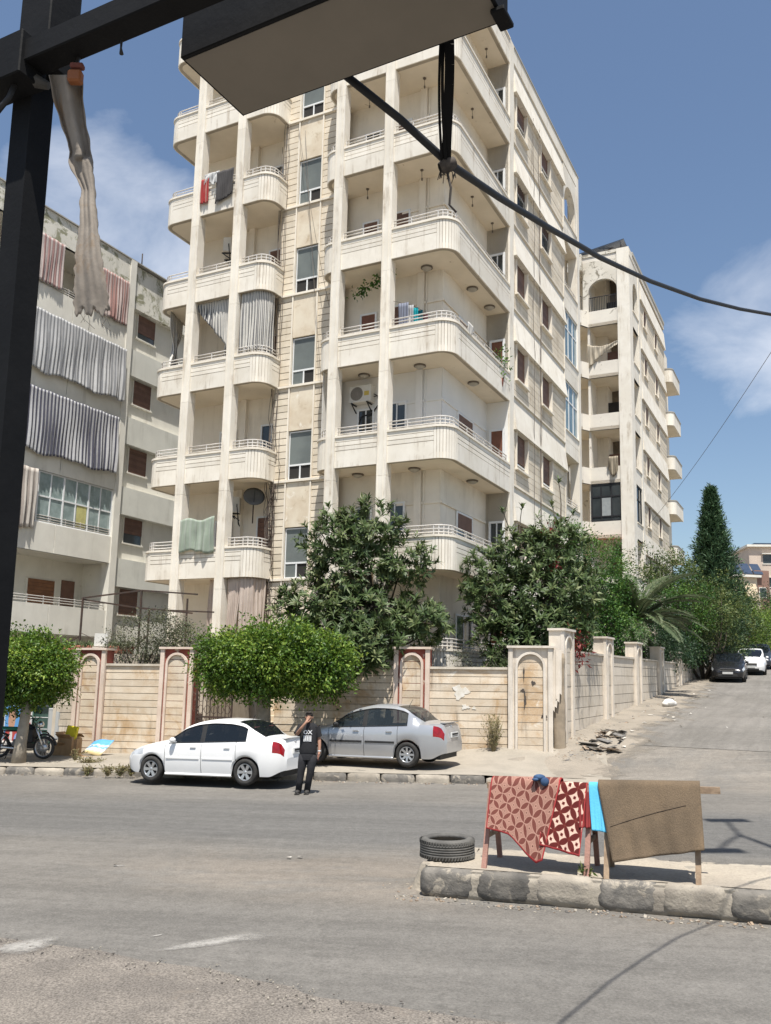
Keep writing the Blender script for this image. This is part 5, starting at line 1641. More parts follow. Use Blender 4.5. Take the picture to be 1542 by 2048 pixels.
m_ = [((-.9, .3, .0), (-.9, .3, 2.05)), ((1.1, .3, 0), (1.1, .3, 2.3)), ((.75, 1.6, 0), (.75, 1.6, 1.8)), ((1.9, 2.0, 0), (1.9, 2.0, 2.2))]
for a, b_ in m_: MB().bar(a, b_, .05, .05).build('upright', IRON, r)
for a, b_ in (((-.9, .3, 2.05), (1.1, .3, 2.3)), ((1.1, .3, 2.3), (2.9, .5, 2.2)), ((-.9, .3, 2.0), (.75, 1.6, 1.8)), ((.75, 1.6, 1.8), (2.9, 1.9, 1.75)), ((1.1, .3, 1.75), (2.8, .4, 1.6))): MB().bar(a, b_, .045, .045).build('rail', IRON, r)
for a, b_ in (((-.9, .3, .85), (-2.0, .1, .1)), ((.75, 1.6, .95), (.3, .6, 0))): MB().bar(a, b_, .045, .045).build('brace', IRON, r)
m = MB(); m.tube([(-.9 + 1.65 * t, .3 + 1.3 * t, .95 - .3 * sin(pi * t)) for t in np.linspace(0, 1, 8)], .012, 4); m.tube([(.75 + 2 * t, 1.6, .95 - .25 * sin(pi * t)) for t in np.linspace(0, 1, 8)], .012, 4); m.build('slack_line', WIRE, r, 'stuff')
# ------------------------------------------------------------------ trees and plants
def leaf_mat(name, c1, c2, c3, rough=.55, trans=.25, spec=.35):
    m = bpy.data.materials.new(name); m.use_nodes = True; t = m.node_tree; L = t.links.new
    P = t.nodes['Principled BSDF']; P.inputs['Roughness'].default_value = rough; P.inputs['Specular IOR Level'].default_value = spec
    a = t.nodes.new('ShaderNodeAttribute'); a.attribute_name = 'rnd'
    r = t.nodes.new('ShaderNodeValToRGB'); r.color_ramp.elements[0].color = (*c1, 1); r.color_ramp.elements[1].color = (*c3, 1)
    e = r.color_ramp.elements.new(.55); e.color = (*c2, 1)
    L(a.outputs['Fac'], r.inputs[0]); L(r.outputs[0], P.inputs['Base Color'])
    ts = t.nodes.new('ShaderNodeBsdfTranslucent')
    hs_ = t.nodes.new('ShaderNodeHueSaturation'); hs_.inputs['Value'].default_value = 1.3; hs_.inputs['Hue'].default_value = .485; L(r.outputs[0], hs_.inputs['Color']); L(hs_.outputs[0], ts.inputs['Color'])
    ms = t.nodes.new('ShaderNodeMixShader'); ms.inputs[0].default_value = trans
    L(P.outputs[0], ms.inputs[1]); L(ts.outputs[0], ms.inputs[2]); L(ms.outputs[0], t.nodes['Material Output'].inputs['Surface'])
    return m
BARK = mk('grey_bark', (.20, .165, .125), (.13, .11, .085), 6, .95, .6, 18)
BARKD = mk('dark_bark', (.10, .08, .062), (.07, .058, .045), 6, .95, .5, 18)
PALEB = mk('pale_bark', (.33, .29, .23), (.24, .21, .17), 5, .95, .5, 18)

def leaves_obj(name, P, D, Nn, length, width, rnd, mat_, parent, fold=.25, droop=.25, kind='stuff'):
    """many small pointed leaves: positions P, directions D, normals Nn (numpy)"""
    n = len(P)
    D = D / np.linalg.norm(D, axis=1)[:, None]
    S = np.cross(D, Nn); S /= (np.linalg.norm(S, axis=1)[:, None] + 1e-9)
    N2 = np.cross(S, D)
    L_ = np.asarray(length).reshape(-1, 1) * np.ones((n, 1)); Wd = np.asarray(width).reshape(-1, 1) * np.ones((n, 1))
    base = P
    mid = P + D * L_ * .5 - N2 * L_ * droop * .15
    tip = P + D * L_ - N2 * L_ * droop
    lft = mid + S * Wd * .5 + N2 * Wd * fold; rgt = mid - S * Wd * .5 + N2 * Wd * fold
    V_ = np.stack([base, lft, mid, rgt, tip], 1).reshape(-1, 3)
    idx = np.arange(n)[:, None] * 5
    T_ = np.concatenate([idx + np.array([0, 2, 1]), idx + np.array([0, 3, 2]), idx + np.array([1, 2, 4]), idx + np.array([2, 3, 4])], 1).reshape(-1, 3)
    me = bpy.data.meshes.new(name)
    me.vertices.add(len(V_)); me.vertices.foreach_set('co', V_.astype(np.float32).ravel())
    nt_ = len(T_)
    me.loops.add(nt_ * 3); me.loops.foreach_set('vertex_index', T_.astype(np.int32).ravel())
    me.polygons.add(nt_); me.polygons.foreach_set('loop_start', np.arange(0, nt_ * 3, 3, dtype=np.int32)); me.polygons.foreach_set('loop_total', np.full(nt_, 3, dtype=np.int32))
    me.materials.append(mat_)
    me.update(calc_edges=True)
    at = me.attributes.new('rnd', 'FLOAT', 'FACE')
    at.data.foreach_set('value', np.repeat(np.asarray(rnd, dtype=np.float32), 4))
    me.polygons.foreach_set('use_smooth', np.ones(nt_, dtype=bool))
    o = bpy.data.objects.new(name, me); COL.objects.link(o); o.parent = parent
    if kind: o['kind'] = kind
    return o
def runit(n):
    v = RNG.normal(size=(n, 3)); return v / np.linalg.norm(v, axis=1)[:, None]
def blob_points(blobs, n, shell=.55):
    """points through a set of ellipsoids (cx, cy, cz, rx, ry, rz), denser to the outside, with the direction outwards"""
    vol = np.array([b[3] * b[4] * b[5] for b in blobs]) ** .75; vol /= vol.sum()
    pk = RNG.choice(len(blobs), n, p=vol)
    B_ = np.array(blobs)[pk]
    d = runit(n); r = (shell + (1 - shell) * RNG.random(n)) ** .8
    r *= 1 + .10 * np.sin(7 * d[:, 0] + 3 * pk) * np.sin(6 * d[:, 2] + pk)
    P = B_[:, :3] + d * B_[:, 3:6] * r[:, None]
    return P, d, pk
def small_leaf_crown(name, parent, blobs, n, ln, wd, mat_, shell=.6, up=.35, zmin=None):
    P, d, pk = blob_points(blobs, n, shell)
    # leaves sit in sprays: pull them to random spray centres
    k = max(8, n // 22)
    C_, cd, _ = blob_points(blobs, k, shell)
    C_ = C_ + cd * (np.abs(RNG.normal(size=(k, 1))) * ln * 1.3)
    own = RNG.integers(0, k, n)
    P = C_[own] + np.clip(RNG.normal(size=(n, 3)), -1.7, 1.7) * ln * 1.4
    d = cd[own]
    if zmin is not None:
        ok = P[:, 2] > zmin + .12 * np.sin(3 * P[:, 0]); P, d, own = P[ok], d[ok], own[ok]
    n = len(P)
    D = d + RNG.normal(size=(n, 3)) * .7; D[:, 2] += up * .4
    Nn = d * .6 + RNG.normal(size=(n, 3)) * .5; Nn[:, 2] += up + .4
    rnd = np.clip(.46 + .26 * np.sin(own * 12.9) + .12 * np.sin(P[:, 0] * 2.1 + P[:, 2] * 3) + RNG.normal(size=n) * .22, 0, 1)
    return leaves_obj(name, P, D, Nn, ln * RNG.uniform(.55, 1.35, n), wd * RNG.uniform(.7, 1.3, n), rnd, mat_, parent)
def limb(m, a, b, r0, r1, bend=.15, n=6):
    a = Vector(a); b = Vector(b)
    off = Vector((random.uniform(-1, 1), random.uniform(-1, 1), random.uniform(-.4, .6))) * (b - a).length * bend
    pts_ = [a.lerp(b, t) + off * sin(pi * t) for t in np.linspace(0, 1, n)]
    m.tube(pts_, [r0 + (r1 - r0) * t for t in np.linspace(0, 1, n)], 7)
    return pts_

# clipped street trees
CLIP = leaf_mat('clipped_fresh_leaf', (.030, .070, .010), (.092, .175, .020), (.25, .33, .055), .45, .3)
def street_tree(name, base, trunk_top, r, blobs, n, label):
    t = empty(name, base, 0, label, 'tree', 'clipped street trees')
    b = Vector(base)
    m = MB(); h = Vector(trunk_top) - b
    m.tube([(0, 0, -.1), (.02, 0, h.z * .3), h * .7, h], [r * 1.35, r, r * .85, r * .9], 10)
    m.build('trunk', PALEB, t)
    for q in range(9):
        bb = random.choice(blobs); lm = MB()
        e = Vector(bb[:3]) - b + Vector((random.uniform(-.6, .6) * bb[3], random.uniform(-.6, .6) * bb[4], random.uniform(-.2, .5) * bb[5]))
        limb(lm, h * random.uniform(.85, 1.0), e, r * .45, .02); lm.build('branch', PALEB, t)
    c = small_leaf_crown('crown', t, [(x - b.x, y - b.y, z - b.z, rx, ry, rz) for x, y, z, rx, ry, rz in blobs], n, .10, .055, CLIP)
    return t
bx = on_road(520, 1528, .2)
tb_ = (bx[0] + .05, 22.2, gz(bx[0], 22.2) + .2)
cz = 2.68
street_tree('street_tree', tb_, (tb_[0], 22.2, 2.15), .21,
            [(-2.65, 22.0, cz + .12, 1.0, 1.15, .76), (-3.85, 22.1, cz + .02, .90, 1.0, .68), (-3.1, 22.0, cz + .10, 1.0, 1.15, .74), (-2.2, 22.0, cz + .05, .95, 1.1, .72), (-1.6, 22.1, cz - .02, .72, .95, .64), (-4.15, 22.2, cz - .1, .55, .8, .52), (-3.5, 21.8, cz - .25, .8, .7, .5), (-2.0, 21.7, cz - .2, .9, .7, .5), (-4.1, 22.0, cz - .38, .55, .8, .42), (-3.2, 22.0, cz - .42, .85, .9, .40), (-1.65, 22.0, cz - .38, .65, .8, .42), (-4.15, 22.0, cz + .22, .52, .7, .42), (-1.5, 22.0, cz + .18, .52, .7, .42)],
            36000, 'broad flat clipped street tree between the two parked cars')
bx = on_road(42, 1522, .2)
tb_ = (bx[0] + .1, 22.95, gz(bx[0], 22.95) + .18)
street_tree('street_tree', tb_, (tb_[0] + .06, 23.05, 1.55), .15,
            [(-9.85, 23.4, 2.35, 1.15, 1.1, .82), (-9.35, 23.3, 2.45, .80, 1.0, .74), (-9.15, 23.4, 2.25, .58, .8, .62), (-10.4, 23.5, 2.35, .9, .9, .8), (-9.7, 23.2, 1.95, .85, .7, .55)],
            22000, 'clipped street tree over the motorcycle at the left')

# loquat trees: rosettes of long leaves on crooked boughs
LOQ = leaf_mat('loquat_leaf', (.030, .056, .018), (.074, .114, .036), (.19, .22, .095), .5, .18, .35)
def loquat(base, blobs, nros, label, bare=(), reach=1.0, mat_=LOQ):
    t = empty('loquat_tree', base, 0, label, 'tree', 'loquat trees in the garden')
    b = Vector(base)
    bl = [(x - b.x, y - b.y, z - b.z, rx, ry, rz) for x, y, z, rx, ry, rz in blobs]
    m = MB(); top = Vector((random.uniform(-.3, .3), 0, max(q[2] for q in bl) * .62))
    m.tube([(0, 0, -.3), (.05, .02, top.z * .3), top * .6 + Vector((.1, 0, 0)), top], [.17, .14, .10, .06], 9); m.build('trunk', BARKD, t)
    for q in bl:
        for _ in range(3):
            lm = MB(); e = Vector(q[:3]) + Vector((random.uniform(-.7, .7) * q[3], random.uniform(-.7, .7) * q[4], random.uniform(-.5, .6) * q[5]))
            s0 = top * random.uniform(.3, .95); limb(lm, s0, e, .05, .012, .12); lm.build('branch', BARKD, t)
    P, d, pk = blob_points(bl, nros, .5)
    for x, y, z in bare:
        e = np.array([x - b.x, y - b.y, z - b.z]); P = np.vstack([P, e]); d = np.vstack([d, [0.1, -.3, .9]])
        lm = MB(); j = np.argmin([np.linalg.norm(np.array(q[:3]) - e) for q in bl]); limb(lm, bl[j][:3], e, .03, .010, .1); lm.build('branch', BARKD, t)
    per = 15
    n = len(P) * per
    ax = d * .75 + np.array([0, -.12, .55]); ax /= np.linalg.norm(ax, axis=1)[:, None]
    axr = np.repeat(ax, per, 0); Pr = np.repeat(P, per, 0)
    rd = runit(n); rd -= axr * (rd * axr).sum(1)[:, None]; rd /= np.linalg.norm(rd, axis=1)[:, None] + 1e-9
    op = RNG.uniform(.35, 1.25, n)[:, None]
    D = axr * np.cos(op) + rd * np.sin(op)
    Nn = axr * 1.0 - rd * .3
    rr = np.repeat(RNG.normal(size=len(P)) * .16, per)
    rnd = np.clip(.42 + rr + RNG.normal(size=n) * .16 + .2 * (op[:, 0] < .55), 0, 1)
    leaves_obj('crown', Pr + axr * RNG.uniform(-.12, .06, n)[:, None], D, Nn, RNG.uniform(.17, .30, n), RNG.uniform(.048, .076, n), rnd, mat_, t, .12, .30)
    return t
loquat((-.35, 25.3, 1.3), [(-1.5, 25.0, 6.35, 1.25, .9, .95), (-.55, 25.0, 6.75, 1.1, .9, .85), (.45, 25.0, 5.75, .95, .8, .85), (-1.0, 25.1, 5.3, 1.5, 1.0, 1.0), (-2.3, 24.9, 4.35, 1.15, .9, .75), (-.6, 24.8, 4.2, 1.6, 1.1, .9), (.85, 24.8, 4.0, 1.05, .9, .75),
         (-.4, 24.0, 3.35, 1.1, .8, .6), (1.15, 24.4, 3.9, .75, .7, .55), (-.55, 23.9, 2.75, .62, .6, .42), (-1.6, 24.3, 3.5, 1.2, .9, .7), (-.8, 23.9, 3.2, 1.0, .7, .6), (-1.5, 23.8, 2.9, 1.0, .6, .5)], 1200, 'big dark loquat tree in the middle growing against the block')
loquat((4.1, 26.4, 1.4), [(4.2, 26.3, 6.2, 1.15, 1.0, .95), (3.0, 26.2, 5.6, .9, .9, .8), (5.3, 26.6, 6.5, .95, 1.0, .9), (3.3, 26.0, 4.6, 1.15, 1.0, .9), (4.6, 26.0, 4.9, 1.4, 1.1, 1.0), (5.7, 26.6, 5.2, 1.1, 1.1, 1.0), (3.6, 25.7, 3.6, 1.1, .9, .8),
         (4.8, 25.7, 3.8, 1.2, .9, .85), (5.6, 26.2, 4.0, .9, .8, .7), (3.9, 25.6, 2.9, 1.0, .8, .5), (4.6, 25.4, 3.1, .9, .7, .5)], 1200, 'loquat tree with bare upper twigs behind the wall corner',
       bare=((5.45, 27, 8.75), (4.2, 26.6, 7.75), (3.6, 26.6, 7.65), (4.75, 26.8, 7.5), (5.2, 26.8, 7.9), (5.9, 27, 7.7), (4.5, 26.6, 7.1)))
REDL = leaf_mat('red_new_leaf', (.09, .012, .012), (.16, .025, .02), (.26, .05, .03), .5, .2)

def shrub(name, base, blobs, n, ln, wd, mt, label, cat='shrub', group=None, trunk=.06, shell=.6):
    t = empty(name, base, 0, label, cat, group); b = Vector(base)
    bl = [(x - b.x, y - b.y, z - b.z, rx, ry, rz) for x, y, z, rx, ry, rz in blobs]
    m = MB()
    for q in bl[:7]: limb(m, (random.uniform(-.1, .1), random.uniform(-.1, .1), -.2), q[:3], trunk, .015, .1)
    m.build('stem', BARKD, t, 'stuff')
    small_leaf_crown('crown', t, bl, n, ln, wd, mt, shell)
    return t
FRESH = leaf_mat('fresh_green_leaf', (.020, .065, .010), (.045, .12, .018), (.13, .23, .04), .5, .25)
OLIVE = leaf_mat('olive_green_leaf', (.030, .060, .015), (.075, .115, .028), (.19, .21, .07), .55, .25)
DUSTY = leaf_mat('dusty_leaf', (.045, .055, .03), (.085, .095, .052), (.19, .19, .12), .7, .15)
DEEP = leaf_mat('deep_green_leaf', (.012, .036, .014), (.026, .062, .024), (.065, .105, .042), .5, .2)
DRY = leaf_mat('dry_weed', (.15, .12, .06), (.24, .20, .10), (.12, .15, .05), .9, .2)
YELG = leaf_mat('yellow_green_leaf', (.05, .11, .012), (.11, .20, .025), (.24, .32, .06), .5, .3)

shrub('lemon_tree', (7.7, 34.6, 1.7), [(7.3, 34.6, 7.3, 1.4, 1.2, 1.3), (8.5, 34.9, 6.9, 1.4, 1.2, 1.2), (8.0, 34.3, 5.7, 1.7, 1.3, 1.3), (9.4, 36.6, 5.4, 1.3, 1.2, 1.2), (8.6, 34.3, 4.3, 1.6, 1.2, 1.1), (7.2, 34.4, 4.5, 1.2, 1.0, 1.1), (6.9, 34.6, 8.0, .9, .8, .8), (9.8, 37.4, 6.2, 1.0, .9, 1.0)], 22000, .12, .055, FRESH, 'bright green dense tree between the loquat and the palm', 'tree')
shrub('hedge_tree', (11.6, 41.2, 2.4), [(11.0, 41.0, 5.2, 1.5, 1.2, 1.4), (12.4, 41.2, 4.8, 1.5, 1.2, 1.3), (11.3, 40.6, 3.8, 1.5, 1.0, 1.0), (13.2, 41.6, 4.2, 1.2, 1, 1.2)], 12000, .10, .05, DEEP, 'dark bushy tree under the palm fronds', 'tree')
shrub('garden_shrub', (-7.4, 26.4, 2.4), [(-7.3, 26.3, 3.45, .95, .7, .65), (-6.7, 26.3, 3.55, .7, .6, .6), (-7.9, 26.2, 3.15, .6, .5, .4), (-6.2, 26.2, 3.35, .5, .5, .45), (-7.3, 26.0, 2.95, .9, .4, .3)], 6500, .075, .032, DUSTY, 'dusty grey green shrub above the wall between the two red pilasters')
shrub('garden_shrub', (-6.0, 26.6, 2.4), [(-6.0, 26.5, 3.35, .5, .5, .35)], 900, .07, .035, OLIVE, 'small yellowish shrub at the end of the terrace rail')
shrub('garden_shrub', (2.6, 24.6, 1.6), [(2.3, 24.5, 2.75, .55, .3, .35), (2.9, 24.5, 2.85, .5, .3, .35)], 900, .07, .025, DUSTY, 'thin grey shrub behind the coping left of the corner')
# far greenery along the side street
for i, (nm, lb, px, py, Y, R, mt, n, ln) in enumerate((
        ('garden_tree', 'pale flowering tree right of the flaking block', 1345, 1150, 46, 1.5, OLIVE, 6500, .14),
        ('garden_tree', 'olive green tree in front of the tall pine', 1400, 1215, 47, 1.9, OLIVE, 9000, .14),
        ('garden_tree', 'leafy tree below the pale flowering tree', 1345, 1215, 45, 1.6, FRESH, 7000, .13),
        ('garden_tree', 'bushy tree overhanging the first parked black car', 1425, 1262, 49, 1.9, DEEP, 9000, .13),
        ('garden_tree', 'fresh green tree over the white parked car', 1475, 1250, 60, 2.1, YELG, 9000, .15),
        ('garden_tree', 'yellow green tree above the last parked car', 1515, 1262, 70, 2.2, YELG, 9000, .16),
        ('garden_tree', 'dark tree at the right edge below the salmon house', 1540, 1225, 76, 2.6, DEEP, 9000, .17),
        ('garden_tree', 'mid green tree at the foot of the tall pine', 1460, 1215, 58, 2.0, OLIVE, 8000, .15),
        ('garden_tree', 'green tree closing the end of the street', 1538, 1275, 80, 2.4, YELG, 8000, .17))):
    c = at_y(px, py, Y); g0 = gz(c[0], c[1])
    bl = [(c[0] + random.uniform(-.75, .75) * R, c[1] + random.uniform(-.5, .5) * R, c[2] + random.uniform(-.5, .4) * R, R * random.uniform(.5, .85), R * random.uniform(.5, .8), R * random.uniform(.45, .75)) for _ in range(7)]
    bl.append((c[0], c[1], c[2], R * .9, R * .9, R * .8))
    lo = g0 + 1.3
    bl += [(c[0] + random.uniform(-.5, .5) * R, c[1], lo + (c[2] - lo) * f, R * .8, R * .7, R * .6) for f in (.2, .55)] if c[2] - R > lo else []
    shrub(nm, (c[0], c[1], g0), bl, n, ln, ln * .45, mt, lb, 'tree', 'trees along the side street', .09)
# creeper hanging on the wall and gate pier
shrub('creeper', (13.2, 41.5, 2.2), [(14.2, 42.8, 4.0, .9, .9, .8), (15.2, 44.6, 4.1, 1.0, 1.0, .9), (16.1, 46.3, 4.2, 1.0, 1.0, .9), (13.4, 41.2, 3.6, .6, .6, .5)], 9000, .11, .06, DEEP, 'dark creeper spilling over the wall beside the black car', 'creeper')

# palm
PALM = leaf_mat('palm_leaflet', (.045, .07, .032), (.09, .12, .058), (.19, .21, .12), .5, .15)
pb = Vector((10.76, 37.0, gz(10.76, 37.0)))
pt = empty('palm_tree', pb, 0, 'date palm with spread grey green fronds above the side wall', 'palm')
m = MB(); m.tube([(0, 0, -.2), (0, 0, 1.6), (.05, 0, 3.0)], [.28, .25, .22], 12); m.build('trunk', BARK, pt)
for i in range(46):
    a = 2 * pi * i / 46 * 2.4 + random.uniform(-.2, .2); el = random.uniform(-.25, 1.35); Lf = random.uniform(2.6, 3.9)
    d = Vector((cos(a), sin(a), 0))
    pts_ = []
    p = Vector((0, 0, 3.0)); e = el
    for q in range(13):
        pts_.append(p.copy()); p += (d * cos(e) + Vector((0, 0, 1)) * sin(e)) * Lf / 12; e -= .095
    f = MB().tube(pts_, [.03 - .026 * q / 12 for q in range(13)], 5).build('frond', PALM, pt)
    nl = 60
    ts = np.linspace(.12, .99, nl); P_ = []; D_ = []; N_ = []
    for tt in ts:
        q = tt * 12; j = min(int(q), 11); pp = pts_[j].lerp(pts_[j + 1], q - j); tg = (pts_[j + 1] - pts_[j]).normalized()
        sd = tg.cross(Vector((0, 0, 1))); sd = sd.normalized() if sd.length > .05 else Vector((1, 0, 0)); un = sd.cross(tg)
        for s_ in (-1, 1):
            P_.append(pp); D_.append(tg * .75 + sd * s_ * .7 + un * .28); N_.append(un)
    nn = len(P_)
    leaves_obj('leaflets', np.array(P_), np.array(D_), np.array(N_), 0.55 * np.repeat(np.sin(np.clip(ts, .05, .97) * pi) ** .5, 2) * RNG.uniform(.8, 1.1, nn), .06, np.clip(RNG.normal(.5, .2, nn), 0, 1), PALM, f)
# tall araucaria / pine
pc = at_y(1430, 1150, 58)
pn = empty('pine_tree', (pc[0], 58, gz(pc[0], 58)), 0, 'tall dark conical pine above the parked cars', 'tree')
h = at_y(1415, 968, 58)[2] - gz(pc[0], 58)
m = MB(); m.tube([(0, 0, -.2), (0, 0, h * .5), (-.1, 0, h)], [.26, .16, .03], 8); m.build('trunk', BARKD, pn)
P_, D_ = [], []
bw = MB()
z = 2.2
while z < h - .2:
    R = 2.75 * min(1, ((h - z) / h) ** 1.05 * 1.16) + .04
    nb = 11 if z < h * .8 else 7
    for q in range(nb):
        a = 2 * pi * q / nb + z * 2.1 + random.uniform(-.2, .2); Rq = R * random.uniform(.75, 1.12)
        pts_ = [Vector((cos(a) * Rq * t - .1 * z / h, sin(a) * Rq * t, z + Rq * (.05 * t + .28 * t * t) - .15)) for t in np.linspace(0, 1, 6)]
        bw.tube(pts_, [.035 - .028 * t for t in np.linspace(0, 1, 6)], 4)
        for t in np.linspace(.25, 1, 6):
            j = min(int(t * 5), 4); pp = pts_[j].lerp(pts_[j + 1], t * 5 - j); tg = (pts_[j + 1] - pts_[j]).normalized()
            for _ in range(15):
                P_.append(pp + Vector(RNG.normal(size=3) * .12)); D_.append(tg * .7 + Vector(RNG.normal(size=3) * .5) + Vector((0, 0, .45)))
    z += .34 if z < h * .8 else .27
bw.build('branches', BARKD, pn, 'stuff')
nn = len(P_)
PINE = leaf_mat('pine_needle', (.024, .058, .028), (.052, .108, .048), (.12, .19, .09), .55, .1)
leaves_obj('crown', np.array(P_), np.array(D_), RNG.normal(size=(nn, 3)) + np.array([0, 0, 1]), RNG.uniform(.22, .38, nn), RNG.uniform(.05, .085, nn), np.clip(RNG.normal(.45, .22, nn), 0, 1), PINE, pn)

# weeds
def weed(px, py, h_, spread, n, mt, label, hh=.17, cat='weed', grp=None):
    p = on_road(px, py, hh); base = (p[0], p[1], gz(p[0], p[1]) + (hh - .02))
    t = empty('weed', base, 0, label, cat, grp)
    m = MB(); P_ = []; D_ = []
    for _ in range(n):
        a = random.uniform(0, 2 * pi); e = Vector((cos(a) * spread * random.random(), sin(a) * spread * random.random() * .6, h_ * random.uniform(.5, 1)))
        q = limb(m, (random.uniform(-.1, .1) * spread, random.uniform(-.1, .1) * spread, -.03), e, .006, .003, .08, 5)
        for _ in range(9):
            k = random.uniform(.2, 1); j = min(int(k * 4), 3); P_.append(q[j].lerp(q[j + 1], k * 4 - j)); D_.append(Vector(RNG.normal(size=3)) + Vector((0, 0, .6)))
    m.build('stems', mk('weed_stem', (.25, .21, .12)) if 'weed_stem' not in MATS else MATS['weed_stem'], t, 'stuff')
    nn = len(P_)
    leaves_obj('leaves', np.array(P_), np.array(D_), RNG.normal(size=(nn, 3)), RNG.uniform(.05, .10, nn), RNG.uniform(.015, .03, nn), RNG.random(nn), mt, t)
    return t
weed(987, 1517, 1.0, .42, 70, DRY, 'tall dry weed growing at the foot of the wall by the corner', .25)
weed(178, 1527, .18, .45, 30, DRY, 'flat patch of dry weed on the pavement below the cardboard')
weed(150, 1522, .38, .14, 12, DRY, 'single thin dry weed by the cardboard boxes')
weed(1330, 1350 + 33, .55, .2, 24, FRESH, 'small green weed at the foot of the side wall', .85)
for i, px in enumerate((215, 240, 262, 175)):
    weed(px, 1548, .24, .22, 22, DRY, ('dry grass tuft on the kerb nearest the white car', 'dry grass tuft on the kerb ahead of the white car', 'dry grass tuft by the white front bumper', 'dry grass tuft on the kerb below the boxes')[i], .10, 'grass tuft', 'dry grass along the kerb')
weed(1172, 1752, .12, .10, 10, OLIVE, 'tiny weed on the median edge below the rug rack', .30)
# vine with ivy in the third floor loggia, plant on the side balcony
t = empty('potted_vine', loc(-1.25, .7, PB(3) - .55), YAW, 'green vine trailing under the third floor loggia ceiling', 'plant')
m = MB(); vp = [(-.55, 0, -.12), (-.2, 0, .05), (.2, 0, .2), (.6, -.05, .38), (1.0, -.05, .30)]; m.tube(vp, .012, 4); m.build('stem', BARKD, t)
n = 170; k = RNG.uniform(0, 3.99, n); P_ = np.array([Vector(vp[int(a)]).lerp(Vector(vp[int(a) + 1]), a % 1) for a in k]) + RNG.normal(size=(n, 3)) * .09
leaves_obj('leaves', P_, RNG.normal(size=(n, 3)) - np.array([0, 0, .5]), RNG.normal(size=(n, 3)) + np.array([0, -1, .5]), .13, .08, RNG.random(n), FRESH, t)
t = empty('balcony_plant', loc(2.05, 4.7, PT(2) - .75), YAW, 'leafy pot plant at the end of the third floor side balcony', 'plant')
MB().lathe([(0, 0), (.13, 0), (.17, .3), (.15, .3), (.14, .26), (0, .26)], 12).build('pot', TER, t)
n = 160; leaves_obj('leaves', RNG.normal(size=(n, 3)) * np.array([.16, .3, .28]) + np.array([0, 0, .85]), RNG.normal(size=(n, 3)) + np.array([.3, 0, .5]), RNG.normal(size=(n, 3)), .14, .06, RNG.random(n), FRESH, t)
# reddish new growth on the right loquat
rp = Vector((5.0, 26.2, 6.9)); t = empty('creeper', rp, 0, 'sprig of dark red leaves in the right hand loquat', 'creeper')
n = 90; leaves_obj('leaves', np.vstack([RNG.normal(size=(60, 3)) * .12, RNG.normal(size=(30, 3)) * .10 + np.array([.1, -.4, -1.1])]), RNG.normal(size=(n, 3)), RNG.normal(size=(n, 3)), .16, .07, RNG.random(n), REDL, t)
rp = Vector((5.55, 24.9, 3.35)); t = empty('creeper', rp, 0, 'rust red dead branch hanging beside the first side pillar', 'creeper')
n = 120; leaves_obj('leaves', RNG.normal(size=(n, 3)) * np.array([.16, .2, .35]), RNG.normal(size=(n, 3)) - np.array([0, 0, .6]), RNG.normal(size=(n, 3)), .18, .06, RNG.random(n), REDL, t)
# ------------------------------------------------------------------ cars
def paint(name, c, metallic=0.0, rough=.25, dust=(.40, .36, .30), amt=.12):
    m = mk(name, c, tuple(x * .97 for x in c), 2, rough, metallic=metallic, spec=.5)
    P = m.node_tree.nodes['Principled BSDF']
    P.inputs['Coat Weight'].default_value = .5; P.inputs['Coat Roughness'].default_value = .08
    return m
def glass_mat(name, tint, a):
    m = bpy.data.materials.new(name); m.use_nodes = True; t = m.node_tree; L = t.links.new
    P = t.nodes['Principled BSDF']; P.inputs['Base Color'].default_value = (*tint, 1); P.inputs['Roughness'].default_value = .04; P.inputs['Specular IOR Level'].default_value = .6
    tr = t.nodes.new('ShaderNodeBsdfTransparent'); tr.inputs['Color'].default_value = (.75, .78, .78, 1)
    ms = t.nodes.new('ShaderNodeMixShader'); ms.inputs[0].default_value = a
    L(tr.outputs[0], ms.inputs[1]); L(P.outputs[0], ms.inputs[2]); L(ms.outputs[0], t.nodes['Material Output'].inputs['Surface'])
    return m
TINT = glass_mat('tinted_car_glass', (.010, .013, .016), .80)
CLEAR = glass_mat('clear_car_glass', (.035, .045, .05), .52)
TYRE = mk('tyre_rubber', (.028, .027, .026), (.045, .043, .04), 9, .85, .3, 40)
RIMM = mk('alloy_rim', (.50, .51, .52), None, rough=.3, metallic=.7)
RIMD = mk('wheel_dark', (.02, .02, .021))
REDL_ = mk('tail_lamp_red', (.30, .010, .014), (.20, .006, .010), 9, .15, spec=.6)
CLEARL = mk('head_lamp', (.50, .52, .54), (.35, .37, .39), 7, .1, spec=.7)
CHROME = mk('chrome', (.60, .61, .62), None, rough=.15, metallic=.9)
PLASTIC = mk('black_plastic', (.022, .022, .023), (.03, .03, .03), 5, .6)
PLATEM = mk('number_plate', (.62, .62, .60), (.55, .55, .54), 5, .5)
INTER = mk('car_interior', (.055, .052, .05), (.04, .038, .037), 3, .8)
SEATR = mk('red_grey_seat', (.26, .10, .085), (.20, .09, .08), 3, .9)

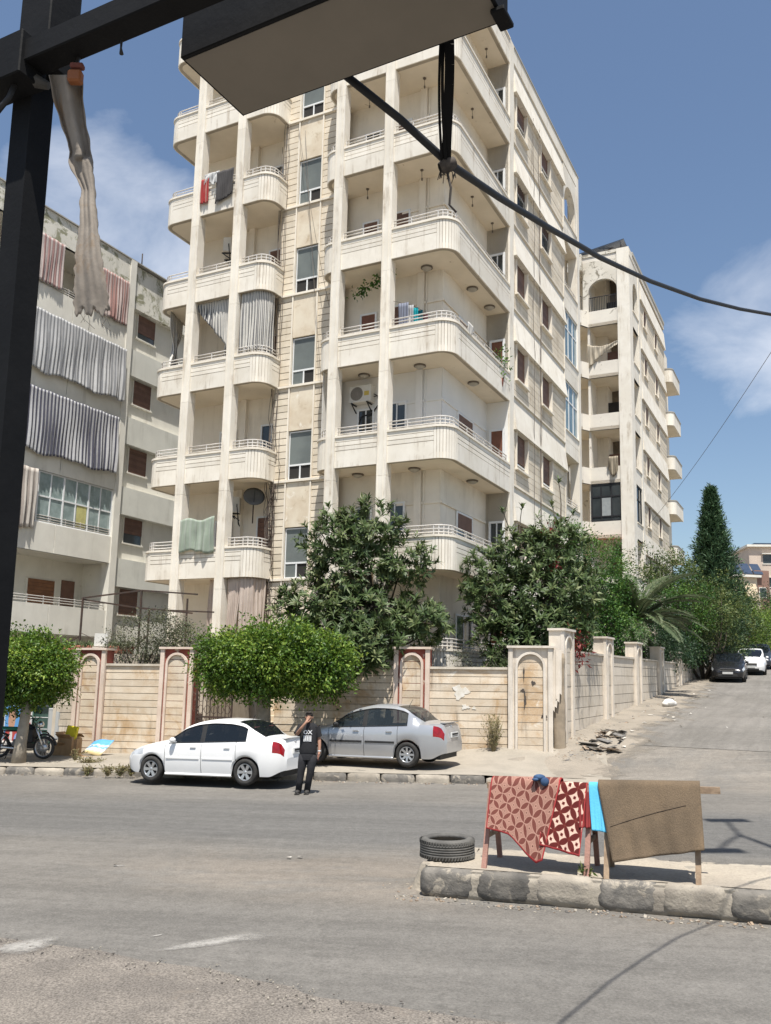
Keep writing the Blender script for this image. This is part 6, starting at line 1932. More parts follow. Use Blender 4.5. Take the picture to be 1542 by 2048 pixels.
def herm(xs, ys, x):
    """smooth curve through the points without overshoot"""
    xs = np.array(xs, float); ys = np.array(ys, float)
    d = np.diff(ys) / np.diff(xs); m = np.zeros(len(xs)); m[0], m[-1] = d[0], d[-1]
    for i in range(1, len(xs) - 1):
        m[i] = 0 if d[i - 1] * d[i] <= 0 else 2 * d[i - 1] * d[i] / (d[i - 1] + d[i])
    i = int(np.clip(np.searchsorted(xs, x) - 1, 0, len(xs) - 2))
    h = xs[i + 1] - xs[i]; t = (x - xs[i]) / h
    return ((2 * t ** 3 - 3 * t ** 2 + 1) * ys[i] + (t ** 3 - 2 * t ** 2 + t) * h * m[i] + (-2 * t ** 3 + 3 * t ** 2) * ys[i + 1] + (t ** 3 - t ** 2) * h * m[i + 1])

def wheel(parent, x, y, r, spokes, side):
    Mx = Matrix.Translation((x, y, r)) @ Matrix.Rotation(-side * pi / 2, 4, 'X')
    # local +z of the lathe looks outwards
    o = MB().lathe([(r * .64, -.10), (r * .90, -.10), (r * .985, -.075), (r, -.03), (r, .03), (r * .985, .075), (r * .90, .10), (r * .66, .10), (r * .63, .06)], 36, 0, Mx).build('wheel', TYRE, parent)
    rm = MB()
    rm.lathe([(r * .645, .085), (r * .62, .095), (r * .56, .075), (r * .55, .02)], 36, 0, Mx)
    rm.lathe([(0, .075), (r * .10, .078), (r * .16, .06), (r * .17, .02)], 16, 0, Mx)
    for k in range(spokes):
        a = 2 * pi * k / spokes
        w0, w1 = r * .085, r * (.13 if spokes < 7 else .085)
        ca, sa = cos(a), sin(a)
        def pt(rr, ww, z): return Mx @ Vector((ca * rr - sa * ww, sa * rr + ca * ww, z))
        vs_ = [pt(r * .12, -w0, .07), pt(r * .12, w0, .07), pt(r * .60, w1, .088), pt(r * .60, -w1, .088), pt(r * .12, -w0, .03), pt(r * .12, w0, .03), pt(r * .60, w1, .045), pt(r * .60, -w1, .045)]
        rm.add(vs_, [(0, 3, 2, 1), (4, 5, 6, 7), (0, 1, 5, 4), (2, 3, 7, 6), (1, 2, 6, 5), (3, 0, 4, 7)])
    rm.build('rim', RIMM, o)
    MB().lathe([(0, .012), (r * .6, .012)], 24, 0, Mx).build('backing_disc', RIMD, o)  # plain dark disc closing the wheel behind the spokes
    return o

def sedan(l, rz, sc, col, glass, label, wheels_=6, tilt=0.0, interior=False, taller=0.0, strip=None, black_trim=False, grp='cars parked along the streets', name='car', plate=True):
    root = empty(name, l, rz, label, 'car', grp, rot=(0, -tilt, rz), sc=sc)
    L_, Wd = 4.24, .86
    H = 1.47 + taller
    zc_x = [0, .06, .30, .75, 1.10, 1.35, 1.75, 2.05, 2.45, 2.80, 3.15, 3.45, 3.72, 3.80, 4.05, 4.16, 4.24]
    zc_y = [.52, .66, .80, .92, .985, 1.12, 1.335, 1.43, H, H - .012, H - .075, 1.24, 1.07, 1.06, 1.055, 1.02, .62]
    bel_x = [0, .06, .35, .9, 1.3, 2.2, 3.2, 3.75, 4.05, 4.17, 4.24]
    bel_y = [.50, .60, .74, .86, .91, .945, .985, 1.01, .98, .90, .60]
    w_x = [0, .05, .20, .50, .9, 1.6, 2.8, 3.4, 3.8, 4.05, 4.17, 4.24]
    w_y = [.50, .62, .74, .815, .845, .86, .86, .855, .83, .775, .70, .60]
    xf, xr, R = .80, 3.30, .300
    ra = .345
    base = set(np.round(np.arange(0, L_ + .001, .06), 3)) | {.03, .09, 1.18, 2.13, 2.17, 3.06, 4.20, L_}
    for c in (xf, xr):
        for q in range(9): base.add(round(c + ra * cos(pi * q / 8), 3))
    X = sorted(x for x in base if 0 <= x <= L_)
    X = [x for i, x in enumerate(X) if i == 0 or x - X[i - 1] > .012]
    def section(x):
        w = herm(w_x, w_y, x); zc = herm(zc_x, zc_y, x); zb_ = herm(bel_x, bel_y, x)
        sill = .205 + .10 * (1 - sst(0, .35, x)) + .14 * sst(3.85, 4.24, x)
        for c in (xf, xr):
            d = abs(x - c)
            if d < ra + 1e-6: sill = max(sill, R + sqrt(max(0, ra * ra - d * d)) - .005)
        h = max(zc - zb_, .01); cab = sst(.10, .40, h)
        zs = max(.60, sill + .05) if zb_ > .70 else min(max(.52, sill + .04), zb_ - .03)
        p1 = sill + (zs - sill) * .45
        z3 = max(zb_ - .11, zs + .02) if zb_ - .11 > zs else (zs + zb_) / 2
        y4 = w * .955 - .015
        tum = .40
        y5 = (1 - cab) * w * .80 + cab * (y4 - tum * h * .86 * .80)
        y6 = (1 - cab) * w * .62 + cab * (y4 - tum * h * .96 - .03)
        y7 = (1 - cab) * w * .32 + cab * (y4 * .42)
        z5 = (1 - cab) * (zb_ + h * .55) + cab * (zb_ + h * .80)
        z6 = (1 - cab) * (zb_ + h * .78) + cab * (zb_ + h * .945)
        z7 = zb_ + h * .99
        return [(w * .935, sill), (w * .985, p1), (w, zs), (w * .998, (zs + z3) / 2), (w * .992, z3), (y4, zb_), (y5, z5), (y6, z6), (y7, z7), (0, zc)], h
    S_ = [section(x) for x in X]
    parts = {}
    def grab(nm): return parts.setdefault(nm, MB())
    def part_of(i, j, s):
        x = (X[i] + X[i + 1]) / 2; h = (S_[i][1] + S_[i + 1][1]) / 2
        sd = 'L' if s > 0 else 'R'
        if j <= 4:
            if x < .16 or (x < .45 and j <= 1): return 'front_bumper'
            if .16 <= x < .56 and j in (3, 4): return 'headlight' + sd
            if x > 3.80 and j <= 2: return 'rear_bumper'
            if x > 3.97 and j in (3, 4): return 'taillight' + sd if x < 4.19 else 'trunk_lid'
            if 1.18 < x < 2.15: return 'front_door' + sd
            if 2.15 < x < 3.06 and not (x > xr - ra - .02 and j <= 2 and False): return 'rear_door' + sd
            return 'body'
        if j == 5:
            if h > .16 and 1.30 < x < 3.42:
                if 2.09 < x < 2.20: return 'pillar'
                if x < 2.15: return 'front_window' + sd
                if x > 3.30: return 'body'
                return 'rear_window_side' + sd
            return 'body' if x > 1.15 and x < 3.7 else ('hood' if x <= 1.15 else 'trunk_lid')
        if j == 6: return 'body' if 1.15 < x < 3.72 else ('hood' if x <= 1.15 else 'trunk_lid')
        if 1.18 < x < 1.98: return 'windshield'
        if 2.98 < x < 3.68: return 'rear_window'
        return 'body' if 1.15 < x < 3.72 else ('hood' if x <= 1.15 else 'trunk_lid')
    for s in (1, -1):
        for i in range(len(X) - 1):
            A_, B_ = S_[i][0], S_[i + 1][0]
            for j in range(9):
                mb = grab(part_of(i, j, s))
                q = [(X[i], s * A_[j][0], A_[j][1]), (X[i + 1], s * B_[j][0], B_[j][1]), (X[i + 1], s * B_[j + 1][0], B_[j + 1][1]), (X[i], s * A_[j + 1][0], A_[j + 1][1])]
                mb.add(q, [(0, 1, 2, 3) if s < 0 else (3, 2, 1, 0)], 0, True)
            # inside of the wheel arch
            if A_[0][1] > .29 or B_[0][1] > .29:
                if any(abs(X[i] - c) < ra + .05 for c in (xf, xr)):
                    q = [(X[i], s * A_[0][0], A_[0][1]), (X[i + 1], s * B_[0][0], B_[0][1]), (X[i + 1], s * .45, B_[0][1]), (X[i], s * .45, A_[0][1])]
                    grab('wheel_arch%d%s' % (X[i] > 2, 'L' if s > 0 else 'R')).add(q, [(0, 1, 2, 3)], 0, True)
    for e, nm in ((0, 'front_bumper'), (len(X) - 1, 'rear_bumper')):
        A_ = S_[e][0]
        for j in range(9):
            a, b = A_[j], A_[j + 1]
            f = [(X[e], a[0], a[1]), (X[e], b[0], b[1]), (X[e], -b[0], b[1]), (X[e], -a[0], a[1])]
            grab(nm).add(f, [(0, 1, 2, 3) if e == 0 else (3, 2, 1, 0)])
    names = {'front_window': glass, 'rear_window_side': glass, 'windshield': glass, 'rear_window': glass, 'headlight': CLEARL, 'taillight': REDL_, 'wheel_arch': PLASTIC, 'pillar': PLASTIC}
    made = {}
    for nm, mb in parts.items():
        b_ = nm.rstrip('LR').rstrip('01')
        clean = {'front_door': 'door', 'rear_door': 'door', 'front_window': 'side_window', 'rear_window_side': 'side_window'}.get(b_, b_)
        o = mb.build(clean, names.get(b_, col), root)
        # weld the shared corners so that the shading runs smoothly
        import bmesh
        bm = bmesh.new(); bm.from_mesh(o.data); bmesh.ops.remove_doubles(bm, verts=bm.verts, dist=.0006); bm.to_mesh(o.data); bm.free()
        o.data.set_sharp_from_angle(angle=radians(38))
        made[nm] = o
    ub = MB().box(.12, L_ - .15, -.62, .62, .19, .52); ub.box(.5, L_ - .5, -.70, .70, .20, .30); ub.build('underbody', PLASTIC, root)
    if interior:
        for x, y in ((1.95, .36), (1.95, -.36), (2.95, .36), (2.95, -.36)):
            m = MB(); m.cbox(x - .25, x + .25, y - .24, y + .24, .45, .62, .03); m.obox((x + .28, y, .84), (.09, 0, .03), (0, .23, 0), (.06, 0, .28)); m.obox((x + .36, y, 1.20), (.04, 0, .01), (0, .11, 0), (.01, 0, .09))
            m.build('seat', SEATR if x > 2.5 else INTER, root)
        MB().box(1.15, 1.45, -.70, .70, .55, .90).build('dashboard', INTER, root)
        MB().lathe([(.17, -.012), (.185, 0), (.17, .012), (.155, 0)], 20, 0, Matrix.Translation((1.55, .36, .93)) @ Matrix.Rotation(radians(65), 4, 'Y'), True).build('steering_wheel', INTER, root)
    else:
        MB().box(1.2, 3.5, -.60, .60, .5, .90).build('cabin_floor', INTER, root)
    for x in (xf, xr):
        for s in (1, -1): wheel(root, x, s * .745, R, wheels_, s)
    for s, sd in ((1, 'L'), (-1, 'R')):
        for dx, dn in ((1.95, 'front_door'), (2.84, 'rear_door')):
            i = min(range(len(X)), key=lambda k: abs(X[k] - dx)); y = s * (S_[i][0][4][0] + .012)
            MB().cbox(dx - .085, dx + .075, min(y - .014, y + .014), max(y - .014, y + .014), .815, .85, .008).build('handle', CHROME if black_trim else col, made[dn + sd])
        i = min(range(len(X)), key=lambda k: abs(X[k] - 1.42)); y = s * S_[i][0][5][0]
        m = MB(); m.ball((1.42, y + s * .10, .985), .075, .085, .062, 12, 8); m.bar((1.44, y - s * .02, .93), (1.43, y + s * .09, .95), .05, .03); mo = m.build('mirror', col if not black_trim else PLASTIC, root)
        # rubbing strip, window line and wheel arch lips
        for a, b_, dn in ((1.22, 2.11, 'front_door'), (2.19, 2.98, 'rear_door')):
            ia = min(range(len(X)), key=lambda k: abs(X[k] - (a + b_) / 2)); y = s * (S_[ia][0][2][0] - .004)
            MB().cbox(a, b_, min(y, y + s * .016), max(y, y + s * .016), .555, .605, .006).build('rubbing_strip', strip or col, made[dn + sd])
        pts_ = [(X[i], s * (S_[i][0][6][0] + .004), S_[i][0][6][1]) for i in range(len(X)) if 1.30 <= X[i] <= 3.34]
        MB().tube(pts_, .013, 5).build('window_trim', PLASTIC, root)
        pts_ = [(X[i], s * (S_[i][0][5][0] + .004), S_[i][0][5][1]) for i in range(len(X)) if 1.26 <= X[i] <= 3.34]
        MB().tube(pts_, .011, 5).build('window_trim', PLASTIC, root)
        for xx in (2.15, 1.18, 3.06):
            i = min(range(len(X)), key=lambda k: abs(X[k] - xx)); A_ = S_[i][0]
            q = [(X[i], s * (A_[j][0] + .001), A_[j][1]) for j in range(0, 6)]
            MB().tube(q, .0055, 4).build('door_gap', PLASTIC, root)
        pts_ = [(X[i], s * (S_[i][0][0][0] + .002), S_[i][0][0][1]) for i in range(len(X)) if .8 + ra < X[i] < 3.30 - ra]
        MB().tube(pts_, .03, 6).build('sill', col, root)
    # rear and front furniture
    if plate:
        MB().box(L_ - .012, L_ + .02, -.26, .26, .70, .82).build('number_plate', PLATEM, root, None)
        t_ = MB().box(L_ + .0201, L_ + .022, -.20, .20, .725, .74); t_.box(L_ + .0201, L_ + .022, -.22, .22, .755, .80); t_.build('plate_print', PLASTIC, root)
        MB().box(-.03, .0, -.25, .25, .43, .54).build('number_plate', PLATEM, root)
    for s in (-1, 1):
        MB().cbox(L_ - .10, L_ - .045, min(s * .40, s * .56), max(s * .40, s * .56), .80, .86, .01).build('reverse_lamp', CLEARL, root)
    MB().ball((L_ - .07, 0, .96), .02, .055, .032, 12, 6).build('emblem', CHROME, root)
    MB().box(L_ - .20, L_ - .06, -.50, .50, 1.045, 1.062).build('trunk_edge', col, root)
    g = MB().cbox(-.015, .05, -.36, .36, .60, .69, .01); g.build('grille', PLASTIC, root)
    g = MB(); g.box(-.022, -.012, -.37, .37, .685, .70); g.box(-.022, -.012, -.37, .37, .59, .605); g.build('grille_trim', CHROME, root)
    MB().cbox(-.01, .10, -.46, .46, .29, .40, .01).build('air_intake', PLASTIC, root)
    MB().cbox(L_ - .18, L_ - .02, -.55, .55, .33, .47, .02).build('rear_skirt', PLASTIC, root)
    MB().tube([(3.02, 0, 1.40), (3.14, 0, 1.60)], .006, 5).build('antenna', PLASTIC, root)
    MB().tube([(1.22, .45, 1.03), (1.35, -.15, 1.105)], .008, 4).build('wiper', PLASTIC, root)
    return root
WHITE = paint('white_car_paint', (.80, .80, .79)); SILV = paint('silver_car_paint', (.44, .45, .465), .45, .28); BLK = paint('black_car_paint', (.012, .012, .014)); GRY = paint('dark_blue_car_paint', (.03, .035, .045))
def car_at(rear_px, wb_dir_deg, sc, h, x_ref, y_side=.84):
    """place so that the near side wheel at x_ref stands on the picture point"""
    p = on_road(*rear_px, h); a = radians(wb_dir_deg)
    d = np.array([cos(a), sin(a)]); n = np.array([-sin(a), cos(a)])
    o_ = p[:2] - d * x_ref * sc + n * y_side * sc
    return (o_[0], o_[1], p[2])
p = car_at((488, 1579), -19, .945, 0.0, 3.30)
wc_ = sedan((p[0], p[1], p[2] + .0), radians(-19), .945, WHITE, TINT, 'white sedan with tinted windows parked on the road at the kerb', 6, .024, True, black_trim=False)
p = car_at((813, 1540), -23, .985, .19, 3.30)
sedan((p[0], p[1], p[2]), radians(-23), .985, SILV, CLEAR, 'silver sedan parked on the pavement against the garden wall', 8, .018, True, .02, PLASTIC, True)
def street_car(u, v, col, label, glass=TINT, sc=1.0, taller=0.0):
    q = loc(u, v); z = gz(q.x, q.y)
    q2 = loc(u, v + 4); tilt = -atan2(gz(q2.x, q2.y) - z, 4)
    sedan((q.x, q.y, z + .02), YAW + pi / 2 + radians(3), sc, col, glass, label, 6, -tilt, taller=taller)
street_car(7.55, 23.9, BLK, 'black sedan facing downhill, first in the row on the side street')
street_car(8.15, 30.6, WHITE, 'white sedan parked behind the black one on the side street')
street_car(8.2, 37.0, GRY, 'dark car last in the row on the side street', taller=.12)

# ------------------------------------------------------------------ the man crossing
SKINM = mk('skin', (.36, .20, .135), (.31, .17, .115), 6, .6)
HAIRM = mk('dark_hair', (.018, .014, .012), (.03, .024, .02), 20, .7)
TEEM = mk('black_tshirt', (.016, .016, .018), (.024, .024, .026), 5, .9, .2, 30)
JEANM = mk('black_jeans', (.020, .020, .023), (.030, .030, .033), 6, .9, .2, 30)
SHOEM = mk('dark_shoe', (.030, .028, .026), (.05, .047, .044), 8, .8)
PRINTM = mk('white_print', (.72, .72, .72))
mp_ = on_road(613, 1588)
man = empty('person', (mp_[0], mp_[1], gz(mp_[0], mp_[1])), radians(-4), 'man in black t-shirt and jeans on the road shading his face with one hand', 'person')
man.scale = (.985, .985, .985)
def skin_mesh(name, verts, edges, radii, mt, parent, root=0, sub=2):
    me = bpy.data.meshes.new(name); me.from_pydata(verts, edges, []); me.materials.append(mt)
    o = bpy.data.objects.new(name, me); COL.objects.link(o); o.parent = parent
    o.modifiers.new('skin', 'SKIN')
    sv = me.skin_vertices[0].data
    for i, r in enumerate(radii):
        sv[i].radius = r if isinstance(r, tuple) else (r, r)
        sv[i].use_root = i == root
    md = o.modifiers.new('sub', 'SUBSURF'); md.levels = sub; md.render_levels = sub
    o.modifiers['skin'].use_smooth_shade = True
    return o
V_, E_, R_ = [], [], []
def jv(p, r, frm=None):
    V_.append(p); R_.append(r)
    if frm is not None: E_.append((frm, len(V_) - 1))
    return len(V_) - 1
pel = jv((.0, 0, .90), (.13, .10)); sp1 = jv((.0, .01, 1.10), (.125, .095), pel); ch = jv((0, .01, 1.30), (.145, .10), sp1); nb = jv((0, .01, 1.425), (.07, .065), ch)
nk = jv((0, -.005, 1.475), (.052, .052), nb); hd = jv((0, -.02, 1.545), (.070, .080), nk); ht = jv((.0, -.012, 1.62), (.066, .076), hd); hx = jv((0, -.008, 1.665), (.035, .04), ht)
# raised right arm (at the left in the picture)
a1 = jv((-.17, .01, 1.385), .055, ch); a2 = jv((-.235, -.09, 1.215), .045, a1); a3 = jv((-.13, -.22, 1.35), .036, a2); a4 = jv((-.055, -.235, 1.445), .028, a3); ap_ = jv((-.015, -.20, 1.505), (.034, .022), a4)
for k, (dx, ln_) in enumerate(((-.030, .070), (-.012, .080), (.008, .085), (.026, .075))):
    f1 = jv((-.005 + dx * .6, -.185, 1.535), .011, ap_); f2 = jv((.008 + dx, -.160, 1.535 + ln_ * .55), .0095, f1); jv((.015 + dx, -.128, 1.535 + ln_ * .8), .008, f2)
f1 = jv((.018, -.20, 1.49), .012, ap_); f2 = jv((.045, -.185, 1.515), .0105, f1); jv((.058, -.165, 1.540), .009, f2)
# hanging left arm
b1 = jv((.17, .01, 1.385), .055, ch); b2 = jv((.225, .02, 1.15), .044, b1); b3 = jv((.245, -.03, 1.0), .038, b2); b4 = jv((.25, -.075, .88), .028, b3); bp_ = jv((.25, -.09, .825), (.022, .036), b4)
for k, dy in enumerate((-.028, -.010, .008, .024)):
    f1 = jv((.248, -.092 + dy, .785), .0105, bp_); f2 = jv((.240, -.098 + dy, .752), .0095, f1); jv((.226, -.100 + dy, .728), .008, f2)
f1 = jv((.238, -.125, .815), .012, bp_); f2 = jv((.228, -.135, .785), .010, f1); jv((.22, -.13, .762), .009, f2)
l1 = jv((-.085, 0, .84), .085, pel); l2 = jv((-.125, -.02, .47), .060, l1); l3 = jv((-.175, .02, .10), .032, l2); jv((-.18, -.08, .04), .025, l3)
r1 = jv((.085, 0, .84), .085, pel); r2 = jv((.075, -.035, .47), .060, r1); r3 = jv((.0, .06, .10), .032, r2); jv((.01, -.04, .04), .025, r3)
skin_mesh('body', V_, E_, R_, SKINM, man)
# face
m = MB(); m.ball((0, -.098, 1.555), .013, .020, .022, 10, 6); m.build('nose', SKINM, man)
for s in (-1, 1):
    MB().ball((s * .030, -.083, 1.578), .013, .008, .008, 10, 6).build('eye', mk('eye_dark', (.05, .04, .035)) if 'eye_dark' not in MATS else MATS['eye_dark'], man)
    MB().ball((s * .030, -.084, 1.598), .020, .007, .005, 10, 6).build('eyebrow', HAIRM, man)
    MB().ball((s * .078, -.005, 1.565), .010, .020, .032, 10, 6).build('ear', SKINM, man)
MB().ball((0, -.084, 1.515), .022, .010, .006, 10, 6).build('mouth', mk('lip', (.22, .10, .085)), man)
m = MB(); m.ball((0, -.064, 1.498), .046, .030, .030, 14, 8); m.ball((-.05, -.03, 1.52), .018, .03, .038, 8, 6); m.ball((.05, -.03, 1.52), .018, .03, .038, 8, 6); m.build('beard', HAIRM, man)
m = MB()
m.ball((0, .008, 1.632), .084, .092, .062, 18, 10); m.ball((0, -.045, 1.672), .062, .045, .030, 14, 8); m.ball((0, .045, 1.585), .075, .055, .07, 14, 8)
m.build('hair', HAIRM, man)
# clothes: rings of an ellipse joined up
def loft(m, rings, n=20, caps=True):
    vs_ = []
    for cx, cy, cz, rx, ry, tz in rings:
        for j in range(n):
            g = 2 * pi * j / n
            e = .85                                # slightly squared section
            cxx = abs(cos(g)) ** e * (1 if cos(g) > 0 else -1); syy = abs(sin(g)) ** e * (1 if sin(g) > 0 else -1)
            vs_.append((cx + rx * cxx, cy + ry * syy, cz + tz * cos(g)))
    fs = [(i * n + j, i * n + (j + 1) % n, (i + 1) * n + (j + 1) % n, (i + 1) * n + j) for i in range(len(rings) - 1) for j in range(n)]
    m.add(vs_, fs, 0, True)
m = MB()
loft(m, [(.005, .0, .845, .185, .135, 0), (.005, 0, .90, .188, .14, .004), (.0, 0, 1.0, .180, .138, 0), (0, 0, 1.12, .182, .136, 0), (0, .0, 1.25, .195, .135, 0), (0, .01, 1.35, .205, .125, 0), (0, .012, 1.41, .185, .10, 0), (0, .012, 1.445, .125, .085, 0), (0, .008, 1.465, .075, .07, 0)])
for s, e, w in ((-1, (-.240, -.085, 1.22), .072), (1, (.222, .015, 1.17), .072)):
    a = Vector((s * .15, .01, 1.385)); e = Vector(e)
    m.tube([a, a.lerp(e, .35), a.lerp(e, .7), e], [.085, .080, .075, w], 12, 0, False)
m.build('tshirt', TEEM, man)
# print on the chest: two letters over a block of white bars
def tee_y(x, z): return -.142 - .0 * z + .9 * x * x
pm = MB()
def patch(poly):
    n = len(poly); pm.add([(x, tee_y(x, z) - .004, z) for x, z in poly] + [(x, tee_y(x, z) + .004, z) for x, z in poly], [tuple(range(n))] + [(i, (i + 1) % n, n + (i + 1) % n, n + i) for i in range(n)])
K = 14
for k in range(K):                                   # O
    a0, a1 = 2 * pi * k / K, 2 * pi * (k + 1) / K
    patch([(-.042 + .044 * cos(a0), 1.275 + .044 * sin(a0)), (-.042 + .044 * cos(a1), 1.275 + .044 * sin(a1)), (-.042 + .024 * cos(a1), 1.275 + .024 * sin(a1)), (-.042 + .024 * cos(a0), 1.275 + .024 * sin(a0))])
for s in (-1, 1):                                    # X
    patch([(.05 - .038 * s - .011, 1.235), (.05 - .038 * s + .011, 1.235), (.05 + .038 * s + .011, 1.318), (.05 + .038 * s - .011, 1.318)])
for k in range(5):                                   # bars
    x = -.07 + .035 * k
    patch([(x - .012, 1.10), (x + .012, 1.10), (x + .012, 1.19), (x - .012, 1.19)])
patch([(-.085, 1.195), (-.085, 1.205), (.085, 1.205), (.085, 1.195)]); patch([(-.085, 1.085), (-.085, 1.096), (.085, 1.096), (.085, 1.085)])
pm.build('chest_print', PRINTM, man)
m = MB()
loft(m, [(0, 0, .70, .16, .12, 0), (0, 0, .80, .175, .13, 0), (0, 0, .90, .17, .125, 0)])
m.tube([(-.085, 0, .80), (-.105, -.01, .64), (-.125, -.025, .47), (-.150, .0, .28), (-.176, .01, .05)], [.108, .098, .078, .070, .066], 14, 0, True)
m.tube([(.085, 0, .80), (.085, -.02, .64), (.075, -.04, .47), (.035, .015, .28), (.0, .05, .05)], [.108, .098, .078, .070, .066], 14, 0, True)
m.build('jeans', JEANM, man)
for x, y in ((-.182, -.02), (.008, .02)):
    m = MB(); m.ball((x, y - .05, .045), .050, .13, .042, 14, 8); m.ball((x, y + .03, .06), .048, .06, .055, 12, 8); m.cbox(x - .05, x + .05, y - .175, y + .09, 0, .03, .012); m.build('shoe', SHOEM, man)
MB().lathe([(.032, -.012), (.036, 0), (.032, .012)], 14, 0, Matrix.Translation((.25, -.07, .895))).build('wristband', PRINTM, man)
ph = MB().cbox(-.005, .005, -.035, .035, -.07, .07, .004).build('phone', mk('phone_case', (.35, .10, .10)))
ph.parent = None; ph.location = Vector(man.location) + Vector((.225, -.115, .765)); ph.rotation_euler = (.2, 0, 0)
setp(ph, 'small phone held low in the hand of the man', 'phone')

# ------------------------------------------------------------------ motorcycle
mq = on_road(88, 1519, .2)
mx = mq[0] - 1.05; my = 23.75
mo = empty('motorcycle', (mx, my, gz(mx + .5, my) + .24), WYAW + radians(4), 'black motorcycle with green seat on the pavement behind the clipped tree trunk', 'motorcycle')
MGREEN = mk('seat_green', (.02, .16, .11), (.015, .12, .085), 4, .6)
for x in (-.18, 1.08):
    Mx = Matrix.Translation((x, 0, .30)) @ Matrix.Rotation(pi / 2, 4, 'X')
    w = MB().lathe([(.235, -.04), (.275, -.045), (.30, -.02), (.305, 0), (.30, .02), (.275, .045), (.235, .04)], 28, 0, Mx).build('wheel', TYRE, mo)
    MB().lathe([(.24, -.035), (.225, -.03), (.225, .03), (.24, .035)], 28, 0, Mx).build('rim', RIMM, w)
    MB().lathe([(0, -.06), (.05, -.06), (.11, -.03), (.11, .03), (.05, .06), (0, .06)], 18, 0, Mx).build('hub', RIMM, w)
    sp_ = MB()
    for k in range(18):
        a = 2 * pi * k / 18
        sp_.bar((x + .10 * cos(a), .02 * (-1) ** k, .30 + .10 * sin(a)), (x + .23 * cos(a + .25), 0, .30 + .23 * sin(a + .25)), .006, .006)
    sp_.build('spokes', RIMM, w, 'stuff')
for s in (-1, 1):
    MB().tube([(1.08, s * .075, .30), (.95, s * .075, .62), (.80, s * .075, .95)], [.022, .026, .022], 8).build('fork', CHROME, mo)
    MB().tube([(-.18, s * .09, .30), (.0, s * .11, .62)], .024, 8).build('shock', CHROME, mo)
m = MB(); m.tube([(.80, 0, .92), (.70, 0, .62), (.55, 0, .30), (.20, 0, .28), (.05, 0, .45)], .024, 8); m.tube([(.78, 0, .85), (.35, 0, .72), (-.25, 0, .70)], .022, 8); m.tube([(.15, .06, .32), (-.18, .08, .30)], .02, 8); m.tube([(.15, -.06, .32), (-.18, -.08, .30)], .02, 8); m.build('frame', BLACKM, mo)
m = MB(); m.ball((.55, 0, .80), .22, .13, .12, 16, 10); m.build('tank', BLACKM, mo)
m = MB(); m.cbox(-.32, .36, -.12, .12, .74, .82, .035); m.build('seat', MGREEN, mo)
m = MB(); m.cbox(.22, .52, -.12, .12, .30, .50, .03); m.build('crankcase', mk('engine_grey', (.16, .16, .16), (.10, .10, .10), 8, .45, metallic=.5), mo)
m = MB()
for k in range(6): m.box(.33, .55, -.09, .09, .52 + .035 * k, .535 + .035 * k)
m.build('cylinder_fins', MATS['engine_grey'], mo)
MB().tube([(.45, -.10, .55), (.58, -.13, .40), (.40, -.14, .26), (-.35, -.15, .30)], [.022, .022, .03, .04], 8).build('exhaust', CHROME, mo)
m = MB(); m.tube([(.78, -.36, 1.05), (.80, -.15, 1.08), (.80, 0, 1.0), (.80, .15, 1.08), (.78, .36, 1.05)], .014, 7); m.build('handlebar', BLACKM, mo)
MB().ball((.94, 0, .90), .09, .10, .10, 14, 8).build('headlight', CHROME, mo)
m = MB(); m.tube([(1.08 + .345 * cos(a), 0, .30 + .345 * sin(a)) for a in np.linspace(.2, 2.4, 10)], .03, 6); m.build('front_fender', BLACKM, mo)
m = MB(); m.tube([(-.18 + .35 * cos(a), 0, .30 + .35 * sin(a)) for a in np.linspace(.9, 2.9, 10)], .035, 6); m.build('rear_fender', BLACKM, mo)
MB().cbox(.60, .80, -.16, .16, .42, .80, .03).build('leg_shield', BLACKM, mo)
MB().tube([(.2, -.1, .3), (.15, -.28, .0)], .012, 6).build('side_stand', BLACKM, mo)
for s in (-1, 1): MB().ball((.74, s * .30, 1.20), .05, .012, .035, 10, 6).build('mirror', PLASTIC, mo)

# ------------------------------------------------------------------ cardboard and rubbish by the wall
CARD = mk('cardboard', (.36, .235, .13), (.30, .19, .10), 4, .9, .15, 20)
CARDD = mk('cardboard_inside', (.20, .125, .07), (.17, .105, .06), 4, .95)
def carton(px, py, w, d, h, rz, label, flap=True):
    p = on_road(px, py, .22); x, y = p[0], min(p[1], 24.9); z = gz(x, y) + .215
    r = empty('cardboard_box', (x, y, z), WYAW + rz, label, 'box', 'cardboard boxes by the wall')
    t = .012
    m = MB(); m.box(-w / 2, w / 2, -d / 2, -d / 2 + t, 0, h); m.box(-w / 2, w / 2, d / 2 - t, d / 2, 0, h); m.box(-w / 2, -w / 2 + t, -d / 2 + t, d / 2 - t, 0, h); m.box(w / 2 - t, w / 2, -d / 2 + t, d / 2 - t, 0, h); m.box(-w / 2 + t, w / 2 - t, -d / 2 + t, d / 2 - t, 0, t)
    m.build('carton', CARD, r)
    if flap:
        for s in (-1, 1):
            MB().obox((0, s * (d / 2 + .06), h + .02), (w / 2, 0, 0), (0, .07, -.05 * s * s), (0, .004, .006)).build('flap', CARD, r)
        MB().obox((-w / 2 - .05, 0, h + .05), (.06, 0, -.06), (0, d / 2, 0), (.004, 0, .004)).build('flap', CARD, r)
    return r
carton(149, 1503, .34, .30, .30, .2, 'small open cardboard box at the foot of the first red pilaster')
bxo = carton(176, 1500, .48, .40, .52, -.15, 'tall open cardboard box with a yellow packet on top')
carton(197, 1497, .30, .34, .46, .1, 'narrow cardboard box standing behind the tall one', False)
p = Vector(bxo.location)
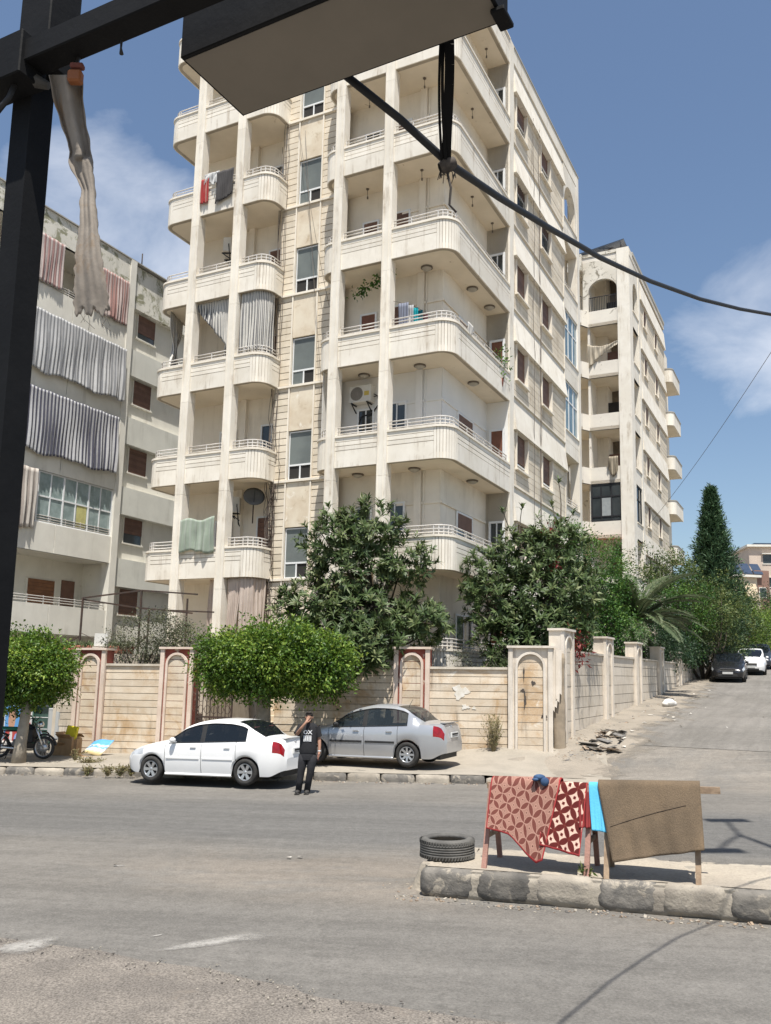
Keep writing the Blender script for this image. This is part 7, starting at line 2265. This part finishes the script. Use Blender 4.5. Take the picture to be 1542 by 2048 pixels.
yb = MB().cbox(-.17, .17, -.05, .05, 0, .38, .02).build('yellow_packet', mk('yellow_print', (.62, .52, .03), (.55, .45, .02), 4, .6)); yb.location = p + Vector((.05, -.12, .44)); yb.rotation_euler = (radians(-12), radians(6), WYAW)
setp(yb, 'bright yellow packet standing in the open cardboard box', 'packet')
fl = MB().obox((0, 0, .01), (.7, 0, 0), (0, .32, 0), (0, 0, .006)).build('flattened_card', CARD); fl.location = (p.x + .75, p.y - .18, p.z); fl.rotation_euler = (0, 0, WYAW)
setp(fl, 'flattened cardboard sheet lying under the beach print', 'cardboard')
def beach_mat():
    m = bpy.data.materials.new('beach_print'); m.use_nodes = True; t = m.node_tree; L = t.links.new; P = t.nodes['Principled BSDF']; P.inputs['Roughness'].default_value = .5
    tcn = t.nodes.new('ShaderNodeTexCoord'); sp = t.nodes.new('ShaderNodeSeparateXYZ'); L(tcn.outputs['UV'], sp.inputs[0])
    nz = t.nodes.new('ShaderNodeTexNoise'); nz.inputs['Scale'].default_value = 6; L(tcn.outputs['UV'], nz.inputs['Vector'])
    a = t.nodes.new('ShaderNodeMath'); a.operation = 'MULTIPLY_ADD'; L(nz.outputs['Fac'], a.inputs[0]); a.inputs[1].default_value = .30; L(sp.outputs[1], a.inputs[2])
    r = t.nodes.new('ShaderNodeValToRGB'); e = r.color_ramp.elements; e[0].color = (.50, .40, .20, 1); e[0].position = .30; e[1].color = (.08, .32, .62, 1); e[1].position = .85
    for p_, c in ((.45, (.62, .60, .50)), (.55, (.60, .66, .70)), (.62, (.03, .25, .45)), (.75, (.55, .66, .75))):
        q = e.new(p_); q.color = (*c, 1)
    L(a.outputs[0], r.inputs[0]); L(r.outputs[0], P.inputs['Base Color']); return m
bp2 = empty('beach_print', (p.x + .78, p.y - .12, p.z + .02), WYAW, 'sheet printed with sea and sand leaning by the cardboard boxes', 'print')
grid_obj('sheet', 8, 6, lambda s, t: (-.40 + .62 * s + .22 * t + .0, .35 * t - .1, .03 + .42 * t * (.8 + .2 * s) + .03 * sin(5 * s)), beach_mat(), bp2, .006)
r = empty('bucket', (p.x - .78, p.y + .02, p.z), 0, 'grey dented metal can against the wall left of the boxes', 'can')
MB().lathe([(0, 0), (.13, 0), (.15, .42), (.14, .42), (.12, .02)], 16).build('can_body', mk('zinc', (.30, .28, .25), (.22, .20, .18), 6, .6), r)
m = MB(); m.tube([(.02 + .17 * cos(a), 0, .50 + .14 * sin(a)) for a in np.linspace(-.2, 3.4, 10)], .02, 5); m.build('wire_roll', IRON, r)
sk = on_road(1308, 1392, 1.15); 
m = MB(); m.ball((0, 0, .13), .42, .20, .16, 14, 8); m.ball((.22, -.05, .10), .28, .18, .12, 12, 8); m.ball((-.28, .05, .09), .2, .14, .10, 10, 6)
q = loc(6.75, 10.3); s_ = m.build('white_sack', mk('sack_white', (.66, .64, .60), (.56, .54, .50), 5, .9, .8, 8)); s_.location = (q.x, q.y, gz(q.x, q.y)); s_.rotation_euler = (0, 0, 1.0); setp(s_, 'white plastic sack dumped by the side wall', 'sack')
m = MB()
for k in range(46):
    v = random.uniform(-1, 19); u = 5.95 + random.uniform(.35, 2.2); q = loc(u, v); zz = gz(q.x, q.y) + .03; a = random.uniform(0, 6.28); s_ = random.uniform(.03, .11)
    m.add([(q.x + s_ * cos(a + b_), q.y + s_ * sin(a + b_) * .8, zz + random.uniform(0, .04)) for b_ in (0, 1.4, 3.0, 4.5)], [(0, 1, 2, 3)])
for px, py in ((578, 1718), (600, 1717), (1456, 1515), (1530, 1500), (1120, 1504), (230, 1733)):
    q = on_road(px, py); a = random.uniform(0, 6.28); s_ = random.uniform(.025, .05); zz = gz(q[0], q[1]) + .012
    m.add([(q[0] + s_ * cos(a + b_), q[1] + s_ * sin(a + b_) * .8, zz + random.uniform(0, .03)) for b_ in (0, 1.4, 3.0, 4.5)], [(0, 1, 2, 3)])
m.build('litter', mk('paper_scrap', (.60, .57, .52), (.45, .41, .35), 3, .9), None, 'stuff')
m = MB()
for k in range(34):                                   # torn boards and sheet at the corner
    v = random.uniform(-.5, 1.9); u = 6.15 + random.uniform(.1, 1.0); q = loc(u, v - .1); zz = gz(q.x, q.y) + .03 + .06 * random.random()
    a = random.uniform(0, 6.28); m.obox((q.x, q.y, zz), Vector((cos(a), sin(a), random.uniform(-.3, .3))) * random.uniform(.08, .26), Vector((-sin(a), cos(a), random.uniform(-.4, .4))) * random.uniform(.03, .10), (0, 0, .008), random.randrange(3))
m.build('debris', RUB, None, 'stuff')

# ------------------------------------------------------------------ on the median: tyre, trestles and rugs
def on_med(px, py): return on_road(px, py, MH)
ta = on_med(838, 1705); tb2 = on_med(946, 1708); tcx = (ta[0] + tb2[0]) / 2; f_ = on_med(891, 1727); rad = (tb2[0] - ta[0]) / 2 * 1.0
ty = f_[1] + rad
ty_ = empty('tyre', (tcx, ty, gz(tcx, ty) + MH + .002), 0, 'worn car tyre lying flat on the end of the median', 'tyre')
ty_.rotation_euler = (radians(0), -.02, 0)
h = .235
prof = [(rad * .70, .015), (rad * .80, .0), (rad * .92, .012), (rad * .985, .045)]
for k in range(5):
    z0 = .05 + (h - .10) * k / 5; z1 = .05 + (h - .10) * (k + 1) / 5
    prof += [(rad, z0 + .002), (rad, z1 - .008), (rad * .965, z1 - .006), (rad * .965, z1)]
prof += [(rad * .985, h - .045), (rad * .92, h - .012), (rad * .80, h), (rad * .70, h - .015), (rad * .665, h - .03), (rad * .69, h - .05), (rad * .86, h - .07), (rad * .90, h / 2), (rad * .86, .07), (rad * .69, .05), (rad * .665, .03)]
TYG = mk('worn_tyre', (.085, .082, .076), (.13, .125, .115), 4, .9, .5, 30, patch=((.20, .18, .15), .60, .74, 3.0))
MB().lathe(prof, 56, 0, None, True).build('casing', TYG, ty_)
m = MB()
for k in range(56):
    a = 2 * pi * k / 56
    for s, z0 in ((1, .015), (-1, h - .065)):
        c = Vector((cos(a) * rad * .99, sin(a) * rad * .99, z0 + .025)); tdir = Vector((-sin(a), cos(a), 0))
        m.obox(c, tdir * .008 + Vector((0, 0, .02 * 1)), Vector((cos(a), sin(a), 0)) * .008, tdir * .006)
m.build('tread_blocks', TYG, ty_, 'stuff')

OLDW = mk('weathered_wood', (.34, .25, .17), (.24, .17, .115), 7, .9, .4, 30, streak=((.14, .10, .07), .7, 12))
PINKWD = mk('pinkish_wood', (.36, .20, .16), (.28, .16, .125), 7, .9, .4, 30)
BMID = np.array([*(med(0, 0)), 0.0])
def trestle(label, fl_, rl_, fr_, rr_, top_l, top_r, mt, over_l=.1, over_r=.1):
    F1, F2 = on_med(*fl_), on_med(*fr_)
    d = (F2 - F1)[:2]; d = d / np.linalg.norm(d); n = np.array([-d[1], d[0]])
    w = .62
    c1 = F1[:2] + n * w / 2; c2 = F2[:2] + n * w / 2
    Pb = np.array([c1[0], c1[1], 0]); nn = np.array([n[0], n[1], 0])
    T1, T2 = pick(*top_l, Pb, nn), pick(*top_r, Pb, nn)
    r = empty('trestle', (c1[0], c1[1], F1[2]), 0, label, 'trestle', 'wooden trestles on the median')
    o = np.array([c1[0], c1[1], F1[2]])
    dir_ = (T2 - T1) / np.linalg.norm(T2 - T1)
    MB().bar(Vector(T1 - dir_ * over_l - o), Vector(T2 + dir_ * over_r - o), .045, .07).build('top_bar', OLDW, r)
    for F, T in ((F1, T1), (F2, T2)):
        for sgn in (-1, 1):
            foot = np.array([T[0] + n[0] * sgn * w / 2, T[1] + n[1] * sgn * w / 2, gz(T[0] + n[0] * sgn * w / 2, T[1] + n[1] * sgn * w / 2) + MH - .01])
            topp = T + nn * sgn * .035 + np.array([0, 0, .02])
            MB().bar(Vector(foot - o), Vector(topp - o), .038, .055, 0, (dir_[0], dir_[1], 0)).build('leg', mt, r)
        mid = T * .38 + np.array([T[0], T[1], F[2]]) * .62
        MB().bar(Vector(mid - nn * .20 - o), Vector(mid + nn * .20 - o), .03, .05).build('brace', OLDW, r)
    return r, Pb, nn, dir_, T1, T2
TL = trestle('left wooden trestle carrying the patterned rugs', (967, 1735), None, (1187, 1755), None, (985, 1570), (1182, 1574), PINKWD, .06, .05)
TR_ = trestle('right wooden trestle carrying the brown mat', (1212, 1757), None, (1387, 1770), None, (1216, 1576), (1392, 1580), OLDW, .10, .24)

def mk_rug(name, c_bg, c_petal, c_edge, c_motif, rotate, scale):
    m = bpy.data.materials.new(name); m.use_nodes = True; t = m.node_tree; L = t.links.new
    P = t.nodes['Principled BSDF']; P.inputs['Roughness'].default_value = .95; P.inputs['Specular IOR Level'].default_value = .05
    tcn = t.nodes.new('ShaderNodeTexCoord')
    mp = t.nodes.new('ShaderNodeMapping'); mp.inputs['Rotation'].default_value = (0, 0, rotate); mp.inputs['Scale'].default_value = (scale, scale, 1)
    um = t.nodes.new('ShaderNodeUVMap'); um.uv_map = 'metres'
    L(um.outputs['UV'], mp.inputs['Vector'])
    fr = t.nodes.new('ShaderNodeVectorMath'); fr.operation = 'FRACTION'; L(mp.outputs[0], fr.inputs[0])
    def M(op, a, b=None):
        n = t.nodes.new('ShaderNodeMath'); n.operation = op
        for i, x in enumerate((a, b)):
            if x is None: continue
            if isinstance(x, (int, float)): n.inputs[i].default_value = x
            else: L(x, n.inputs[i])
        return n.outputs[0]
    def dist(cx, cy):
        d = t.nodes.new('ShaderNodeVectorMath'); d.operation = 'DISTANCE'; L(fr.outputs[0], d.inputs[0]); d.inputs[1].default_value = (cx, cy, 0); return d.outputs['Value']
    cnt = cnt2 = None
    for cx, cy in ((0, 0), (1, 0), (0, 1), (1, 1)):
        dd = dist(cx, cy); a = M('LESS_THAN', dd, .705); b = M('LESS_THAN', M('ABSOLUTE', M('SUBTRACT', dd, .705)), .025)
        cnt = a if cnt is None else M('ADD', cnt, a); cnt2 = b if cnt2 is None else M('MAXIMUM', cnt2, b)
    petal = M('GREATER_THAN', cnt, 1.5)
    sp = t.nodes.new('ShaderNodeSeparateXYZ'); L(fr.outputs[0], sp.inputs[0])
    # small square motif in the middle of each light diamond
    def tri(o_): return M('ABSOLUTE', M('SUBTRACT', M('FRACT', M('ADD', o_, .5)), .5))
    mot = M('LESS_THAN', M('ADD', tri(sp.outputs[0]), tri(sp.outputs[1])), .16)
    mot2 = M('LESS_THAN', M('ADD', tri(sp.outputs[0]), tri(sp.outputs[1])), .07)
    def mix(f, a, b):
        x = t.nodes.new('ShaderNodeMix'); x.data_type = 'RGBA'; L(f, x.inputs[0])
        for i, c in ((6, a), (7, b)):
            if isinstance(c, tuple): x.inputs[i].default_value = (*c, 1)
            else: L(c, x.inputs[i])
        return x.outputs[2]
    col = mix(petal, c_bg, c_petal); col = mix(mot, col, c_edge); col = mix(mot2, col, c_motif); col = mix(cnt2, col, c_edge)
    su = t.nodes.new('ShaderNodeSeparateXYZ'); L(tcn.outputs['UV'], su.inputs[0])
    e1 = M('LESS_THAN', M('MINIMUM', M('MINIMUM', su.outputs[0], M('SUBTRACT', 1.0, su.outputs[0])), M('MINIMUM', su.outputs[1], M('SUBTRACT', 1.0, su.outputs[1]))), .02)
    col = mix(e1, col, (.33, .05, .05))
    nz = t.nodes.new('ShaderNodeTexNoise'); nz.inputs['Scale'].default_value = 90; nz.inputs['Detail'].default_value = 4; L(tcn.outputs['Object'], nz.inputs['Vector'])
    mr = t.nodes.new('ShaderNodeMapRange'); mr.inputs['To Min'].default_value = .78; mr.inputs['To Max'].default_value = 1.2; L(nz.outputs['Fac'], mr.inputs['Value'])
    cc = t.nodes.new('ShaderNodeCombineColor')
    for i in range(3): L(mr.outputs[0], cc.inputs[i])
    x = t.nodes.new('ShaderNodeMix'); x.data_type = 'RGBA'; x.blend_type = 'MULTIPLY'; x.inputs[0].default_value = 1; L(col, x.inputs[6]); L(cc.outputs[0], x.inputs[7])
    L(x.outputs[2], P.inputs['Base Color'])
    b = t.nodes.new('ShaderNodeBump'); b.inputs['Strength'].default_value = .6; b.inputs['Distance'].default_value = .006; L(nz.outputs['Fac'], b.inputs['Height']); L(b.outputs[0], P.inputs['Normal'])
    return m
PINKR = mk_rug('faded_pink_rug', (.30, .165, .128), (.145, .052, .042), (.36, .205, .16), (.10, .04, .032), radians(52), 8.4)
DARKR = mk_rug('maroon_rug', (.55, .40, .32), (.095, .02, .018), (.14, .032, .026), (.05, .012, .012), radians(62), 7.2)
BROWNR = mk('brown_mat_back', (.140, .102, .066), (.108, .080, .053), 2.2, .95, .4, 60, fine=.16, streak=((.21, .145, .085), .8, 5), patch=((.205, .14, .08), .52, .72, 1.6), patch2=((.085, .06, .04), .66, .76, 2.2))
BLUEM = mk('sky_blue_mat', (.10, .42, .62), (.08, .36, .55), 3, .9, .3, 50)
BLUEE = mk('mat_edging', (.06, .07, .08))

o_fn = {}
def drape(name, label, tr, tl, trr, bl, br, mt, off, back=.35, ripple=.024, grp='rugs airing on the trestles', cat='rug', thick=.012, sag=None, lean=.37):
    """rug over a trestle bar: four picture corners of the side that faces us; the rest hangs behind"""
    root_, Pb, nn, d, T1, T2 = tr
    Pf = Pb - nn * off
    C = [pick(*q, Pf, nn) for q in (tl, trr)]
    for q, tp in ((bl, C[0]), (br, C[1])):        # the lower edge lies out on the splayed legs
        dr = .8; 
        for _ in range(4):
            e = pick(*q, Pf - nn * (lean * dr), nn); dr = tp[2] - e[2]
        C.append(e)
    def fn(s, t):
        top = C[0] * (1 - s) + C[1] * s; bot = C[2] * (1 - s) + C[3] * s
        if t < .25:                                # part behind the bar
            k = t / .25
            p = top - np.array([0, 0, 1]) * back * (1 - k) + nn * (off * 2) * 1.0
            return p + nn * .01 * sin(9 * s)
        if t < .34:                                # over the bar
            k = (t - .25) / .09; a = pi * k
            return top + nn * off * (1 + cos(a)) + np.array([0, 0, 1]) * off * .7 * sin(a)
        k = (t - .34) / .66
        p = top * (1 - k) + bot * k
        r_ = ripple * (sin(8 * s + 1.2) + .6 * sin(17 * s + 2 * k) + .35 * sin(31 * s - 3 * k)) * (.15 + .85 * k)
        if sag: p = p + np.array([0, 0, sag(s, k)])
        return p - nn * r_ - nn * .02 * k
    wd_ = np.linalg.norm(C[1] - C[0]); hd_ = np.linalg.norm(C[2] - C[0])
    o = grid_obj(name, 36, 44, fn, mt, None, thick, True, lambda s, t: (s * wd_, -(t - .34) / .66 * hd_ if t > .34 else (.34 - t) / .34 * back))
    setp(o, label, cat, grp)
    o_fn[name + label] = fn
    return o
drape('rug', 'maroon and white patterned rug hung in the middle of the left trestle', TL, (1085, 1570), (1174, 1574), (1080, 1690), (1160, 1713), DARKR, .045, .28, .010)
drape('rug', 'faded pink patterned rug hanging in a point beside the tyre', TL, (982, 1567), (1120, 1571), (974, 1656), (1086, 1688), PINKR, .095, .35, .014,
      sag=lambda s, k: -.22 * k * max(0, 1 - abs(s - .88) / .5) )
drape('rug', 'maroon rug edge hanging behind the middle trestle leg', TL, (1158, 1574), (1180, 1575), (1160, 1655), (1181, 1655), mk('maroon_edge', (.20, .025, .025), (.16, .02, .02), 3), .034, .2)
bm_ = drape('rug', 'sky blue mat with dark edging between the two trestles', TR_, (1178, 1572), (1212, 1573), (1184, 1660), (1216, 1665), BLUEM, .042, .3, .006, cat='mat')
bmt = drape('rug', 'big brown mat hung back to front over the right trestle', TR_, (1196, 1571), (1400, 1574), (1226, 1724), (1409, 1700), BROWNR, .06, .45, .020, cat='mat', thick=.016)
_f = o_fn['rugbig brown mat hung back to front over the right trestle']
seam = [_f(.05 + .8 * q, .70 - .17 * q) - TR_[2] * .02 for q in np.linspace(0, 1, 16)]
MB().tube([Vector(q) for q in seam], .0035, 5).build('seam', mk('seam_thread', (.05, .035, .025)), bmt)
cl_ = empty('blue_cloth', Vector(pick(1078, 1565, TL[1] - TL[2] * .07, TL[2])) + Vector((0, 0, .03)), 0, 'small crumpled blue cloth lying over the pink rug on the bar', 'cloth')
m = MB(); m.ball((0, -.03, .03), .07, .06, .035, 10, 6); m.ball((.05, -.08, -.01), .05, .03, .05, 10, 6); m.ball((-.05, -.06, .01), .04, .04, .02, 8, 5); m.build('folds', mk('navy_blue_cloth', (.05, .10, .19), (.03, .06, .13), 12, .9), cl_, 'stuff')

# ------------------------------------------------------------------ street lamp standing on the median to the right of the view
JX, JY = 5.43, 13.45
k_ = SUNV.y / SUNV.z; kx = SUNV.x / SUNV.z
base = None
hL = 13.2
bx_, by_ = JX + kx * hL, JY + k_ * hL
lamp = empty('street_lamp', (bx_, by_, gz(bx_, by_) + .2), 0, 'tall double headed street lamp on the median', 'street lamp')
MB().tube([(0, 0, 0), (0, 0, 6), (0, 0, hL)], [.11, .08, .045], 10).build('pole', mk('galvanised', (.33, .34, .34), (.28, .29, .29), 3, .5), lamp)
for dx, dy in ((.33, 1.28), (-.78, -1.22)):
    MB().tube([(0, 0, hL - .1), (dx * .5, dy * .5, hL + .05), (dx, dy, hL)], .035, 8).build('arm', MATS['galvanised'], lamp)
    MB().cbox(dx - .36, dx + .36, dy - .15, dy + .15, hL - .06, hL + .06, .02).build('lamp_head', MATS['galvanised'], lamp)

# ------------------------------------------------------------------ the shop front we look out of
STEELM = mk('black_steel', (.006, .0062, .007), (.009, .0092, .010), 3, .7, .1, 30, spec=.15)
SIGNW = mk('sign_underside', (.235, .208, .172), (.205, .182, .15), 2.0, .8, streak=((.11, .096, .08), .5, 3))
gd = np.array([cos(YAW), sin(YAW), 0]); gn = np.array([-sin(YAW), cos(YAW), 0])
pst = empty('steel_post', (-1.140, 2.5, gz(-1.14, 2.5)), YAW, 'black square steel post at the left edge of the view', 'post')
MB().obox((-.013, -.006, 2.15), (.042, 0, 0), (0, .042, 0), (-.0125, -.0065, 2.15)).build('shaft', STEELM, pst)
MB().cbox(-.065, .075, -.06, .06, 4.30, 5.3, .004).build('head', STEELM, pst)
bmz = empty('canopy_beam', (-.96, 2.34, 4.22), YAW, 'black steel beam crossing the top left corner', 'beam')
MB().cbox(-2.2, .93, -.075, .002, 0, .075, .004).build('beam_body', STEELM, bmz)
MB().cbox(-2.2, -.30, -.06, -.002, .076, .12, .004).build('top_flat', STEELM, bmz)
MB().cbox(-.36, -.16, -.09, .012, -.045, .10, .004).build('joint_plate', STEELM, bmz)
sg = empty('sign_box', (-.64, 2.30, 4.2), YAW + radians(-1.5), 'long dark sign box with pale underside hanging over the street view', 'sign')
SL = .895
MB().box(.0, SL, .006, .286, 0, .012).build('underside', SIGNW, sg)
MB().cbox(-.004, SL + .004, -.012, .004, -.004, .62, .003).build('rear_panel', STEELM, sg)
MB().cbox(-.008, -.001, -.004, .294, .001, .62, .002).build('end_panel', STEELM, sg)
MB().cbox(SL, SL + .012, -.004, .30, -.006, .62, .003).build('end_panel', STEELM, sg)
MB().cbox(-.004, SL + .004, .288, .294, .002, .62, .002).build('front_panel', STEELM, sg)
MB().box(.0, SL, .006, .286, .6, .612).build('top_panel', STEELM, sg)
MB().cbox(SL - .01, SL + .03, .22, .30, -.022, -.007, .003).build('bracket', STEELM, sg)
cpts = [((600, 60), 2.42), ((690, 150), 2.45), ((800, 238), 2.50), ((892, 322), 2.58), ((905, 332), 2.60), ((1000, 396), 2.95), ((1100, 457), 3.4), ((1200, 515), 3.95), ((1300, 562), 4.6), ((1400, 598), 5.3), ((1480, 618), 5.85), ((1542, 629), 6.3), ((1700, 645), 7.2)]
cb = MB().tube([Vector(at_y(*p, Y)) for p, Y in cpts] + [Vector((bx_ - .12, by_, 5.75))], [.0135] * 5 + [.013] * 3 + [.0125] * 6, 10).build('thick_cable', mk('black_cable', (.022, .023, .026), (.03, .03, .032), 8, .55)); setp(cb, 'thick black cable sagging from the sign box across to the right', 'cable')
stp = empty('cable_straps', Vector(at_y(895, 330, 2.57)), 0, 'black straps tying the thick cable up to the sign box', 'strap')
o_ = np.array(stp.location)
for (a, b_, w) in (((880, -60), (884, 326), .008), ((893, -40), (897, 322), .030), ((888, -60), (890, 330), .010)):
    A_, B_ = at_y(*a, 2.25), at_y(*b_, 2.56)
    pts_ = [Vector(A_ * (1 - t) + B_ * t + np.array([.007 * sin(1.5 * t * pi + w * 200), 0, 0]) - o_) for t in np.linspace(0, 1, 10)]
    m = MB()
    for i in range(9): m.bar(pts_[i], pts_[i + 1], w, .005)
    m.build('strap', STEELM, stp, 'stuff')
m = MB(); m.lathe([(.016, -.028), (.024, -.012), (.023, .012), (.016, .028)], 12, 0, Matrix.Rotation(radians(65), 4, 'Y')); m.build('knot', mk('taped_knot', (.05, .045, .042), (.10, .085, .075), 30, .9), stp)
m = MB()
for q in range(16):
    a = random.uniform(0, 6.28); m.tube([(.02 * cos(a), .01, -.01), (.026 * cos(a), 0, -.028), (.022 * cos(a) + random.uniform(-.01, .01), 0, -.035 - .03 * random.random())], .0016, 3)
m.tube([(0, 0, -.03), (.012, 0, -.08), (.008, 0, -.14), (.03, .0, -.165)], .004, 4); m.build('frayed_ends', MATS['taped_knot'], stp, 'stuff')

# ragged cloth strip
LE = [(97, 150), (111, 213), (139, 303), (135, 322), (164, 380), (161, 400), (160, 451), (150, 516), (147, 612), (150, 624)]
RE = [(166, 158), (170, 226), (187, 335), (186, 345), (190, 390), (191, 408), (196, 464), (203, 516), (214, 575), (221, 622)]
yv = [150, 213, 303, 322, 380, 400, 451, 516, 600, 626]
def rag(s, t):
    y = 150 + 476 * t
    xl = np.interp(y, [p[1] for p in LE], [p[0] for p in LE]); xr = np.interp(y, [p[1] for p in RE], [p[0] for p in RE])
    k = .10 if t < .32 else .04
    yy = y + (7 * sin(19 * s) + 4 * sin(43 * s)) * (1 if t > .98 else 0)
    jag = 2.2 * sin(57 * t * t + 13 * t) * sin(23 * t + 2) if s in (0.0, 1.0) else 0
    Y = 2.36 + .022 * sin(5.5 * s * (1.6 if t < .35 else 1) + 1.5 * t) * (1 if t < .35 else .6) + .02 * sin(6 * t) + .003 * sin(11 * s + 4 * t) + .002 * sin(23 * s - 7 * t)
    return at_y(xl + (xr - xl) * s + jag, yy, Y)
RAGM = mk('dirty_canvas', (.30, .262, .222), (.225, .195, .165), 9, .95, .12, 30, patch=((.24, .165, .10), .55, .70, 5.0), coord='World')
o = grid_obj('ragged_cloth', 30, 90, rag, RAGM, None, .0025); setp(o, 'torn dirty canvas strip dangling from the beam beside the post', 'cloth')
m = MB()
for q in range(7):
    s = random.random(); a = np.array(rag(s, 1.0)); m.tube([Vector(a + np.array([0, 0, .01])), Vector(a + np.array([random.uniform(-.01, .012), 0, -.02])), Vector(a + np.array([random.uniform(-.02, .03), 0, -.03 - .02 * random.random()]))], .0008, 3)
fo = m.build('loose_threads', MATS['dirty_canvas'], o, 'stuff')
r = empty('clamp', Vector(at_y(152, 150, 2.33)), 0, 'small orange clamp holding the torn canvas under the beam', 'clamp')
MB().cbox(-.022, .020, -.015, .015, -.028, .012, .006).build('block', mk('orange_plastic', (.33, .12, .045), (.25, .09, .035), 9, .6), r); MB().cbox(-.018, .022, -.012, .012, .020, .036, .004).build('jaw', mk('rust_red', (.17, .06, .05)), r)
MB().bar((0, 0, .036), (.006, 0, .07), .008, .008).build('hook', BLACKM, r)
r = empty('cloth_tie', Vector(at_y(40, 140, 2.42)), 0, 'pale rag tied round the joint of post and beam', 'cloth')
m = MB(); m.tube([Vector(at_y(x, y, 2.40)) - r.location for x, y in ((-10, 132), (20, 146), (48, 132))], [.014, .017, .008], 6); m.build('band', mk('pale_rag', (.40, .37, .32), (.33, .30, .26), 12, .9), r)
m = MB(); m.tube([Vector(at_y(x, y, 2.40)) - r.location for x, y in ((14, 118), (26, 136), (60, 158), (98, 172))], [.018, .022, .024, .012], 6); m.build('fold', mk('grey_tarp', (.10, .095, .09), (.07, .067, .063), 8, .8), r)
cb = MB().tube([Vector(at_y(x, y, 2.4)) for x, y in ((34, 158), (18, 195), (-12, 232))], .0085, 6).build('thin_cable', MATS['black_cable']); setp(cb, 'thin dark cable running off the left edge below the beam', 'cable')
cb = MB().tube([Vector(at_y(x, y, 2.22)) for x, y in ((243, 82), (242, 96), (243, 108))], [.004, .003, .0065], 6).build('plug', MATS['black_cable']); setp(cb, 'tiny wire end dangling under the black beam', 'wire')
cb = MB().tube([Vector(at_y(x, y, 2.3)) for x, y in ((180, 46), (215, 18), (245, -4), (290, -22))], .008, 6).build('thin_cable', MATS['black_cable']); setp(cb, 'short cable looping over the top of the black beam', 'cable')
# wire across the side street
wa = loc(2.1, 33.0, 12.3); wb = Vector(at_y(1600, 615, 30))
cb = MB().tube([wa.lerp(wb, t) + Vector((0, 0, -.35 * sin(pi * t))) for t in np.linspace(0, 1, 16)], .013, 4).build('utility_wire', WIRE); setp(cb, 'thin wire rising from the flaking block to the right edge', 'wire')
